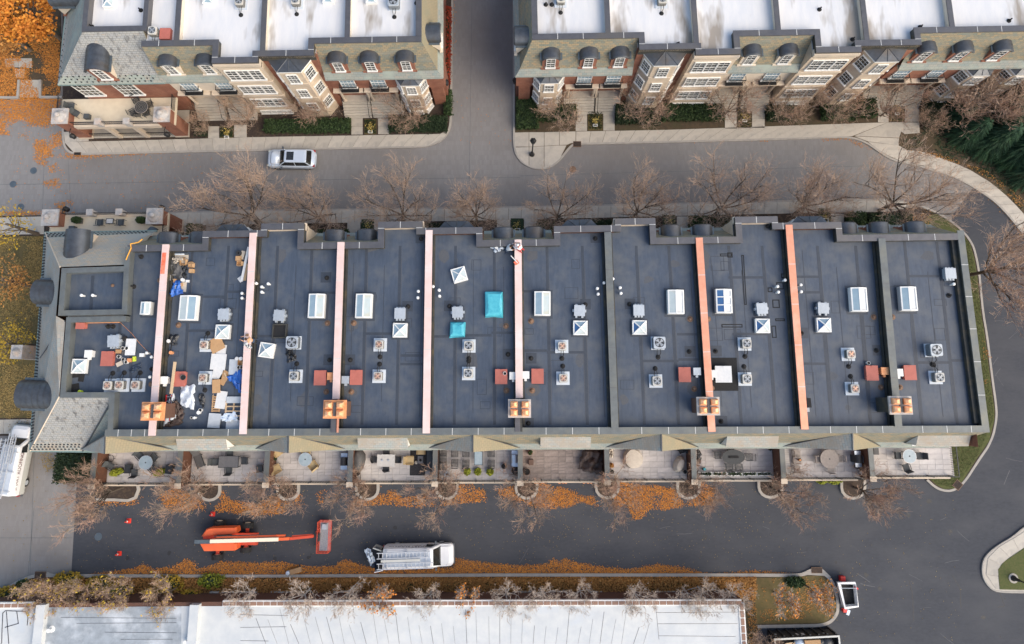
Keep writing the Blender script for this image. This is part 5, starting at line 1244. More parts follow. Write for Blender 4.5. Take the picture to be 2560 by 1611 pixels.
for k,(px,py) in enumerate(((919,567),(1293,565),(1673,556),(2062,540))):
    x,y=P(px,py,.2); t=thing('flower_bed','square planted bed with yellow flowers behind the middle row, %s from the west'%ORD[k],'flower bed',(x,y,.12),group='square beds behind the middle row'); q=MB(); q.box(-.62,.62,-.75,.75,-.05,.06); q.obj('ground_cover','leaf_dark',t); r=random.Random(k+30); q=MB(); leafquads(q,[(r.gauss(0,.2),r.gauss(0,.25),.2+r.random()*.2) for _ in range(60)],.06,r); q.obj('flowers','flower_yellow',t)['kind']='stuff'
    q=MB(); q.strip([(-.2,-.7),(.25,-.7),(.25,-.3),(-.2,-.3)],.06,.05,.2,closed=True); q.obj('edging','white_trim',t)
# colourful bushes of the south bed
bu=[(20,1490,.9,'leaf_yellow'),(165,1450,.8,'leaf_yellow'),(245,1462,.8,'leaf_yellow'),(420,1462,.9,'leaf_yellow'),(300,1482,.7,'leaf_lime'),(380,1490,.8,'leaf_yellow'),(525,1455,.8,'leaf_lime'),(475,1490,.7,'leaf_yellow'),(60,1463,.5,'leaf_green'),(1100,1489,.5,'leaf_red'),(925,1488,.4,'leaf_red'),(1990,1457,.6,'leaf_green'),(2055,1200,.4,'leaf_lime'),(2088,1200,.45,'leaf_lime')]
bn=['golden bush at the curved kerb on the far left','golden bush behind the storm drain at left','broad golden bush below the traffic cones','golden bush with dark gaps under the boom lift','low lime bush among the golden ones','golden bush close to the grey roof','lime green bush left of the window well','rust gold bush next to the lime one','small green bush by the curved kerb','red leaved shrub beside the window well','small red shrub left of the ladder van bed','dark green bush on the rounded lawn','low lime shrub at the garages near the east end','second lime shrub at the garages near the east end']
for k,((px,py,h,m),l) in enumerate(zip(bu,bn)):
    w=34*h/.8; o=hedge('bush',l,[(px-w,py-w*.6),(px+w,py+w*.6)],h,m,n=int(560*h),seed=k,rnd=True,size=.085,group='bushes of the southern beds')
# ---------------------------------------------------------------- fallen leaves and ground cover (stuff)
def vn(x,y,s=0):
    def h(i,j): 
        v=math.sin(i*127.1+j*311.7+s*74.7)*43758.5453; return v-math.floor(v)
    i,j=math.floor(x),math.floor(y); u,v=x-i,y-j; u=u*u*(3-2*u); v=v*v*(3-2*v)
    return lerp(lerp(h(i,j),h(i+1,j),u),lerp(h(i,j+1),h(i+1,j+1),u),v)
def inpoly(x,y,pl):
    c=False; j=len(pl)-1
    for i in range(len(pl)):
        if (pl[i][1]>y)!=(pl[j][1]>y) and x<(pl[j][0]-pl[i][0])*(y-pl[i][1])/(pl[j][1]-pl[i][1])+pl[i][0]: c=not c
        j=i
    return c
def leaves(name,label,m,regions,size=.07,seed=0,zr=.035):
    r=random.Random(seed); q=MB()
    for pts,z,dens,thr,sc in regions:
        pl=PZ(pts,z); x0=min(p[0] for p in pl);x1=max(p[0] for p in pl);y0=min(p[1] for p in pl);y1=max(p[1] for p in pl)
        n=int((x1-x0)*(y1-y0)*dens)
        for _ in range(n):
            x,y=r.uniform(x0,x1),r.uniform(y0,y1)
            if not inpoly(x,y,pl): continue
            v=.65*vn(x*sc,y*sc,seed)+.35*vn(x*sc*3,y*sc*3,seed+3)
            if r.random()>max(.012,min(1,(v-thr+.07)/.2)): continue
            if z<.1: x+=r.gauss(0,.13); y+=r.gauss(0,.07)
            a=r.uniform(0,PI); s=size*r.uniform(.6,1.25); t1,t2=r.uniform(-.5,.5)*s,r.uniform(-.5,.5)*s; zz=z+.012+r.random()*zr
            ca,sa=math.cos(a)*s,math.sin(a)*s
            q.face((x-ca,y-sa,zz-t1),(x+sa*.6,y-ca*.6,zz-t2),(x+ca,y+sa,zz+t1),(x-sa*.6,y+ca*.6,zz+t2))
    o=q.obj(name,m); tag(o,label,'leaves',kind='stuff'); return o
kerbleaf=[(215,1438),(330,1422),(360,1412),(385,1424),(440,1416),(460,1400),(480,1404),(495,1424),(560,1404),(640,1408),(700,1405),(760,1416),(830,1418),(860,1400),(900,1412),(940,1425),(1130,1420),(1140,1396),(1190,1405),(1240,1410),(1290,1415),(1370,1412),(1385,1396),(1400,1412),(1410,1396),(1445,1408),(1520,1420),(1580,1424),(1640,1412),(1700,1418),(1760,1434),(1800,1435),(1880,1428),(1990,1436),(1990,1439),(215,1439)]
leaves('fallen_leaves','thick drift of orange fallen leaves along the southern kerb','leaf_fall',[(kerbleaf,.01,420,0,1),([(700,1444),(1890,1442),(1890,1460),(700,1458)],.13,320,.2,1.2)],.05,1)
leaves('fallen_leaves','orange leaves drifted round the garage planters','leaf_fall',[
 ([(395,1235),(440,1220),(500,1250),(550,1252),(555,1225),(575,1250),(640,1262),(690,1240),(760,1235),(760,1262),(700,1285),(640,1290),(560,1280),(420,1280)],.01,300,.42,.7),
 ([(790,1230),(890,1215),(960,1215),(1010,1245),(1060,1240),(1095,1215),(1150,1205),(1210,1215),(1215,1255),(1150,1258),(1060,1270),(960,1262),(880,1265),(800,1258)],.01,270,.48,.6),
 ([(1245,1225),(1345,1202),(1440,1230),(1445,1258),(1400,1275),(1340,1268),(1250,1240)],.01,330,.38,.7),
 ([(1440,1240),(1490,1240),(1550,1205),(1600,1215),(1640,1215),(1690,1225),(1750,1202),(1790,1225),(1780,1262),(1700,1268),(1660,1275),(1620,1275),(1600,1300),(1585,1300),(1570,1265),(1500,1268),(1450,1255)],.01,350,.34,.7),
 ([(240,1252),(345,1250),(355,1215),(360,1245),(330,1265),(250,1262)],.01,200,.3,.8),
 ],.05,2)
leaves('fallen_leaves','carpet of orange leaves over the north west street corner','leaf_fall',[
 ([(-40,90),(150,90),(150,250),(-40,250)],.14,330,.3,.5),([(-40,246),(150,246),(158,380),(215,388),(180,398),(120,392),(60,345),(-40,330)],.01,340,.42,.45),
 ([(90,350),(115,350),(120,400),(150,410),(155,425),(130,432),(85,402)],.01,220,.3,.8),([(110,455),(145,445),(150,470),(120,475)],.01,200,.35,1),
 ([(140,510),(175,500),(190,540),(150,545)],.01,170,.35,1),([(-30,530),(105,528),(105,538),(-30,540)],.01,200,.2,1),([(160,388),(460,376),(460,380),(170,398)],.01,170,.25,1),
 ([(1130,0),(1138,0),(1135,150),(1130,150)],.01,40,.3,1),([(1130,230),(1880,352),(1880,356),(1460,366),(1130,372)],.008,1,0,1),([(1500,357),(2120,342),(2190,378),(2180,380),(2115,350),(1500,362)],.01,90,.55,.5),
 ([(20,380),(600,380),(600,520),(20,520)],.008,2.5,0,1)],.058,3)
leaves('fallen_leaves','yellow brown leaves scattered over the western yard','leaf_fall_yellow',[([(-40,592),(116,592),(110,1046),(-40,1046)],.14,240,.3,.8),([(105,1130),(160,1132),(150,1175),(120,1190),(103,1160)],.008,130,.3,1),([(-40,1048),(85,1048),(85,1086),(-40,1086)],.15,60,.5,1),([(0,1095),(180,1195),(180,1430),(0,1430)],.008,1.2,0,1)],.058,4)
leaves('fallen_leaves','brown leaves and low cover over the south bed','leaf_fall_brown',[([(20,1470),(90,1445),(700,1444),(1890,1444),(1890,1500),(560,1500),(20,1508)],.14,340,.2,1.0),([(1890,1446),(2050,1442),(2085,1480),(2085,1540),(1890,1556)],.14,150,.42,.8),([(1865,1505),(1890,1500),(1895,1611),(1875,1611)],.14,120,.2,1)],.055,5)
leaves('ground_cover','russet low ground cover filling the bed along the white roofed building','leaf_fall_brown',[([(560,1446),(1890,1446),(1890,1482),(560,1482)],.14,210,.1,1.1),([(30,1462),(90,1446),(640,1446),(560,1496),(30,1500)],.14,170,.15,1.1)],.075,16,.42)
leaves('ground_cover','dark green low ground cover in the south bed','leaf_green',[([(560,1455),(1890,1455),(1890,1480),(560,1480)],.16,90,.45,.9),([(60,1450),(700,1450),(560,1500),(60,1508)],.16,80,.5,.9)],.06,6)
leaves('ground_cover','brown and green undergrowth beneath the north east thicket','leaf_dark',[([(2305,230),(2560,180),(2600,560),(2545,515),(2480,450),(2400,410),(2300,372),(2255,372),(2252,350),(2305,338)],.14,70,.35,.7)],.09,7)
leaves('fallen_leaves','brown leaves on the grass beside the curved north east pavement','leaf_fall_brown',[([(2270,376),(2420,418),(2490,458),(2560,530),(2560,500),(2470,430),(2350,385)],.14,90,.35,.9),([(2440,470),(2500,508),(2560,590),(2560,600),(2490,510)],.01,70,.4,.9),([(2280,512),(2330,530),(2330,560),(2280,560)],.14,60,.4,1),([(2455,840),(2480,840),(2480,960),(2462,960)],.14,50,.4,1)],.065,8)
leaves('lawn_grass','short green grass of the east verge','grass',[([(2325,532),(2400,577),(2426,611),(2440,690),(2460,838),(2484,1022),(2484,1050),(2440,1150),(2384,1220),(2340,1210),(2322,1196),(2300,1150),(2390,1100),(2470,1060),(2400,580)],.14,160,.1,1)],.05,9)
leaves('fallen_leaves','pale leaf specks scattered over the eastern asphalt','leaf_fall_yellow',[([(1300,1240),(2400,1240),(2400,1611),(2100,1611),(2090,1440),(1300,1430)],.008,1.3,0,1),([(200,1190),(1300,1190),(1300,1430),(200,1430)],.008,2.4,0,1),([(1300,1200),(1900,1200),(1900,1430),(1300,1430)],.008,2,0,1)],.045,10)
# ---------------------------------------------------------------- air conditioners and loose things on the roofs
def ac_proto(w,h,fan,body):
    t=thing('air_conditioner','x','air conditioner'); q=MB(); q.box(-.52,.52,-.52,.52,0,.09); q.obj('pad','pad',t)
    def rr(s,z,n=4):
        pts=[]
        for cx,cy,a0 in ((1,1,0),(-1,1,90),(-1,-1,180),(1,-1,270)):
            for k in range(n+1): a=R(a0+90*k/n); pts.append((cx*s*.72+math.cos(a)*s*.28,cy*s*.72+math.sin(a)*s*.28,z))
        return pts
    s=w/2; q=MB(); q.loft([rr(s,.11),rr(s,h),rr(s*.96,h+.03)]); b=q.obj('casing',body,t)
    q=MB()
    for k in range(7): z=.18+k*(h-.24)/7; q.loft([rr(s+.012,z),rr(s+.012,z+.025)],cap=False)
    q.obj('louvre','metal_dark',b)
    q=MB(); q.lathe([(s*.8,0),(s*.8,.005)],20,(0,0,h+.032)); q.obj('fan_well','dark_hole' if fan!='fan_copper' else 'drain',b)
    q=MB()
    for k in range(4):
        a=k*PI/2+.4; c,sn=math.cos(a),math.sin(a); r=s*.74
        q.face((.05*c,.05*sn,h+.045),(r*math.cos(a-.1),r*math.sin(a-.1),h+.05),(r*math.cos(a+.75),r*math.sin(a+.75),h+.06),(.05*math.cos(a+.8),.05*math.sin(a+.8),h+.05))
    q.lathe([(.09,0),(.09,.02)],10,(0,0,h+.05)); q.obj('fan_blade',fan,b)
    q=MB()
    for k in range(3): 
        rr_=s*(.3+.25*k); pts=[(rr_*math.cos(2*PI*j/16),rr_*math.sin(2*PI*j/16)) for j in range(16)]; q.strip(pts,.012,h+.06,h+.07,closed=True)
    q.obj('fan_guard','galv',b)
    q=MB(); q.path([(s*.3,-s,.3),(s*.35,-s-.3,.35),(s*.1,-s-.55,.2),(0,-s-.6,0)],.025); q.path([(-s*.2,-s,.3),(-s*.25,-s-.25,.3),(-.05,-s-.6,.02)],.02); q.lathe([(.2,0),(.2,.02),(.08,.05),(.07,.14)],10,(0,-s-.62,0)); q.obj('pipe','rubber',t)
    return Proto(t)
ACC=ac_proto(.66,.62,'fan_copper','condenser'); ACG=ac_proto(.72,.66,'fan_grey','condenser'); ACB=ac_proto(.95,.8,'fan_grey','galv')
acs=[(273,964,ACC,0),(302,963,ACC,0),(342,963,ACC,0),(513,863,ACC,PI),(510,945,ACC,0),(734,857,ACB,0),(737,941,ACG,PI),(949,862,ACC,0),(946,941,ACC,PI),(1172,865,ACG,0),(1171,934,ACG,PI),(1405,866,ACC,0),(1408,946,ACC,PI),(1646,858,ACB,0),(1641,953,ACG,PI),(1864,860,ACG,0),(1865,948,ACG,PI),(2124,886,ACC,0),(2134,972,ACC,PI),(2333,876,ACB,0),(2344,944,ACG,PI)]
hn=['western end house','cluttered second roof','third roof','fourth roof','roof with cyan tarps','sixth roof','seventh roof','roof with the rubber mat','ninth roof','eastern end roof']
pos={}
for k,(px,py,pr,rz) in enumerate(acs):
    u=unit_at(px,py); n=pos.get(u,0); pos[u]=n+1
    w=('upper','lower')[n] if u else ('leftmost','middle','rightmost')[n]
    x,y=P(px,py,ZR+.35); pr.at((x,y,ZR),rz+ (PI if u==0 else 0),'%s %s air conditioner on the %s'%(w,'copper fanned' if pr is ACC else 'grey fanned',hn[u]),'air conditioners on the middle row')
def one(name,mb,m,label,cat,group=None,smooth=False,uv=False):
    o=mb.obj(name,m,smooth=smooth,uv=uv); tag(o,label,cat,group); return o
def rp(px,py,z=ZR): return P(px,py,z)
def sheet(name,pts,z,m,label,cat,h=.12,seed=0,n=9,group=None,amp=1.):
    # crumpled cloth: a grid over a photo-measured outline (four corners), folded
    r=random.Random(seed); A,B,C,D=[P(a,b,z) for a,b in pts]; q=MB(); v=[]
    for j in range(n+1):
        for i in range(n+1):
            s,t=i/n,j/n; x=lerp(lerp(A[0],B[0],s),lerp(D[0],C[0],s),t); y=lerp(lerp(A[1],B[1],s),lerp(D[1],C[1],s),t)
            e=1 if 0<i<n and 0<j<n else .35
            fold=.5+.5*math.sin(s*13+t*7+seed+2.5*vn(s*5,t*5,seed)); v.append((x+r.gauss(0,.06)*amp,y+r.gauss(0,.06)*amp,z+.02+h*e*(.55*fold+.45*vn(s*7,t*7,seed+5))))
    q.v=v
    for j in range(n):
        for i in range(n): k=j*(n+1)+i; q.f.append((k,k+1,k+n+2,k+n+1))
    o=q.obj(name,m,smooth=True); tag(o,label,cat,group); return o
def boxat(name,px,py,w,l,h,m,label,cat,rz=0.,z=ZR,group=None,open_=False):
    x,y=P(px,py,z+h); q=MB()
    if open_:
        t=.02; q.obox(0,0,.01,w,l,.02); 
        for a,b,c,d in ((0,l/2,w,t),(0,-l/2,w,t),(w/2,0,t,l),(-w/2,0,t,l)): q.obox(a,b,h/2,c,d,h)
        q.obox(0,l/2+.12,h*.8,w,.24,.012,0,-.6).obox(w/2+.1,0,h*.8,.2,l,.012,0,0,.6)
    else: q.obox(0,0,h/2,w,l,h)
    o=q.obj(name,m,loc=(x,y,z),rz=rz); tag(o,label,cat,group)
    return o
# cyan tarps over the fifth roof's skylights
def tarp_box(px,py,w,l,h,label):
    x,y=P(px,py,ZR+h); r=random.Random(int(px)); q=MB(); n=6; rings=[]
    for k,(e,z) in enumerate(((.09,.0),(.05,.12),(.03,h*.7),(0,h),(-.18,h+.12))):
        ring=[]
        for a,b in ((-1,-1),(0,-1),(1,-1),(1,0),(1,1),(0,1),(-1,1),(-1,0)): ring.append((a*(w/2+e)+r.gauss(0,.025),b*(l/2+e)+r.gauss(0,.025),z+r.gauss(0,.02)*(k>0)))
        rings.append(ring)
    q.loft(rings); o=q.obj('tarp','tarp_cyan',loc=(x,y,ZR)); tag(o,label,'tarp','cyan tarps'); return o
tarp_box(1235,760,1.28,1.9,.5,'large bright cyan tarp wrapped over the long skylight')
tarp_box(1143,824,1.05,1.05,.42,'small bright cyan tarp wrapped over the square skylight opening')
# loose skylights and the open curb
for px,py,rz,l in ((666,876,-.14,'loose white pyramid skylight set down by the second copper wall'),(1148,687,.28,'loose white pyramid skylight lying askew on the roof with cyan tarps')):
    x,y=P(px,py,ZR+.35); m,g=pyr_mesh(1.15); t=thing('skylight_dome',l,'skylight',(x,y,ZR),rz,group='loose pyramid skylights'); m.obj('frame','white_trim',t)
    for q,cn in zip(g,('glass_pale','glass_pale','glass_sky','glass_sky')): q.obj('pane',cn,t)
x,y=P(698,828,ZR+.3); q=MB(); q.strip([(x-.52,y-.52),(x+.52,y-.52),(x+.52,y+.52),(x-.52,y+.52)],.1,ZR,ZR+.3,closed=True); o=q.obj('skylight_curb','flashing',house(698,828)); q=MB(); q.box(x-.47,x+.47,y-.47,y+.47,ZR+.02,ZR+.2); q.obj('opening','dark_hole',o)
# cluttered second roof
sheet('tarp',((450,962),(490,965),(486,1028),(452,1010)),ZR,'tarp_silver','crumpled silver blue tarp below the red hatch','tarp',.35,1)
sheet('tarp',((424,985),(444,1000),(462,1030),(448,1052)),ZR,'tarp_brown','dark brown tarp folded along the red ladder','tarp',.3,2)
sheet('tarp',((404,1068),(438,1042),(464,1035),(452,1062)),ZR,'tarp_brown','brown end of tarp trailing below the red ladder','tarp',.25,3)
sheet('tarp',((429,985),(437,985),(443,1050),(408,1066)),ZR,'foam_grey','long white plastic sheet lying beside the red ladder','plastic sheet',.3,4,amp=.5)
sheet('tarp',((565,940),(607,922),(604,985),(590,965)),ZR,'tarp_blue','royal blue tarp crumpled against the second copper wall','tarp',.4,5)
sheet('tarp',((434,706),(452,703),(458,734),(426,744)),ZR,'tarp_blue','blue tarp bundle near the first copper wall','tarp',.45,6)
sheet('tarp',((498,985),(512,985),(512,1020),(500,1010)),ZR,'bag_black','black plastic bag between the tarps and the boards','bag',.25,7)
sheet('tarp',((426,840),(446,838),(442,866),(428,860)),ZR,'bag_black','black cloth bundle by the first copper wall','bag',.35,8)
sheet('tarp',((428,648),(456,660),(460,700),(426,690)),ZR,'cover_grey','grey blue tarp over rolls by the first copper wall','tarp',.3,9)
sheet('tarp',((455,662),(468,668),(466,696),(456,690)),ZR,'bag_black','coil of black hose beside the cardboard boxes','hose',.2,10)
sheet('tarp',((1212,612),(1255,608),(1262,622),(1240,632)),ZR,'tarp_silver','silver plastic sheet beside the kneeling roofer','plastic sheet',.3,11)
sheet('tarp',((716,870),(730,878),(742,902),(720,908)),ZR,'bag_black','torn black bag below the big air conditioner','bag',.25,12)
sheet('tarp',((322,922),(350,908),(352,922),(330,934)),ZR,'cloth_navy','dark jacket lying below the tools on the end roof','jacket',.2,13)
sheet('tarp',((540,1042),(590,1030),(596,1052),(560,1055)),ZR+.1,'plastic_sheet','pale plastic film over the boards at the roof edge','plastic sheet',.15,14)
# ladder, boards
def ladder_mesh(n,L,w,m,name,label,loc,rz,group=None,tilt=0):
    t=thing(name,label,'ladder',loc,rz,group)
    for sg in (-1,1): q=MB(); q.obox(sg*w/2,0,.06,.06,L,.1); q.obj('rail',m,t)
    for k in range(n): q=MB(); q.tube((-w/2,lerp(-L/2+.15,L/2-.15,k/(n-1)),.06),(w/2,lerp(-L/2+.15,L/2-.15,k/(n-1)),.06),.028,.028,6); q.obj('rung','aluminium',t)
    return t
x,y=rp(422,1020); ladder_mesh(6,2.0,.42,'ladder_red','ladder','red sided ladder lying under tarps by the first copper wall',(x,y,ZR+.05),.0)
def board(px0,py0,px1,py1,w,m,label,z=.04,h=.05,cat='board',name='board'):
    a=P(px0,py0,ZR+z);b=P(px1,py1,ZR+z); q=MB(); q.strip([a,b],w,ZR+z,ZR+z+h); return one(name,q,m,label,cat,'boards on the roofs')
board(438,905,428,985,.22,'wood','long wooden plank standing out over the red hatch',.5,.06)
board(622,618,604,704,.2,'foam_white','long white board leaning by the second copper wall near the boxes',.3,.05)
board(617,660,612,702,.22,'wood','short plank beside the long white board at the second copper wall')
board(561,932,568,945,.12,'wood','short pale stick between white foam boards and blue tarp',.1)
for k,(px,py,w,l,rz,m,lab) in enumerate(((549,905,.75,2.7,-.09,'foam_white','topmost long white foam board of the pile beside the air conditioners'),(546,905,1.2,1.25,-.05,'foam_white','wide white foam board under the long one'),(541,862,1.1,1.1,.5,'cardboard','brown cardboard sheet at the upper end of the foam boards'),(541,966,.62,1.05,.08,'cardboard','cardboard sheet below the foam boards'),(560,945,.6,1.1,-.5,'cardboard','slanted cardboard sheet next to the blue tarp'),(553,1000,.8,1.35,-.12,'foam_white','white panel leaning on the pallet'),(585,1000,1.15,.5,0,'foam_grey','grey panel above the slatted pallet'),(536,1052,.95,1.1,-.06,'foam_grey','grey foam panel left of the roof edge pile'),(583,1062,1.1,.7,0,'foam_grey','grey foam panel right of the roof edge pile'),(584,918,.7,1.2,0,'foam_grey','grey sheet under the glue pots by the second copper wall'),(445,640,.05,.05,0,'foam_grey','small scrap'),(327,868,.8,1.3,0,'foam_white','white sheet under the tools on the end roof'),(500,735,.05,.05,0,'wood','scrap'))):
    if w<.1: continue
    zz=.03+.05*(k%4); x,y=P(px,py,ZR+zz); q=MB(); q.obox(0,0,0,w,l,.045); o=q.obj('panel',m,loc=(x,y,ZR+zz+.02),rz=rz); tag(o,lab,'panel','loose panels on the roofs')
t=thing('pallet','slatted wooden pallet by the second copper wall',('pallet'),(*rp(588,1022),ZR),0)
for k in range(4): q=MB(); q.box(-.75,.55,-.6+k*.36,-.5+k*.36,.1,.14); q.obj('slat','wood',t)
for sx in (-.7,-.1,.5): q=MB(); q.box(sx-.05,sx+.05,-.62,.62,0,.1); q.obj('bearer','wood',t)
t=thing('pallet','brown slatted pallet half under the white panel',('pallet'),(*rp(541,1010),ZR),0)
for k in range(7): q=MB(); q.box(-.32,.32,-.6+k*.18,-.49+k*.18,.08,.12); q.obj('slat','cardboard',t)
for sx in (-.28,.28): q=MB(); q.box(sx-.04,sx+.04,-.62,.7,0,.08); q.obj('bearer','wood',t)
# boxes and pails
G='boxes and pails on the second roof'
for px,py,w,l,h,m,lab,rz,op in ((456,656,.42,.42,.3,'cardboard','open cardboard box beside the pipe rolls',.1,1),(476,662,.4,.36,.35,'cardboard','closed cardboard box right of the open box',0,0),(475,664,.28,.25,.4,'cardboard','open small box stacked by the closed box',0,1),(477,677,.34,.3,.35,'cardboard','cardboard box with white label below the open small box',0,0),(451,712,.26,.24,.25,'cardboard','orange brown box above the blue bundle',.1,0),(441,718,.22,.3,.25,'foam_white','white carton on the blue bundle',-.1,0),(436,702,.2,.3,.2,'cardboard','upright cardboard offcut by the blue bundle',0,0),(427,694,.3,.48,.12,'foam_white','white sheet folded by the first copper wall',.2,0),(468,703,.25,.2,.18,'foam_white','small white box right of the grey tarp',0,0),(595,646,.42,.36,.34,'cardboard','brown box by the white board at the second copper wall',0,0),(597,659,.34,.34,.3,'cardboard','open brown box below the other by the white board',0,1),(606,638,.3,.7,.12,'cover_tan','pale canvas strip behind the brown boxes',-.2,0),(599,908,.3,.32,.3,'cardboard','brown carton beside the second copper wall glue pots',0,1),(603,697,.5,.42,.04,'foam_white','square white offcut at the foot of the white board',.7,0),(452,718,.9,.8,.02,'cover_tan','tan cardboard sheet under the blue bundle',0,0),(452,648,1.2,.7,.03,'cover_tan','tan board under the pipe rolls',0,0),(446,636,.95,.1,.1,'plastic_sheet','pale blue channel lying above the pipe rolls',0,0),(465,635,.2,.16,.14,'zinc_blue','blue grey battery box at the end of the channel',0,0)):
    boxat('carton',px,py,w,l,h,m,lab,'box',rz,ZR,G,bool(op))
def pail(px,py,label,m='white_plastic',r=.14,h=.3,z=ZR,group=G,name='pail',lid=True):
    x,y=P(px,py,z+h); t=thing(name,label,'bucket',(x,y,z),0,group); q=MB(); q.lathe([(r*.85,0),(r,h),(r*.9,h),(r*.78,.04)],12); q.obj('body',m,t)
    if lid: q=MB(); q.lathe([(r*1.04,h),(r*1.04,h+.03),(r*.2,h+.035)],12); q.obj('lid',m,t)
    else: q=MB(); q.lathe([(r*.88,h-.05),(r*.88,h-.045)],12); q.obj('contents','dark_hole',t)
pail(421,853,'round white pail by the black bundle near the first copper wall'); pail(456,700,'white pail at the corner of the grey tarp'); pail(592,897,'white pail above the brown carton','foam_white'); pail(602,897,'white pail next to the copper wall above the carton'); pail(596,919,'open glue pail by the carton',lid=False); pail(603,919,'second open glue pail by the copper wall',lid=False); pail(496,1032,'white pail below the black bag'); pail(500,1026,'open white pail below the black bag',lid=False); pail(478,1045,'open small white pail left of the white pails',lid=False,r=.1); pail(486,1045,'small white pail at the lower end of the bag',r=.1); pail(584,922,'teal rimmed pot beside the glue pails','tarp_cyan',r=.12,h=.1,lid=False); pail(427,882,'orange lidded pail under the hose by the first copper wall','clay')
for k,(px,py) in enumerate(((434,648),(442,648),(442,653),(438,656),(450,648),(455,648))):
    x,y=P(px,py,ZR+.3); q=MB(); q.lathe([(.1,0),(.1,.34),(.055,.34),(.055,.02)],12,(x,y,ZR+.03)); one('pipe_roll',q,'cover_tan','upright brown pipe roll, %s of the group by the first copper wall'%ORD[k],'roll','pipe rolls')
x,y=P(596,633,ZR+.3); q=MB(); q.lathe([(.22,0),(.22,.3),(.07,.3),(.07,.02)],14,(x,y,ZR)); one('membrane_roll',q,'cover_black','black roll standing by the white board','roll')
# end roof tools
pail(306,871,'white open pail, left of the pair at the top of the tool pile',lid=False,r=.15); pail(316,871,'white open pail, right of the pair at the top of the tool pile',lid=False,r=.15); pail(296,892,'white open pail at the left of the tool pile',lid=False); pail(307,899,'orange stained pail in the middle of the tool pile',lid=False,m='foam_white'); pail(314,906,'white pail at the bottom of the tool pile',lid=False)
for px,py,w,l,h,m,lab,rz in ((295,879,.4,.3,.2,'cardboard','brown carton on the left of the tool pile',0),(322,901,.3,.28,.2,'clay','orange box in the tool pile',0),(298,910,.5,.32,.1,'cover_tan','tan canvas folded at the bottom of the tool pile',.5),(354,888,.36,.28,.2,'white_plastic','white plastic box right of the tool pile',0),(310,882,.4,.25,.1,'cover_grey','grey tool bag on the tool pile',.3),(335,898,.24,.38,.12,'hi_vis','yellow green safety vest on the tool pile',.1),(323,885,.35,.25,.14,'rubber','dark tool tray with red handles in the tool pile',-.1),(310,847,.26,.34,.25,'rubber','black box behind the tilted vent',.2),(186,935,.75,.6,.03,'rubber','black rubber sheet near the rusty flashing, upper one',.1),(203,945,.45,.6,.03,'rubber','black rubber sheet near the rusty flashing, right one',-.1),(185,970,.8,.6,.03,'rubber','black rubber sheet near the rusty flashing, lower one',.2),(2016,1008,.75,.72,.55,'rubber','black box standing left of the eighth copper wall',0.05),(2014,1022,.6,.5,.03,'foam_grey','grey slab beside the black box by the eighth copper wall',0)):
    boxat('tool_box',px,py,w,l,h,m,lab,'box',rz,ZR,'loose things on the roofs')
pail(199,980,'yellow and white pail near the rusty flashing','hi_vis'); pail(457,944,'dark helmet like tub on the red hatch of the second roof','cover_grey',r=.22,h=.18,z=ZR+.42,lid=False); pail(1262,934,'black ringed pot on the red hatch of the roof with cyan tarps','white_plastic',r=.14,h=.12,z=ZR+.42,lid=False); pail(2172,908,'white pot with black bag at the red hatch of the ninth roof',lid=False)
pts=[(355,598),(345,606),(325,610),(327,620),(324,627),(318,640),(314,650)]; q=MB(); q.path([(*P(a,b,ZP+.1),ZP+.05) for a,b in pts],.045); one('rope',q,'rope_orange','orange rope tied over the parapet corner of the end house','rope')
q=MB(); q.path([(*P(a,b,ZR+.03),ZR+.03) for a,b in ((300,806),(330,835),(350,860),(380,890))],.015); one('rope',q,'clay','thin red line lying across the end roof','rope')
q=MB(); q.path([(*P(a,b,ZR+.03),ZR+.03) for a,b in ((432,852),(428,870),(424,885),(414,905))],.03); one('hose',q,'rubber','black hose trailing from the orange lidded pail','hose')
# tool on the fifth wall
a=P(1277,640,ZP+.2);b=P(1294,658,ZP+.2); q=MB(); q.tube((*a,ZP+.25),(*b,ZP+.25),.04); t=one('broom',q,'white_trim','orange headed brush with white handle on the fifth copper wall','brush'); x,y=P(1291,657,ZP+.2); q=MB(); q.obox(x,y,ZP+.2,.35,.3,.12,.6); q.obj('head','orange_paint',t)
# fittings of the northern white roofs (parts of those houses)
def nhouse(px): 
    s=NF.inv(*P(px,60,ZR))[0]
    for u in (NLU+NRU)[::-1]:
        if s>=u['secs'][0][1]-.1: return u['t']
    return NLU[0]['t']
for px,py in ((270,8),(520,-2),(690,-4),(820,-4),(945,-3)): skylight_pyr.__globals__; 
def nsky(px,py,w=.95,h=.35):
    x,y=P(px,py,ZR+h); m,g=pyr_mesh(w); o=m.obj('skylight','white_trim',nhouse(px),loc=(x,y,ZR))
    for q,c in zip(g,('glass_sky','glass_pale','glass_sky','glass_sky')): q.obj('pane',c,o)
for p in ((270,5),(520,-4),(820,-6),(928,-6)): nsky(*p)
x,y=P(412,84,ZR+.4); q=MB(); q.box(x-.45,x+.45,y-.5,y+.5,ZR,ZR+.4); q.obj('roof_hatch','hatch_red',NLU[0]['t'])
for k,(px,py) in enumerate(((985,8),(384,80),(1402,0),(1655,2),(600,6),(740,4))):
    x,y=P(px,py,ZR+.4); (ACB if k==0 else ACG).at((x,y,ZR),0,'rooftop air conditioner, white northern roof, %s'%['at the corner west of the side street','beside the red hatch','first one east of the side street','second one east of the side street','above the cream stone house','above the brick bay house'][k],'air conditioners on the northern roofs')
fitn=((1365,8),(1380,8),(1535,88),(1697,107),(2052,20),(2305,64),(2135,95),(2528,48),(225,63),(348,22),(1040,4))
for px,py in fitn: x,y=P(px,py,ZR+.3); put('vent_pipe',PIPED,nhouse(px),(x,y,ZR+.004))
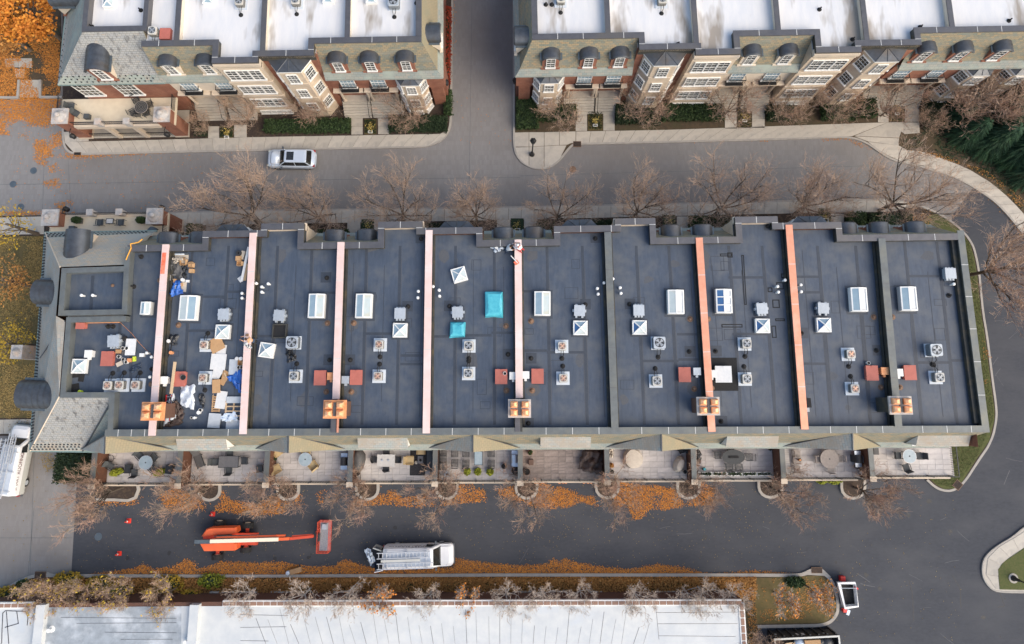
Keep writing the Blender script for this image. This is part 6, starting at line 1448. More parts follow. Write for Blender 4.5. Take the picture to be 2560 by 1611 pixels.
# ---------------------------------------------------------------- roofers at work
def person(label,loc,rz,J,top,bottom,hair,extra=None):
    # one continuous skinned body; J: joint positions in metres
    t=thing('person',label,'person',loc,rz,'roofers at work')
    names=['pelvis','chest','neck','head','l_sh','l_el','l_ha','r_sh','r_el','r_ha','l_hip','l_kn','l_an','l_to','r_hip','r_kn','r_an','r_to']
    E=[(0,1),(1,2),(2,3),(1,4),(4,5),(5,6),(1,7),(7,8),(8,9),(0,10),(10,11),(11,12),(12,13),(0,14),(14,15),(15,16),(16,17)]
    rad=[.15,.17,.065,.1,.085,.06,.045,.085,.06,.045,.1,.08,.055,.045,.1,.08,.055,.045]
    me=bpy.data.meshes.new('body'); me.from_pydata([J[n] for n in names],E,[]); o=bpy.data.objects.new('body',me); col.objects.link(o); o.parent=t
    me.materials.append(MAT[top]); me.materials.append(MAT[bottom]); me.materials.append(MAT['skin'])
    md=o.modifiers.new('skin','SKIN'); 
    for v,rr in zip(me.skin_vertices[0].data,rad): v.radius=(rr,rr)
    me.skin_vertices[0].data[0].use_root=True
    o.modifiers.new('sub','SUBSURF').levels=1; o.modifiers['sub'].render_levels=1
    dg=bpy.context.evaluated_depsgraph_get(); em=bpy.data.meshes.new_from_object(o.evaluated_get(dg)); 
    o.modifiers.clear(); o.data=em; em.materials.clear()
    for mm in (top,bottom,'skin'): em.materials.append(MAT[mm])
    V=[Vector(J[n]) for n in names]; grp={0:1,1:0,2:2,3:2,4:0,5:0,6:2,7:0,8:2,9:2,10:1,11:1,12:1,13:1,14:1,15:1,16:1,17:1}; grp[5]=0
    for p in em.polygons:
        c=p.center; k=min(range(18),key=lambda i:(V[i]-c).length); p.material_index=grp[k]; p.use_smooth=True
    h=Vector(J['head']); q=MB(); q.lathe([(.04,-.02),(.112,.02),(.118,.07),(.09,.13),(.02,.16)],10,tuple(h+Vector((0,0,-.02)))); q.obj('hair' if hair!='white_plastic' else 'helmet',hair,t,smooth=True)
    for hd in ('l_ha','r_ha'):
        c=Vector(J[hd]); el=Vector(J['l_el' if hd[0]=='l' else 'r_el']); d=(c-el).normalized(); sd=d.cross(Vector((0,0,1))).normalized() if abs(d.z)<.95 else Vector((1,0,0)); q=MB()
        for k,ln in enumerate((.075,.085,.08,.065)): b=c+d*.03+sd*(k-1.5)*.022; q.tube(b,b+d*ln*.6,.0095,.009,5).tube(b+d*ln*.6,b+d*ln*.95+Vector((0,0,-.03)),.009,.007,5)
        b=c+sd*-.045; q.tube(b,b+(d-sd*.8).normalized()*.06,.011,.009,5); q.obj('hand','skin',t)
    return t
def kneel(lean=.5,reach=.45,hz=.35):
    return dict(pelvis=(0,0,.42),chest=(0,lean*.55,.75),neck=(0,lean*.85,.9),head=(0,lean*1.05,1.0),l_sh=(-.19,lean*.62,.78),l_el=(-.26,lean+.1,.6),l_ha=(-.14,lean+reach,hz),r_sh=(.19,lean*.62,.78),r_el=(.27,lean+.08,.6),r_ha=(.12,lean+reach,hz),l_hip=(-.1,0,.4),l_kn=(-.14,.38,.1),l_an=(-.14,-.08,.09),l_to=(-.14,-.2,.05),r_hip=(.1,0,.4),r_kn=(.16,.36,.1),r_an=(.15,-.1,.09),r_to=(.15,-.22,.05))
x,y=P(1270,622,ZR+.6); person('roofer in grey shirt and jeans kneeling left of the fifth copper wall',(x-.15,y-.1,ZR),-1.1,kneel(.45,.45,.75),'cloth_grey','cloth_navy','hair_brown')
x,y=P(1303,616,ZP+.5); t=person('roofer in white shirt with red harness kneeling astride the fifth copper wall',(x,y-.25,ZP+.1),.9,kneel(.35,.4,.2),'cloth_white','cloth_red','white_plastic')
q=MB(); q.path([(-.14,.1,.55),(-.13,.2,.95),(.13,.22,.96),(.14,.08,.55)],.025).path([(-.18,.05,.62),(.18,.05,.62)],.03); q.obj('harness','cloth_red',t)
x,y=P(628,852,ZR+.7); person('roofer in tan shirt bending over the second copper wall with white gloves',(x+.1,y,ZR),1.35,kneel(.4,.45,.85),'cloth_tan','cloth_navy','hair_brown')
boxat('tool_box',617,838,.22,.2,.14,'drain','small dark box on the second copper wall beside the tan roofer','box',0,ZP+.1,'loose things on the roofs')
sheet('tarp',((608,860),(616,856),(628,868),(622,872)),ZP+.1,'foam_white','white paper sheet lying over the second copper wall','sheet',.1,15)
# ---------------------------------------------------------------- patio furniture
def chair_proto(kind):
    t=thing({'sling':'patio_chair','lattice':'lattice_chair','wicker':'wicker_armchair','teak':'wooden_chair','shell':'shell_chair'}[kind],'x','chair')
    fm={'sling':'metal_dark','lattice':'metal_dark','wicker':'rubber','teak':'teak','shell':'metal_dark'}[kind]; sm={'sling':'sling','lattice':'metal_dark','wicker':'cushion','teak':'teak','shell':'cover_black'}[kind]
    w=.56 if kind!='wicker' else .66
    if kind=='lattice':
        q=MB()
        for k in range(6): a=-w/2+w*k/5; q.box(a-.018,a+.018,-w/2,w/2,.42,.445).box(-w/2,w/2,a-.018,a+.018,.425,.45)
        q.obj('seat',sm,t); q=MB()
        for k in range(6): a=-w/2+w*k/5; q.tube((a,w/2,.44),(a,w/2+.12,.95),.016,.016,4)
        q.tube((-w/2,w/2+.12,.95),(w/2,w/2+.12,.95),.03); q.obj('backrest',sm,t)
    elif kind=='teak':
        for k in range(5): q=MB(); q.box(-w/2,w/2,-w/2+k*.115,-w/2+k*.115+.085,.42,.45); q.obj('slat',sm,t)
        q=MB(); 
        for k in range(5): a=-w/2+.06+k*.11; q.obox(a,w/2+.06,.68,.06,.02,.45,0,-.2)
        q.box(-w/2,w/2,w/2+.08,w/2+.13,.88,.95); q.obj('backrest',sm,t)
    else:
        q=MB(); q.obox(0,0,.43,w,w,.05 if kind!='wicker' else .14); q.obj('seat',sm,t)
        q=MB()
        if kind=='shell': q.loft([[(math.cos(a)*w*.52,math.sin(a)*w*.5+.03,z) for a in [R(10+20*k) for k in range(9)]] for z in (.42,.62,.8)],close=False,cap=False)
        else: q.obox(0,w/2+.07,.7,w,.05 if kind!='wicker' else .14,.55,0,-.22)
        q.obj('backrest',sm if kind!='wicker' else 'cushion',t)
    for sx in (-1,1):
        for sy in (-1,1): q=MB(); q.tube((sx*w*.46,sy*w*.46,0),(sx*w*.46,sy*w*.46,.42),.022,.022,5); q.obj('leg',fm,t)
        if kind!='shell': q=MB(); q.obox(sx*w*.5,0,.64,.05 if kind!='wicker' else .12,w*.95,.035); q.tube((sx*w*.5,-w*.44,.42),(sx*w*.5,-w*.44,.63),.02,.02,5); q.obj('armrest',fm if kind!='wicker' else 'wicker',t)
    return Proto(t)
CH={k:chair_proto(k) for k in ('sling','lattice','wicker','teak','shell')}
def table_round(px,py,r,m,label,z=DZ,h=.73,ring=0,group='patio tables'):
    x,y=P(px,py,z+h); t=thing('round_table',label,'table',(x,y,z),0,group); q=MB(); q.lathe([(r*.97,h-.03),(r,h-.015),(r,h),(r*.97,h+.01)],28); q.obj('tabletop',m,t)
    q=MB(); q.strip([(math.cos(2*PI*k/28)*r,math.sin(2*PI*k/28)*r) for k in range(28)],.04,h-.03,h+.014,closed=True)
    if ring:
        for rr in (.25,.5,.75): q.strip([(math.cos(2*PI*k/24)*r*rr,math.sin(2*PI*k/24)*r*rr) for k in range(24)],.02,h+.004,h+.014,closed=True)
    q.obj('rim','teak' if ring else 'galv',t)
    q=MB(); q.lathe([(.06,h),(.06,h+.03)],10); q.obj('parasol_hole','metal_dark',t)
    for k in range(4): a=k*PI/2+.7; q=MB(); q.tube((math.cos(a)*r*.75,math.sin(a)*r*.75,0),(math.cos(a)*r*.55,math.sin(a)*r*.55,h-.03),.025); q.obj('leg','metal_dark',t)
    return t
def table_rect(px,py,w,l,m,label,h=.72,z=DZ,frame='metal_dark',group='patio tables'):
    x,y=P(px,py,z+h); t=thing('rectangular_table',label,'table',(x,y,z),0,group); q=MB(); q.box(-w/2,w/2,-l/2,l/2,h-.04,h); q.obj('tabletop',m,t)
    q=MB(); q.strip([(-w/2,-l/2),(w/2,-l/2),(w/2,l/2),(-w/2,l/2)],.04,h-.06,h+.01,closed=True); q.obj('rim',frame,t)
    for sx in (-1,1):
        for sy in (-1,1): q=MB(); q.tube((sx*(w/2-.05),sy*(l/2-.05),0),(sx*(w/2-.05),sy*(l/2-.05),h-.04),.03); q.obj('leg',frame,t)
    return t
def chair(kind,px,py,deg,label,z=DZ,group='patio chairs'):
    x,y=P(px,py,z+.45); return CH[kind].at((x,y,z),R(deg),label,group)
# facing: rotation 0 has the backrest to the north
p1='on the westernmost patio'
table_round(364,1157,.58,'table_glass','round glass table '+p1)
chair('sling',350,1140,45,'dark chair at the upper left of the glass table '+p1); chair('sling',385,1145,-40,'dark chair at the upper right of the glass table '+p1); chair('sling',382,1172,-130,'dark chair at the lower right of the glass table '+p1); chair('sling',336,1182,180,'dark chair below the glass table, left of the planter '+p1); chair('sling',276,1165,60,'dark chair near the brown wall '+p1)
x,y=P(276,1147,DZ+.3); q=MB(); q.strip([(x+.3*math.cos(2*PI*k/16),y+.3*math.sin(2*PI*k/16)) for k in range(16)],.03,DZ+.3,DZ+.33,closed=True)
for k in range(3): a=k*2.1; q.tube((x+.28*math.cos(a),y+.28*math.sin(a),DZ),(x+.28*math.cos(a),y+.28*math.sin(a),DZ+.3),.015)
one('plant_stand',q,'metal_dark','round wire plant stand near the brown wall '+p1,'plant stand')
def potplant(px,py,w,l,h,label,m='leaf_lime',pot='metal_dark',z=DZ,cat='plant',rz=0,n=420):
    x,y=P(px,py,z+h*.6); t=thing('potted_shrub',label,cat,(x,y,z),rz,'potted plants'); q=MB(); q.obox(0,0,.2,w*.75,l*.75,.4); q.obj('pot',pot,t); r=random.Random(int(px*3+py)); q=MB()
    pts=[]
    for k in range(n): v=Vector((r.gauss(0,1),r.gauss(0,1),abs(r.gauss(0,1)))).normalized()*r.uniform(.6,1.05); pts.append((v.x*w/2,v.y*l/2,.35+v.z*(h-.3)))
    leafquads(q,pts,.06,r); q.obj('foliage',m,t); return t
potplant(291,1181,1.2,.65,.7,'long lime shrub left of the chairs '+p1,rz=.3); potplant(400,1181,1.2,.6,.7,'long lime shrub right of the chairs '+p1,rz=.3)
boxat('planter_box',318,1173,.5,.75,.5,'metal_dark','dark square planter behind the left lime shrub','planter',0,DZ,'patio planters'); boxat('planter_box',421,1174,.55,.75,.55,'metal_dark','dark square planter at the right lime shrub','planter',-.1,DZ,'patio planters')
p2='on the second patio'
table_rect(571,1155,1.7,.95,'table_grey','grey rectangular table '+p2)
chair('sling',537,1155,90,'dark chair at the left end of the grey table '+p2); chair('sling',611,1152,-90,'dark chair at the right end of the grey table '+p2); chair('sling',572,1176,180,'dark chair below the grey table '+p2); chair('sling',575,1134,0,'dark chair above the grey table '+p2)
x,y=P(495,1148,DZ+.4); t=thing('chaise_longue','slatted dark chaise longue by the brown wall '+p2,'chaise',(x,y,DZ),.42); q=MB(); q.box(-.3,.3,-.75,.3,.32,.38); q.obj('seat','cover_grey',t); q=MB(); q.obox(0,.6,.55,.6,.7,.05,0,.6); q.obj('backrest','cover_grey',t)
for sx in (-1,1):
    q=MB(); q.box(sx*.32-.03,sx*.32+.03,-.8,.35,.3,.36); q.obj('rail','metal_dark',t)
    for sy in (-.7,.25): q=MB(); q.tube((sx*.3,sy,0),(sx*.3,sy,.32),.03); q.obj('leg','metal_dark',t)
chair('sling',648,1172,-80,'folded dark chair by the right brown wall '+p2)
p3='on the third patio from the west'
table_round(763,1149,.56,'table_glass','round pale glass table '+p3)
chair('wicker',692,1173,120,'wicker armchair with tan cushion at the lower left '+p3); chair('wicker',783,1163,-140,'wicker armchair tucked below the glass table '+p3); chair('wicker',766,1130,0,'wicker armchair above the glass table '+p3); chair('wicker',695,1131,35,'wicker armchair by the upper brown wall '+p3)
potplant(685,1146,.45,.45,.6,'small potted plant between wicker armchairs '+p3,'leaf_green',n=120)
def grill(px,py,rz,label,open_=True,w=1.35,z=DZ):
    x,y=P(px,py,z+.9); t=thing('gas_grill',label,'grill',(x,y,z),rz,'grills on the patios'); q=MB(); q.box(-.3,.3,-.28,.28,0,.75); q.obj('cabinet','metal_dark',t)
    for sg in (-1,1): q=MB(); q.box(sg*.33 if sg>0 else -.68,.68 if sg>0 else -.33,-.27,.27,.82,.88); q.obj('side_shelf','steel',t)
    q=MB(); q.box(-.33,.33,-.32,.3,.75,.92); q.obj('firebox','cover_black',t); q=MB(); q.loft([[(-.33,math.cos(a)*.31,.92+math.sin(a)*.28) for a in [PI*k/8 for k in range(9)]],[(.33,math.cos(a)*.31,.92+math.sin(a)*.28) for a in [PI*k/8 for k in range(9)]]],close=False); q.obj('hood','cover_black' if open_ else 'steel',t)
    q=MB(); q.tube((-.28,-.36,1.0),(.28,-.36,1.0),.02); q.obj('handle','steel',t); return t
grill(860,1154,PI/2,'gas grill with white steel side shelves '+p3)
p4='on the fourth patio from the west'
x,y=P(893,1152,DZ+.9); q=MB(); r=random.Random(4)
rings=[[(math.cos(2*PI*k/14)*a*(1+.08*math.sin(k*2.3)),math.sin(2*PI*k/14)*b*(1+.06*math.cos(k*1.7)),z) for k in range(14)] for a,b,z in ((.55,.98,0),(.52,.93,.5),(.47,.85,.95),(.33,.66,1.15),(.1,.35,1.2))]
q.loft(rings); o=q.obj('covered_grill','cover_grey',loc=(x,y,DZ),smooth=True); tag(o,'grill under a baggy grey cover '+p4,'grill')
table_rect(965,1152,1.5,.98,'table_white','pale rectangular table with two candles '+p4,frame='table_white')
for k,px in enumerate((955,971)): x,y=P(px,1151,DZ+.75); q=MB(); q.lathe([(.09,0),(.1,.03),(.06,.03),(.05,.08)],12,(x,y,DZ+.731)); one('candle',q,'galv','round candle holder on the pale table, %s one'%('left','right')[k],'candle','candles')
chair('shell',936,1149,90,'dark shell chair at the left end of the pale table'); chair('shell',995,1150,-90,'dark shell chair at the right end of the pale table'); chair('shell',965,1172,180,'dark shell chair below the pale table'); chair('shell',966,1132,0,'dark shell chair above the pale table')
pail(894,1184,'round black pot at the lower left of the fourth patio','rubber',r=.2,h=.3,z=DZ,group='patio planters',lid=False)
x,y=P(1048,1155,DZ); q=MB(); q.box(x-.8,x+.8,y-1.15,y+1.1,DZ+.004,DZ+.02); one('rug',q,'rug','black striped outdoor rug '+p4,'rug')
def sofa(px,py,w,l,label,rz=0,m='sling'):
    x,y=P(px,py,DZ+.45); t=thing('outdoor_sofa',label,'sofa',(x,y,DZ),rz); q=MB(); q.box(-w/2,w/2,-l/2,l/2,0,.28); q.obj('base','metal_dark',t); q=MB(); q.obox(0,0,.36,w*.92,l*.94,.15); q.obj('cushion',m,t); q=MB(); q.box(w/2-.12,w/2,-l/2,l/2,.28,.75); q.obj('backrest','metal_dark',t)
sofa(1075,1150,.6,1.75,'long dark blue sofa at the right side of the rug')
chair('wicker',1025,1151,90,'armchair with blue grey cushion at the left edge of the rug'); chair('wicker',1053,1127,0,'armchair half under the eave above the rug')
table_rect(1051,1150,.48,.66,'table_grey','small blue grey coffee table with a pot on the rug',h=.4)
pail(1051,1151,'black pot with white candle on the coffee table','rubber',r=.11,h=.1,z=DZ+.4,group='patio planters',lid=False); x,y=P(1040,1157,DZ+.2); q=MB(); q.lathe([(.02,0),(.16,.02),(.13,.1),(.03,.13)],8,(x,y,DZ+.02)); one('wrapped_parcel',q,'cover_tan','tan crumpled parcel lying between chair and coffee table','parcel')
boxat('planter_box',1069,1183,.42,.42,.4,'patio_floor','pale stone planter box below the dark blue sofa','planter',0,DZ,'patio planters')
p5='on the fifth patio from the west'
table_rect(1196,1146,.7,1.12,'table_glass','narrow glass topped table '+p5)
for k,(px,py,rz,l) in enumerate(((1137,1134,0,'upper chair of the left column'),(1137,1158,180,'lower chair of the left column'),(1165,1134,0,'upper chair next to the glass table'),(1165,1159,180,'lower chair next to the glass table'),(1228,1134,0,'upper chair right of the glass table'),(1228,1159,180,'lower chair right of the glass table'))): chair('lattice',px,py,rz,'black lattice '+l+' '+p5)
for k,py in enumerate((1129,1148,1166)): chair('lattice',1108,py,90,'black lattice bench seat by the brown wall, %s of three'%ORD[k])
for k,px in enumerate((1168,1195,1225)): potplant(px,1180,.62,.62,.6,'yellow green grass tuft at the railing, %s of three'%ORD[k],'leaf_lime',n=260)
table_round(1117,1186,.24,'galv','small round silver side table by the railing '+p5,h=.5)
grill(1287,1147,PI/2,'stainless grill with white lid '+p5,False); pail(1260,1166,'round dark glass fire bowl '+p5,'zinc',r=.25,h=.3,z=DZ,group='patio planters',lid=False)
x,y=P(1289,1176,DZ+.5); q=MB(); q.lathe([(.3,0),(.34,.4),(.36,.7),(.2,.9),(.03,.95)],12,(x,y,DZ)); one('covered_barrel',q,'cover_black','dark round covered smoker beside the stainless grill','smoker')
p6='on the brown brick patio'
sheet('cover',((1455,1125),(1507,1125),(1509,1188),(1444,1172)),DZ+.3,'tarp_brown','large black furniture cover heaped '+p6,'cover',.75,21,14)
potplant(1326,1132,.4,.4,.6,'potted plant under the eave '+p6,'leaf_green','clay',n=100); pail(1317,1180,'round purple brown pot '+p6,'brick_dark',r=.3,h=.35,z=DZ,group='patio planters',lid=False); boxat('planter_box',1328,1157,.4,.45,.4,'brick_dark','square brown planter '+p6,'planter',0,DZ,'patio planters')
p7='on the patio with the covered white table'
x,y=P(1585,1148,DZ+.75); q=MB(); rr=random.Random(6); rings=[]
for a,z in ((.86,0),(.82,.35),(.78,.68),(.74,.78),(.4,.82),(.05,.84)): rings.append([(math.cos(2*PI*k/16)*a*(1+.04*math.sin(3*k)),math.sin(2*PI*k/16)*a*(1.05+.05*math.cos(5*k)),z) for k in range(16)])
q.loft(rings); o=q.obj('covered_table','cover_tan',loc=(x,y,DZ)); tag(o,'octagonal table under a pale cream cover '+p7,'table')
x,y=P(1700,1162,DZ+.6); q=MB(); q.loft([[(math.cos(2*PI*k/10)*a,math.sin(2*PI*k/10)*b,z) for k in range(10)] for a,b,z in ((.45,.75,0),(.42,.7,.5),(.25,.5,.85),(.05,.2,.9))]); o=q.obj('covered_chair','cover_tan',loc=(x,y,DZ),rz=-.45); tag(o,'chair stack under a beige cover '+p7,'chair')
sheet('cover',((1685,1118),(1720,1116),(1722,1132),(1700,1134)),DZ+.4,'cover_black','black grill cover by the eave '+p7,'cover',.4,22); sheet('cover',((1523,1122),(1532,1122),(1532,1145),(1524,1145)),DZ+.2,'cover_tan','beige cover folded by the left wall '+p7,'cover',.3,23)
pail(1530,1180,'round stone pot at the lower left '+p7,'cover_tan',r=.2,h=.35,z=DZ,group='patio planters',lid=False); pail(1713,1180,'round stone pot at the lower right '+p7,'cover_tan',r=.2,h=.35,z=DZ,group='patio planters',lid=False); potplant(1529,1164,.4,.4,.45,'withered plant by the left wall '+p7,'leaf_fall_brown','clay',n=90)
p8='on the patio with the oval black table'
x,y=P(1834,1143,DZ+.75); t=thing('oval_table','oval black lattice table with centrepiece','table',(x,y,DZ),0,'patio tables'); q=MB(); q.lathe([(.98,.7),(1,.72),(1,.75)],28,(0,0,0),.98,.62); q.obj('tabletop','metal_dark',t)
for k in range(4): a=k*PI/2+.6; q=MB(); q.tube((math.cos(a)*.7,math.sin(a)*.45,0),(math.cos(a)*.6,math.sin(a)*.4,.7),.03); q.obj('leg','metal_dark',t)
q=MB(); q.box(-.42,.42,-.09,.09,.76,.82); q.obj('centrepiece','rubber',t)
for k,(px,py,rz,l) in enumerate(((1795,1138,90,'left'),(1873,1143,-90,'right'),(1822,1168,180,'lower left'),(1846,1168,180,'lower right'),(1825,1122,0,'upper'))): chair('lattice',px,py,rz,'black lattice chair at the %s of the oval table'%l)
potplant(1760,1173,.25,.25,.3,'small teal pot near the left wall '+p8,'leaf_green','tarp_cyan',n=30); sheet('cover',((1742,1126),(1750,1126),(1750,1160),(1743,1158)),DZ+.3,'cover_grey','grey cover standing by the left wall '+p8,'cover',.3,24)
for k in range(5):
    a,b=1745+k*37,1745+(k+1)*37-3; pts=PZ([(a,1181),(b,1181),(b,1189),(a,1189)],DZ+.25); t=thing('trough','white trough of plants along the railing of the oval table patio, %s from the left'%ORD[k],'planter',(*pts[0],DZ),group='white railing troughs',local=False)
    q=MB(); q.strip(pts,.05,DZ,DZ+.3,closed=True); q.obj('white_box','white_trim',t); r=random.Random(k); q=MB(); leafquads(q,[(r.uniform(pts[0][0],pts[1][0]),r.uniform(pts[2][1],pts[0][1]),DZ+.2+r.random()*.2) for _ in range(70)],.06,r); q.obj('foliage','leaf_green',t)
p9='on the ninth patio from the west'
table_round(2074,1148,.78,'teak','round grey wooden table with ringed top '+p9,ring=1)
for px,py,rz,l in ((2068,1125,0,'above'),(2046,1149,90,'left of'),(2098,1147,-90,'right of'),(2077,1173,180,'below')): chair('teak',px,py,rz,'grey wooden chair %s the ringed table'%l)
x,y=P(1968,1152,DZ+.45); t=thing('slatted_bench','long pale slatted bench beside the wall '+p9,'bench',(x,y,DZ),0)
for k in range(15): q=MB(); q.box(-.2,.2,-1.1+k*.15,-1.0+k*.15,.4,.44); q.obj('slat','table_white',t)
for sx in (-.18,.18):
    for sy in (-1,1): q=MB(); q.box(sx-.03,sx+.03,sy-.04,sy+.04,0,.4); q.obj('leg','teak',t)
chair('teak',1993,1135,90,'grey wooden chair at the upper end of the slatted bench'); chair('teak',1993,1174,90,'grey wooden chair at the lower end of the slatted bench'); table_rect(1993,1152,.6,.6,'teak','low grey wooden table between the two chairs '+p9,h=.4,frame='teak'); potplant(1998,1150,.22,.18,.25,'little green plant on the low wooden table','leaf_green','clay',z=DZ+.4,n=60)
grill(2146,1148,PI/2,'black hooded grill with steel shelf '+p9); q=MB(); x,y=P(2146,1167,DZ+.5); q.lathe([(.2,0),(.22,.4),(.15,.55),(.03,.6)],10,(x,y,DZ)); one('gas_bottle',q,'cover_black','black bottle below the hooded grill','bottle'); pail(2157,1183,'white lidded pot by the wall '+p9,'white_plastic',r=.17,h=.3,z=DZ,group='patio planters'); potplant(1925,1124,.2,.2,.3,'small dark pot under the eave of the oval table patio','leaf_dark','rubber',n=20)
p10='on the easternmost patio'
table_round(2274,1141,.56,'table_glass','round glass table '+p10); chair('sling',2245,1139,90,'grey chair left of the glass table '+p10); chair('sling',2300,1140,-90,'grey chair right of the glass table '+p10); chair('sling',2266,1169,195,'grey chair set apart below the glass table '+p10); boxat('storage_box',2191,1127,.42,.7,.5,'cover_grey','grey storage box under the eave '+p10,'box',0,DZ,'patio planters')
# terrace furniture
TZ=3.3
for px,l in ((250,'left'),(302,'right')): chair('sling',px,556,180,'dark armchair at the %s of the small table on the street terrace'%l,TZ,'terrace chairs')
table_rect(274,553,.62,.45,'table_white','small white table between the armchairs on the street terrace',z=TZ,h=.5)
for px,l in ((190,'left'),(351,'right')): potplant(px,550,.9,.65,.9,'leafy green shrub in the planter at the %s of the street terrace'%l,'leaf_green','cover_grey',z=TZ,n=500)
boxat('storage_box',178,571,.5,.45,.5,'sling','dark cushion box at the left end of the street terrace','box',0,TZ); x,y=P(380,572,TZ+.3); q=MB(); q.prism([(x-.5,y-.15),(x+.25,y-.15),(x+.5,y),(x+.1,y+.2),(x-.2,y+.2)],TZ,TZ+.25); one('covered_stool',q,'zinc_blue','dark covered stool at the right end of the street terrace','stool')
x,y=P(353,268,TZ+.75); table_round(353,268,.6,'metal_dark','round black lattice table on the north corner terrace',z=TZ,ring=1)
for px,py,rz,l in ((341,252,30,'upper left'),(374,262,-70,'right'),(333,281,120,'left'),(366,283,200,'lower right'),(345,285,170,'lower left')): chair('lattice',px,py,rz,'black chair at the %s of the round table on the north terrace'%l,TZ,'terrace chairs')
chair('sling',190,284,60,'dark armchair in the left corner of the north terrace',TZ,'terrace chairs'); chair('sling',178,265,90,'upper dark chair at the left of the north terrace',TZ,'terrace chairs'); boxat('storage_box',215,290,.5,.45,.45,'sling','dark cushion stool on the north terrace','stool',0,TZ)
# ---------------------------------------------------------------- vehicles
def wheel(t,x,y,r=.34,w=.24,axis='y',name='wheel'):
    q=MB(); q.tube((x,y-w/2,r),(x,y+w/2,r),r,r,18); o=q.obj(name,'tyre',t); q=MB(); q.tube((x,y-w/2-.01,r),(x,y+w/2+.01,r),r*.58,r*.58,12); q.obj('rim','galv',o); return o
def rring(L0,L1,hw0,hw1,z,c=.25,n=4):
    # rounded rectangle in plan from x=L0 to L1, half widths at both ends
    pts=[]
    for cx,sy,a0 in ((L1-c,1,0),(L0+c,1,90),(L0+c,-1,180),(L1-c,-1,270)):
        hw=hw1 if cx>0 else hw0
        for k in range(n+1): a=R(a0+90*k/n); pts.append((cx+math.cos(a)*c,sy*(hw-c)+math.sin(a)*c,z))
    return pts
def suv(loc,rz,label):
    t=thing('parked_car',label,'car',loc,rz); 
    q=MB(); q.loft([rring(-2.3,2.28,.86,.84,.28,.45),rring(-2.38,2.36,.93,.91,.5,.5),rring(-2.38,2.34,.94,.92,.75,.5),rring(-2.32,2.22,.92,.88,.92,.48),rring(-2.2,2.05,.86,.8,1.02,.4)]); b=q.obj('body','car_silver',t,smooth=True)
    q=MB(); q.loft([rring(.95,2.05,.78,.72,1.01,.3),rring(.8,1.85,.74,.64,1.07,.3)]); q.obj('bonnet','car_silver',t,smooth=True)
    q=MB(); q.loft([rring(-2.0,1.15,.82,.8,1.0,.22),rring(-1.55,.42,.64,.62,1.6,.22)],cap=False); q.obj('window','car_glass',t)
    q=MB(); q.loft([rring(-1.66,.5,.66,.64,1.585,.2),rring(-1.6,.44,.64,.62,1.64,.2),rring(-1.4,.3,.54,.52,1.67,.2)]); q.obj('roof','car_silver',t)
    q=MB(); q.box(-.45,.25,-.42,.42,1.672,1.68); q.obj('sunroof','car_glass',t)
    q=MB()
    for sy in (-1,1):
        for x0,x1 in ((.46,1.12),(-1.56,-2.0)): q.tube((x0,sy*.63,1.6),(x1,sy*.81,1.02),.05,.05,5)
        q.tube((-.5,sy*.66,1.58),(-.5,sy*.82,1.02),.035,.035,5)
    q.obj('pillar','car_silver',t)
    for sy in (-1,1): q=MB(); q.obox(.85,sy*1.02,1.05,.16,.22,.14); q.obj('mirror','car_dark',t); q=MB(); q.obox(-2.2,sy*.72,.85,.2,.24,.18); q.obj('tail_lamp','red_lamp',t); q=MB(); q.obox(2.12,sy*.66,.8,.3,.3,.14,sy*-.3); q.obj('headlight','glass_pale',t); 
    for sy in (-1,1): q=MB(); q.box(-1.6,1.6,sy*.945-.01,sy*.945+.01,.32,.5); q.obj('sill','car_dark',t)
    for x in (-1.42,1.42):
        for sy in (-.8,.8): wheel(t,x,sy)
    return t
x,y=P(729,397,.8); suv((x,y,0),PI-.01,'silver estate car parked alone at the kerb of the north street')
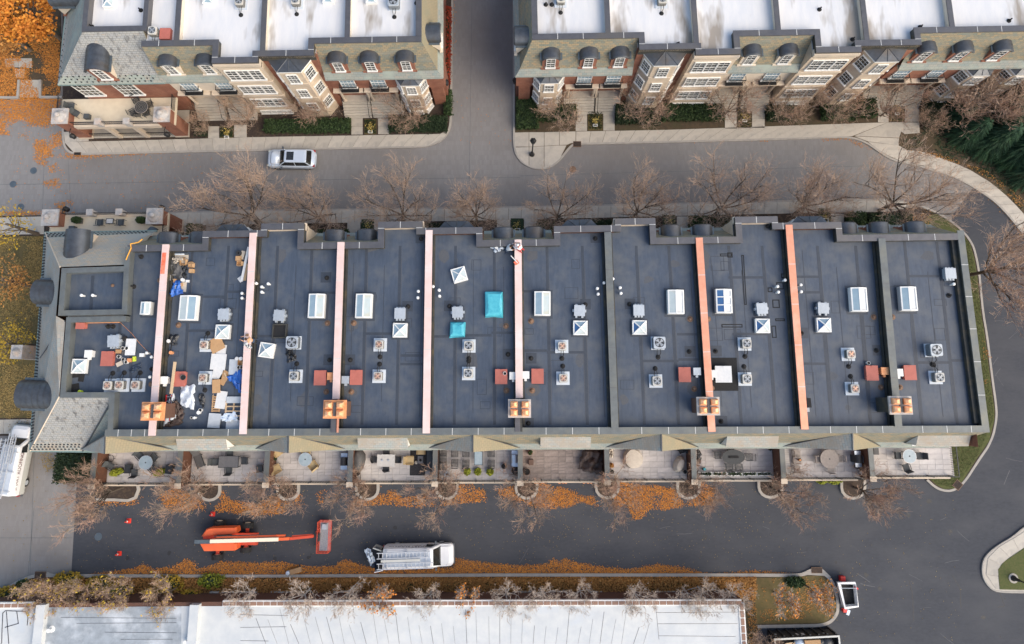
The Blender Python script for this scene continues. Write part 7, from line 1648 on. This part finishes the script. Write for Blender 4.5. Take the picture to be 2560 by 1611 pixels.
def van(loc,rz,label,letter,lmat,rackm,hood='van_white',sidem='van_white',both=True):
    t=thing('work_van',label,'van',loc,rz); c=.3
    q=MB(); q.loft([rring(-3.1,3.0,.96,.9,.35,.3),rring(-3.1,3.08,1.0,.95,.55,.35),rring(-3.1,3.05,1.0,.95,.95,.35),rring(-3.1,2.75,1.0,.92,1.12,.3)]); q.obj('body',sidem,t,smooth=False)
    q=MB(); q.loft([rring(1.75,2.98,.9,.82,1.1,.3),rring(1.65,2.7,.84,.74,1.24,.3)]); q.obj('bonnet',hood,t)
    q=MB(); q.loft([rring(-3.08,2.0,.99,.93,1.1,.18),rring(-3.04,1.75,.97,.9,1.5,.18),rring(-3.0,1.35,.86,.8,1.98,.2),rring(-2.9,1.2,.7,.66,2.08,.2)]); q.obj('cargo_body','van_white',t)
    q=MB(); q.box(-2.85,1.15,-.62,.62,2.075,2.095); q.obj('roof_shade_panel','van_roof_shaded',t)  # added sheet, carries the ladders' shade as a darker colour
    q=MB(); q.face((1.98,-.8,1.2),(1.98,.8,1.2),(1.4,.66,1.97),(1.4,-.66,1.97)); q.face((2.0,-.78,1.19),(2.0,.78,1.19),(1.42,.64,1.96),(1.42,-.64,1.96)); q.obj('windscreen','car_glass',t)
    for sy in (-1,1):
        q=MB(); q.face((1.62,sy*.945,1.2),(.75,sy*1.0,1.2),(.75,sy*.9,1.8),(1.2,sy*.88,1.8)); q.obj('side_window','car_glass',t)
        q=MB(); q.obox(1.55,sy*1.12,1.2,.12,.24,.26); q.obj('mirror','car_dark',t)
        q=MB(); q.obox(-3.1,sy*.86,.95,.06,.16,.35); q.obj('tail_lamp','red_lamp',t)
    q=MB(); q.box(2.9,3.14,-.85,.85,.35,.6).box(-3.2,-3.08,-.9,.9,.35,.55); q.obj('bumper','car_dark',t)
    for x in (-2.0,2.0):
        for sy in (-.86,.86): wheel(t,x,sy,.37,.26)
    for x in (-2.6,-.9,.8): q=MB(); q.box(x-.03,x+.03,-.8,.8,2.2,2.25).box(x-.03,x+.03,-.8,-.75,2.05,2.2).box(x-.03,x+.03,.75,.8,2.05,2.2); q.obj('roof_rack','aluminium',t)
    for sy in ((-1,1) if both else (1,)):
        cu=bpy.data.curves.new('lettering','FONT'); cu.body=letter; cu.size=.42; cu.align_x='CENTER'; cu.extrude=.004; cu.materials.append(MAT[lmat]); o=bpy.data.objects.new('lettering',cu); col.objects.link(o); o.parent=t
        lm=bpy.data.meshes.new_from_object(o.evaluated_get(bpy.context.evaluated_depsgraph_get())); bpy.data.objects.remove(o); lm.materials.clear(); lm.materials.append(MAT[lmat]); o=put('lettering',lm,t)
        o.location=(-.9,sy*.972,1.52); o.rotation_euler=(R(68),0,0 if sy<0 else PI)
    return t
vx,vy=P(1046,1391,1.2); vr=.03
van((vx,vy,0),vr,'white work van with ladders and open rear door at the leafy kerb','SMART ROOFING','lettering_grey','aluminium')
def vl(lx,ly): return (vx+lx*math.cos(vr)-ly*math.sin(vr),vy+lx*math.sin(vr)+ly*math.cos(vr))
for ly,L,lx,l in ((.36,4.6,-1.15,'upper ladder on the roof of the kerbside van'),(-.52,4.9,-1.0,'lower ladder on the roof of the kerbside van')):
    x,y=vl(lx,ly); ladder_mesh(14,L,.46,'aluminium','ladder','aluminium '+l,(x,y,2.26),vr-PI/2,'ladders on the vans')
x,y=vl(-1.4,-.08); q=MB(); q.obox(0,0,.04,3.4,.2,.06); o=q.obj('plank','van_grey',loc=(x,y,2.26),rz=vr); tag(o,'grey plank between the two ladders on the kerbside van','board')
vt=[o for o in scene.objects if o.name.startswith('work_van')][0]
q=MB(); q.obox(-3.5,.78,1.1,.85,.08,1.5,-.35); q.obj('rear_door','van_grey',vt); q=MB(); q.obox(-3.52,.85,1.5,.4,.06,.5,-.35); q.obj('door_rack','car_dark',vt); q=MB(); q.obox(-3.4,-1.02,1.1,.75,.06,1.5,.2); q.obj('rear_door','van_white',vt)
q=MB(); q.box(-3.13,-3.11,-.85,.85,.6,1.9); q.obj('load_opening','dark_hole',vt)
sheet('plastic_bag',((912,1375),(926,1372),(940,1400),(928,1414)),.9,'plastic_sheet','pale blue plastic sheet bundled behind the open van','plastic sheet',.5,31)
sheet('plastic_bag',((932,1405),(945,1408),(948,1424),(936,1422)),.5,'cloth_navy','dark cloth bundle at the rear of the kerbside van','cloth',.4,32)
wx_,wy_=P(36,1150,1.2); wr=PI/2-.1
van((wx_,wy_,0),wr,'white work van with ladders parked by the hedge at the left edge','SMART ROOFING','lettering','aluminium',sidem='van_grey')
def wl2(lx,ly): return (wx_+lx*math.cos(wr)-ly*math.sin(wr),wy_+lx*math.sin(wr)+ly*math.cos(wr))
for lx,ly,L,l in ((-.4,-.05,5.6,'right hand ladder on the van at the left edge'),(-.6,.6,5.0,'left hand ladder on the van at the left edge'),(1.0,-.35,2.4,'short front ladder on the van at the left edge')):
    x,y=wl2(lx,ly); ladder_mesh(16 if L>3 else 7,L,.42,'aluminium','ladder','aluminium '+l,(x,y,2.26+(.12 if L<3 else 0)),wr-PI/2,'ladders on the vans')
# boom lift
bx,by=P(630,1348,1.2); t=thing('boom_lift','orange boom lift with long cream boom and red basket on the asphalt','boom lift',(bx,by,0),.0)
def LB(px,py,z): a,b=P(px,py,z); return (a-bx,b-by)
h0=LB(497,1348,1.9); 
def hoodpoly(pts,z): return [LB(a,b,z) for a,b in pts]
for k,pts in enumerate(([(500,1343),(512,1325),(523,1321),(588,1320),(590,1333),(584,1337),(540,1339),(512,1342)],[(496,1361),(585,1357),(589,1361),(589,1376),(584,1379),(506,1380)])):
    q=MB(); pl=hoodpoly(pts,1.9); q.prism(pl,.75,1.6); q.prism(pl,1.6,1.78,inset=.12); q.obj('engine_cover','lift_orange',t)
x0,y0=LB(500,1350,1.2); x1,y1=LB(640,1350,1.2)
q=MB(); q.box(x0+.15,x1,y0-.5,y0+.5,.55,.95); q.obj('chassis','lift_red',t); q=MB(); q.lathe([(.75,0),(.75,.18)],20,(x0+2.1,y0,.95)); q.obj('turntable','metal_dark',t)
for px,py in ((549,1308),(620,1313),(544,1392),(615,1374)):
    a,b=LB(px,py,.45); q=MB(); q.tube((a,b-.2,.46),(a,b+.2,.46),.46,.46,20)
    for k in range(18): an=2*PI*k/18; q.obox(a+.46*math.cos(an),b,.46+.46*math.sin(an),.09,.42,.05,0,0,-an+PI/2)
    w=q.obj('wheel','tyre',t); q=MB(); q.tube((a,b-.22,.46),(a,b+.22,.46),.24,.24,12); q.obj('rim','boom_cream',w)
    q=MB(); q.box(a-.14,a+.14,min(b,y0),max(b,y0),.4,.55); q.obj('axle','lift_red',t)
zb=2.2
def bar(p,q_,w,z0,z1,nm,m,zz=zb): o=MB(); o.strip([LB(*p,zz),LB(*q_,zz)],w,z0,z1); return o.obj(nm,m,t)
bar((527,1353),(697,1348),.3,2.05,2.4,'main_boom','boom_cream'); bar((488,1354),(528,1354),.32,1.95,2.35,'boom_tail','zinc_blue'); bar((540,1344),(712,1340),.16,1.9,2.15,'boom_arm','lift_orange'); bar((535,1341),(690,1336.5),.07,2.15,2.25,'hydraulic_line','metal_dark'); bar((697,1348),(722,1347),.24,2.0,2.3,'boom_head','lift_orange'); bar((725,1347),(783,1341),.22,1.6,1.9,'jib','lift_red',1.8); bar((730,1341),(780,1337),.1,1.7,1.8,'jib_link','lift_red',1.8)
cx,cyb=LB(806,1343,1.0); cx0,cy0=LB(790,1382,1.2); cx1,cy1=LB(825,1304,1.2)
q=MB(); q.box(cx0+.1,cx1,cy0,cy1,.55,.62); q.obj('basket_floor','mesh_floor',t)
q=MB(); C=[(cx0+.1,cy0),(cx1,cy0),(cx1,cy1),(cx0+.1,cy1)]
for z in (.62,1.05,1.5):
    for a,b in zip(C,C[1:]+C[:1]): q.tube((*a,z),(*b,z),.03,.03,6)
for a,b in zip(C,C[1:]+C[:1]):
    for k in range(4 if abs(a[0]-b[0])<.5 else 3): s=k/(4 if abs(a[0]-b[0])<.5 else 3); q.tube((lerp(a[0],b[0],s),lerp(a[1],b[1],s),.55),(lerp(a[0],b[0],s),lerp(a[1],b[1],s),1.5),.025,.025,5)
q.tube((cx0-.2,cy0+1.0,.8),(cx0-.2,cy0+1.7,.8),.03).tube((cx0-.2,cy0+1.0,.8),(cx0+.1,cy0+1.0,1.0),.03).tube((cx0-.2,cy0+1.7,.8),(cx0+.1,cy0+1.7,1.0),.03); q.obj('basket_rail','lift_red',t)
q=MB(); q.box(cx0-.1,cx0+.25,cy0+.95,cy0+1.6,.95,1.35); q.obj('control_box','metal_dark',t); q=MB(); q.box(cx0+.35,cx0+.75,cy1-.75,cy1-.3,.62,.9); q.obj('tool_tray','galv',t)
for k,(px,py) in enumerate(((318,1304),(294,1386),(529,1287))):
    x,y=P(px,py,.3); t=thing('traffic_cone','orange traffic cone with white collar, %s'%['above the manhole cover','below the manhole cover','under branches by the boom lift'][k],'cone',(x,y,0),0,'traffic cones'); q=MB(); q.box(-.2,.2,-.2,.2,0,.04).lathe([(.15,.04),(.04,.68),(.03,.7)],12); q.obj('body','cone',t); q=MB(); q.lathe([(.112,.26),(.078,.46)],12); q.obj('collar','white_trim',t)
# street lamps
def lamp(px,py,h,label,z=0.15):
    x,y=P(px,py,z); t=thing('street_lamp',label,'street lamp',(x,y,z),0,'street lamps'); q=MB(); q.lathe([(.26,0),(.26,.1),(.17,.3),(.11,.8),(.07,.9),(.055,h)],12); q.obj('post','iron',t); q=MB(); q.lathe([(.1,0),(.2,.06),(.28,.5),(.2,.55),(.32,.6),(.08,.85),(.03,1.0)],6,(0,0,h)); q.obj('lantern','iron',t); return t
lamp(1330,387,3.4,'black street lamp on the rounded pavement bulb of the side street'); lamp(2533,1446,3.4,'black street lamp with round base on the eastern grass island',.16)
x,y=P(2533,1446,.16); q=MB(); q.lathe([(.42,0),(.42,.06),(.3,.06)],20,(x,y,.155)); one('lamp_footing',q,'kerb','round concrete footing of the eastern island lamp','footing')
for px,py,l in ((1115,207,'at the corner west of the side street'),(1288,203,'at the corner east of the side street')):
    x,y=P(px,py,3.2); q=MB(); q.lathe([(.05,0),(.24,.1),(.28,.6),(.14,.75),(.03,.9)],8,(x,y,2.8)); q.tube((x,y,3.2),(x+(-.7 if px<1200 else .7),y+.1,3.0),.04); one('wall_lantern',q,'iron','black wall lantern on the brick house '+l,'lantern','corner lanterns')
# dumpster and lined bin
def DP(px,py,z): return P(px,py,z)
t=thing('dumpster','black ribbed dumpster full of boards and bags at the bottom edge','dumpster',(*DP(2010,1590,0),0),local=False)
zt=1.9; A=DP(1937,1599,zt); B=DP(2097,1591,zt); ln=math.hypot(B[0]-A[0],B[1]-A[1]); an=math.atan2(B[1]-A[1],B[0]-A[0]); w=2.3
fr=Fr(A,an); q=fr.mb(); th=.1
q.box(0,ln,-.1,0,0,zt).box(0,ln,w,w+.1,0,zt).box(0,.1,0,w,0,zt).box(ln-.1,ln,0,w,0,zt).box(.1,ln-.1,0,w,0,.1); q.obj('body','cover_black',t)
for k in range(8): q=fr.mb(); x=lerp(.15,ln-.15,k/7); q.box(x-.06,x+.06,-.22,-.1,.05,zt-.12); q.obj('rib','cover_black',t)
q=fr.mb(); q.strip([(0,0),(ln,0),(ln,w),(0,w)],.14,zt-.08,zt+.02,closed=True); q.obj('rim','van_grey',t)
q=fr.mb(); q.box(2.1,2.8,-.11,-.1001,1.0,1.5).box(4.4,4.8,-.11,-.1001,1.2,1.4).box(.2,.5,-.11,-.1001,.9,1.1); q.obj('sticker','table_white',t)
q=fr.mb(); q.box(.12,ln-.12,.05,w-.05,.1,1.25); q.obj('debris_mass','mulch',t)
r=random.Random(12)
for k in range(16):
    s=r.uniform(.4,ln*.55); q=fr.mb(); q.obox(s,r.uniform(.2,w-.2),1.35+r.random()*.35,r.uniform(.7,1.6),r.uniform(.08,.3),.04,r.uniform(-.9,.9),0,r.uniform(-.2,.2)); o=q.obj('waste_board','wood'); tag(o,'loose pale board thrown in the black dumpster','board','boards in the dumpster')
for k,(s,d,a) in enumerate(((2.3,.5,.5),(3.6,1.2,.55),(4.6,.6,.6),(5.1,1.4,.5),(4.0,.5,.4),(2.7,1.5,.5))):
    q=fr.mb(); rr=random.Random(k); q.loft([[(s+math.cos(2*PI*j/9)*a*e*(1+rr.uniform(-.15,.15)),d+math.sin(2*PI*j/9)*a*.8*e,1.25+z) for j in range(9)] for e,z in ((1,0),(1.05,.2),(.7,.42),(.15,.52))]); o=q.obj('waste_bag','bag_black' if k else 'plastic_sheet',smooth=True); tag(o,'full black bag heaped in the dumpster' if k else 'pale plastic bag heaped in the dumpster','bag','bags in the dumpster')
q=fr.mb(); q.obox(3.2,.38,1.8,1.35,.36,.3); o=q.obj('waste_carton','cardboard'); tag(o,'long brown carton on top of the dumpster load','box')
t=thing('lined_bin','white lined open bin with black contents next to the rounded lawn','bin',(*P(2110,1478,0),0),local=False)
zt=1.35; O_=[P(a,b,zt) for a,b in ((2094,1457),(2138,1455),(2147,1518),(2112,1524))]; In=[P(a,b,zt) for a,b in ((2102,1461),(2140,1461),(2145,1515),(2114,1518))]
gb=[P(a,b,0) for a,b in ((2095,1460),(2128,1458),(2137,1508),(2104,1512))]
q=MB(); q.loft([[(x,y,0) for x,y in gb],[(x,y,zt) for x,y in O_],[(x,y,zt+.02) for x,y in In],[(x,y,.5) for x,y in In]]); q.obj('white_shell','van_white',t)
q=MB(); q.face(*[(x,y,.75) for x,y in In]); q.obj('lining','rubber',t); q=MB(); q.path([(*P(2102,1471,zt),zt),(*P(2142,1471,zt),zt)],.03); q.obj('tie_bar','galv',t)
for px,py,w,l,lab in ((2108,1448,.42,.42,'red plastic crate above the lined bin'),(2113,1528,.3,.25,'red crate below the lined bin')): boxat('crate',px,py,w,l,.4,'ladder_red',lab,'crate',0,0,'red crates')
x,y=P(2144,1472,zt); q=MB(); q.obox(x,y,1.1,.3,.14,.2,-.6); one('flag',q,'ladder_red','small red flag on the edge of the lined bin','flag')
boxat('plastic_bag',2121,1532,.25,.45,.3,'plastic_sheet','pale bag at the lower corner of the lined bin','bag',-.4,0)
# cardboard in the kerb leaves, stray bits
x,y=P(740,1427,.3); q=MB(); q.obox(x,y,.3,1.0,.42,.3,.28); one('carton',q,'cardboard','flattened brown carton lying on the kerb leaves','box'); x,y=P(721,1432,.2); q=MB(); q.lathe([(.05,0),(.2,.1),(.18,.3),(.05,.36)],8,(x,y,.15)); one('plastic_bag',q,'plastic_sheet','small pale bag beside the carton on the kerb','bag')
for k,px in enumerate((1339,1345,1356,1399,1408,1415,1460,1470,1478)):
    x,y=P(px,1197,.4); q=MB(); q.lathe([(.1,0),(.13,.25),(.09,.25),(.08,.05)],10,(x,y-.35,.0)); one('flower_pot',q,'clay','terracotta pot on the garage front below the brown brick patio, %s from the left'%ORD[k],'pot','terracotta pots')
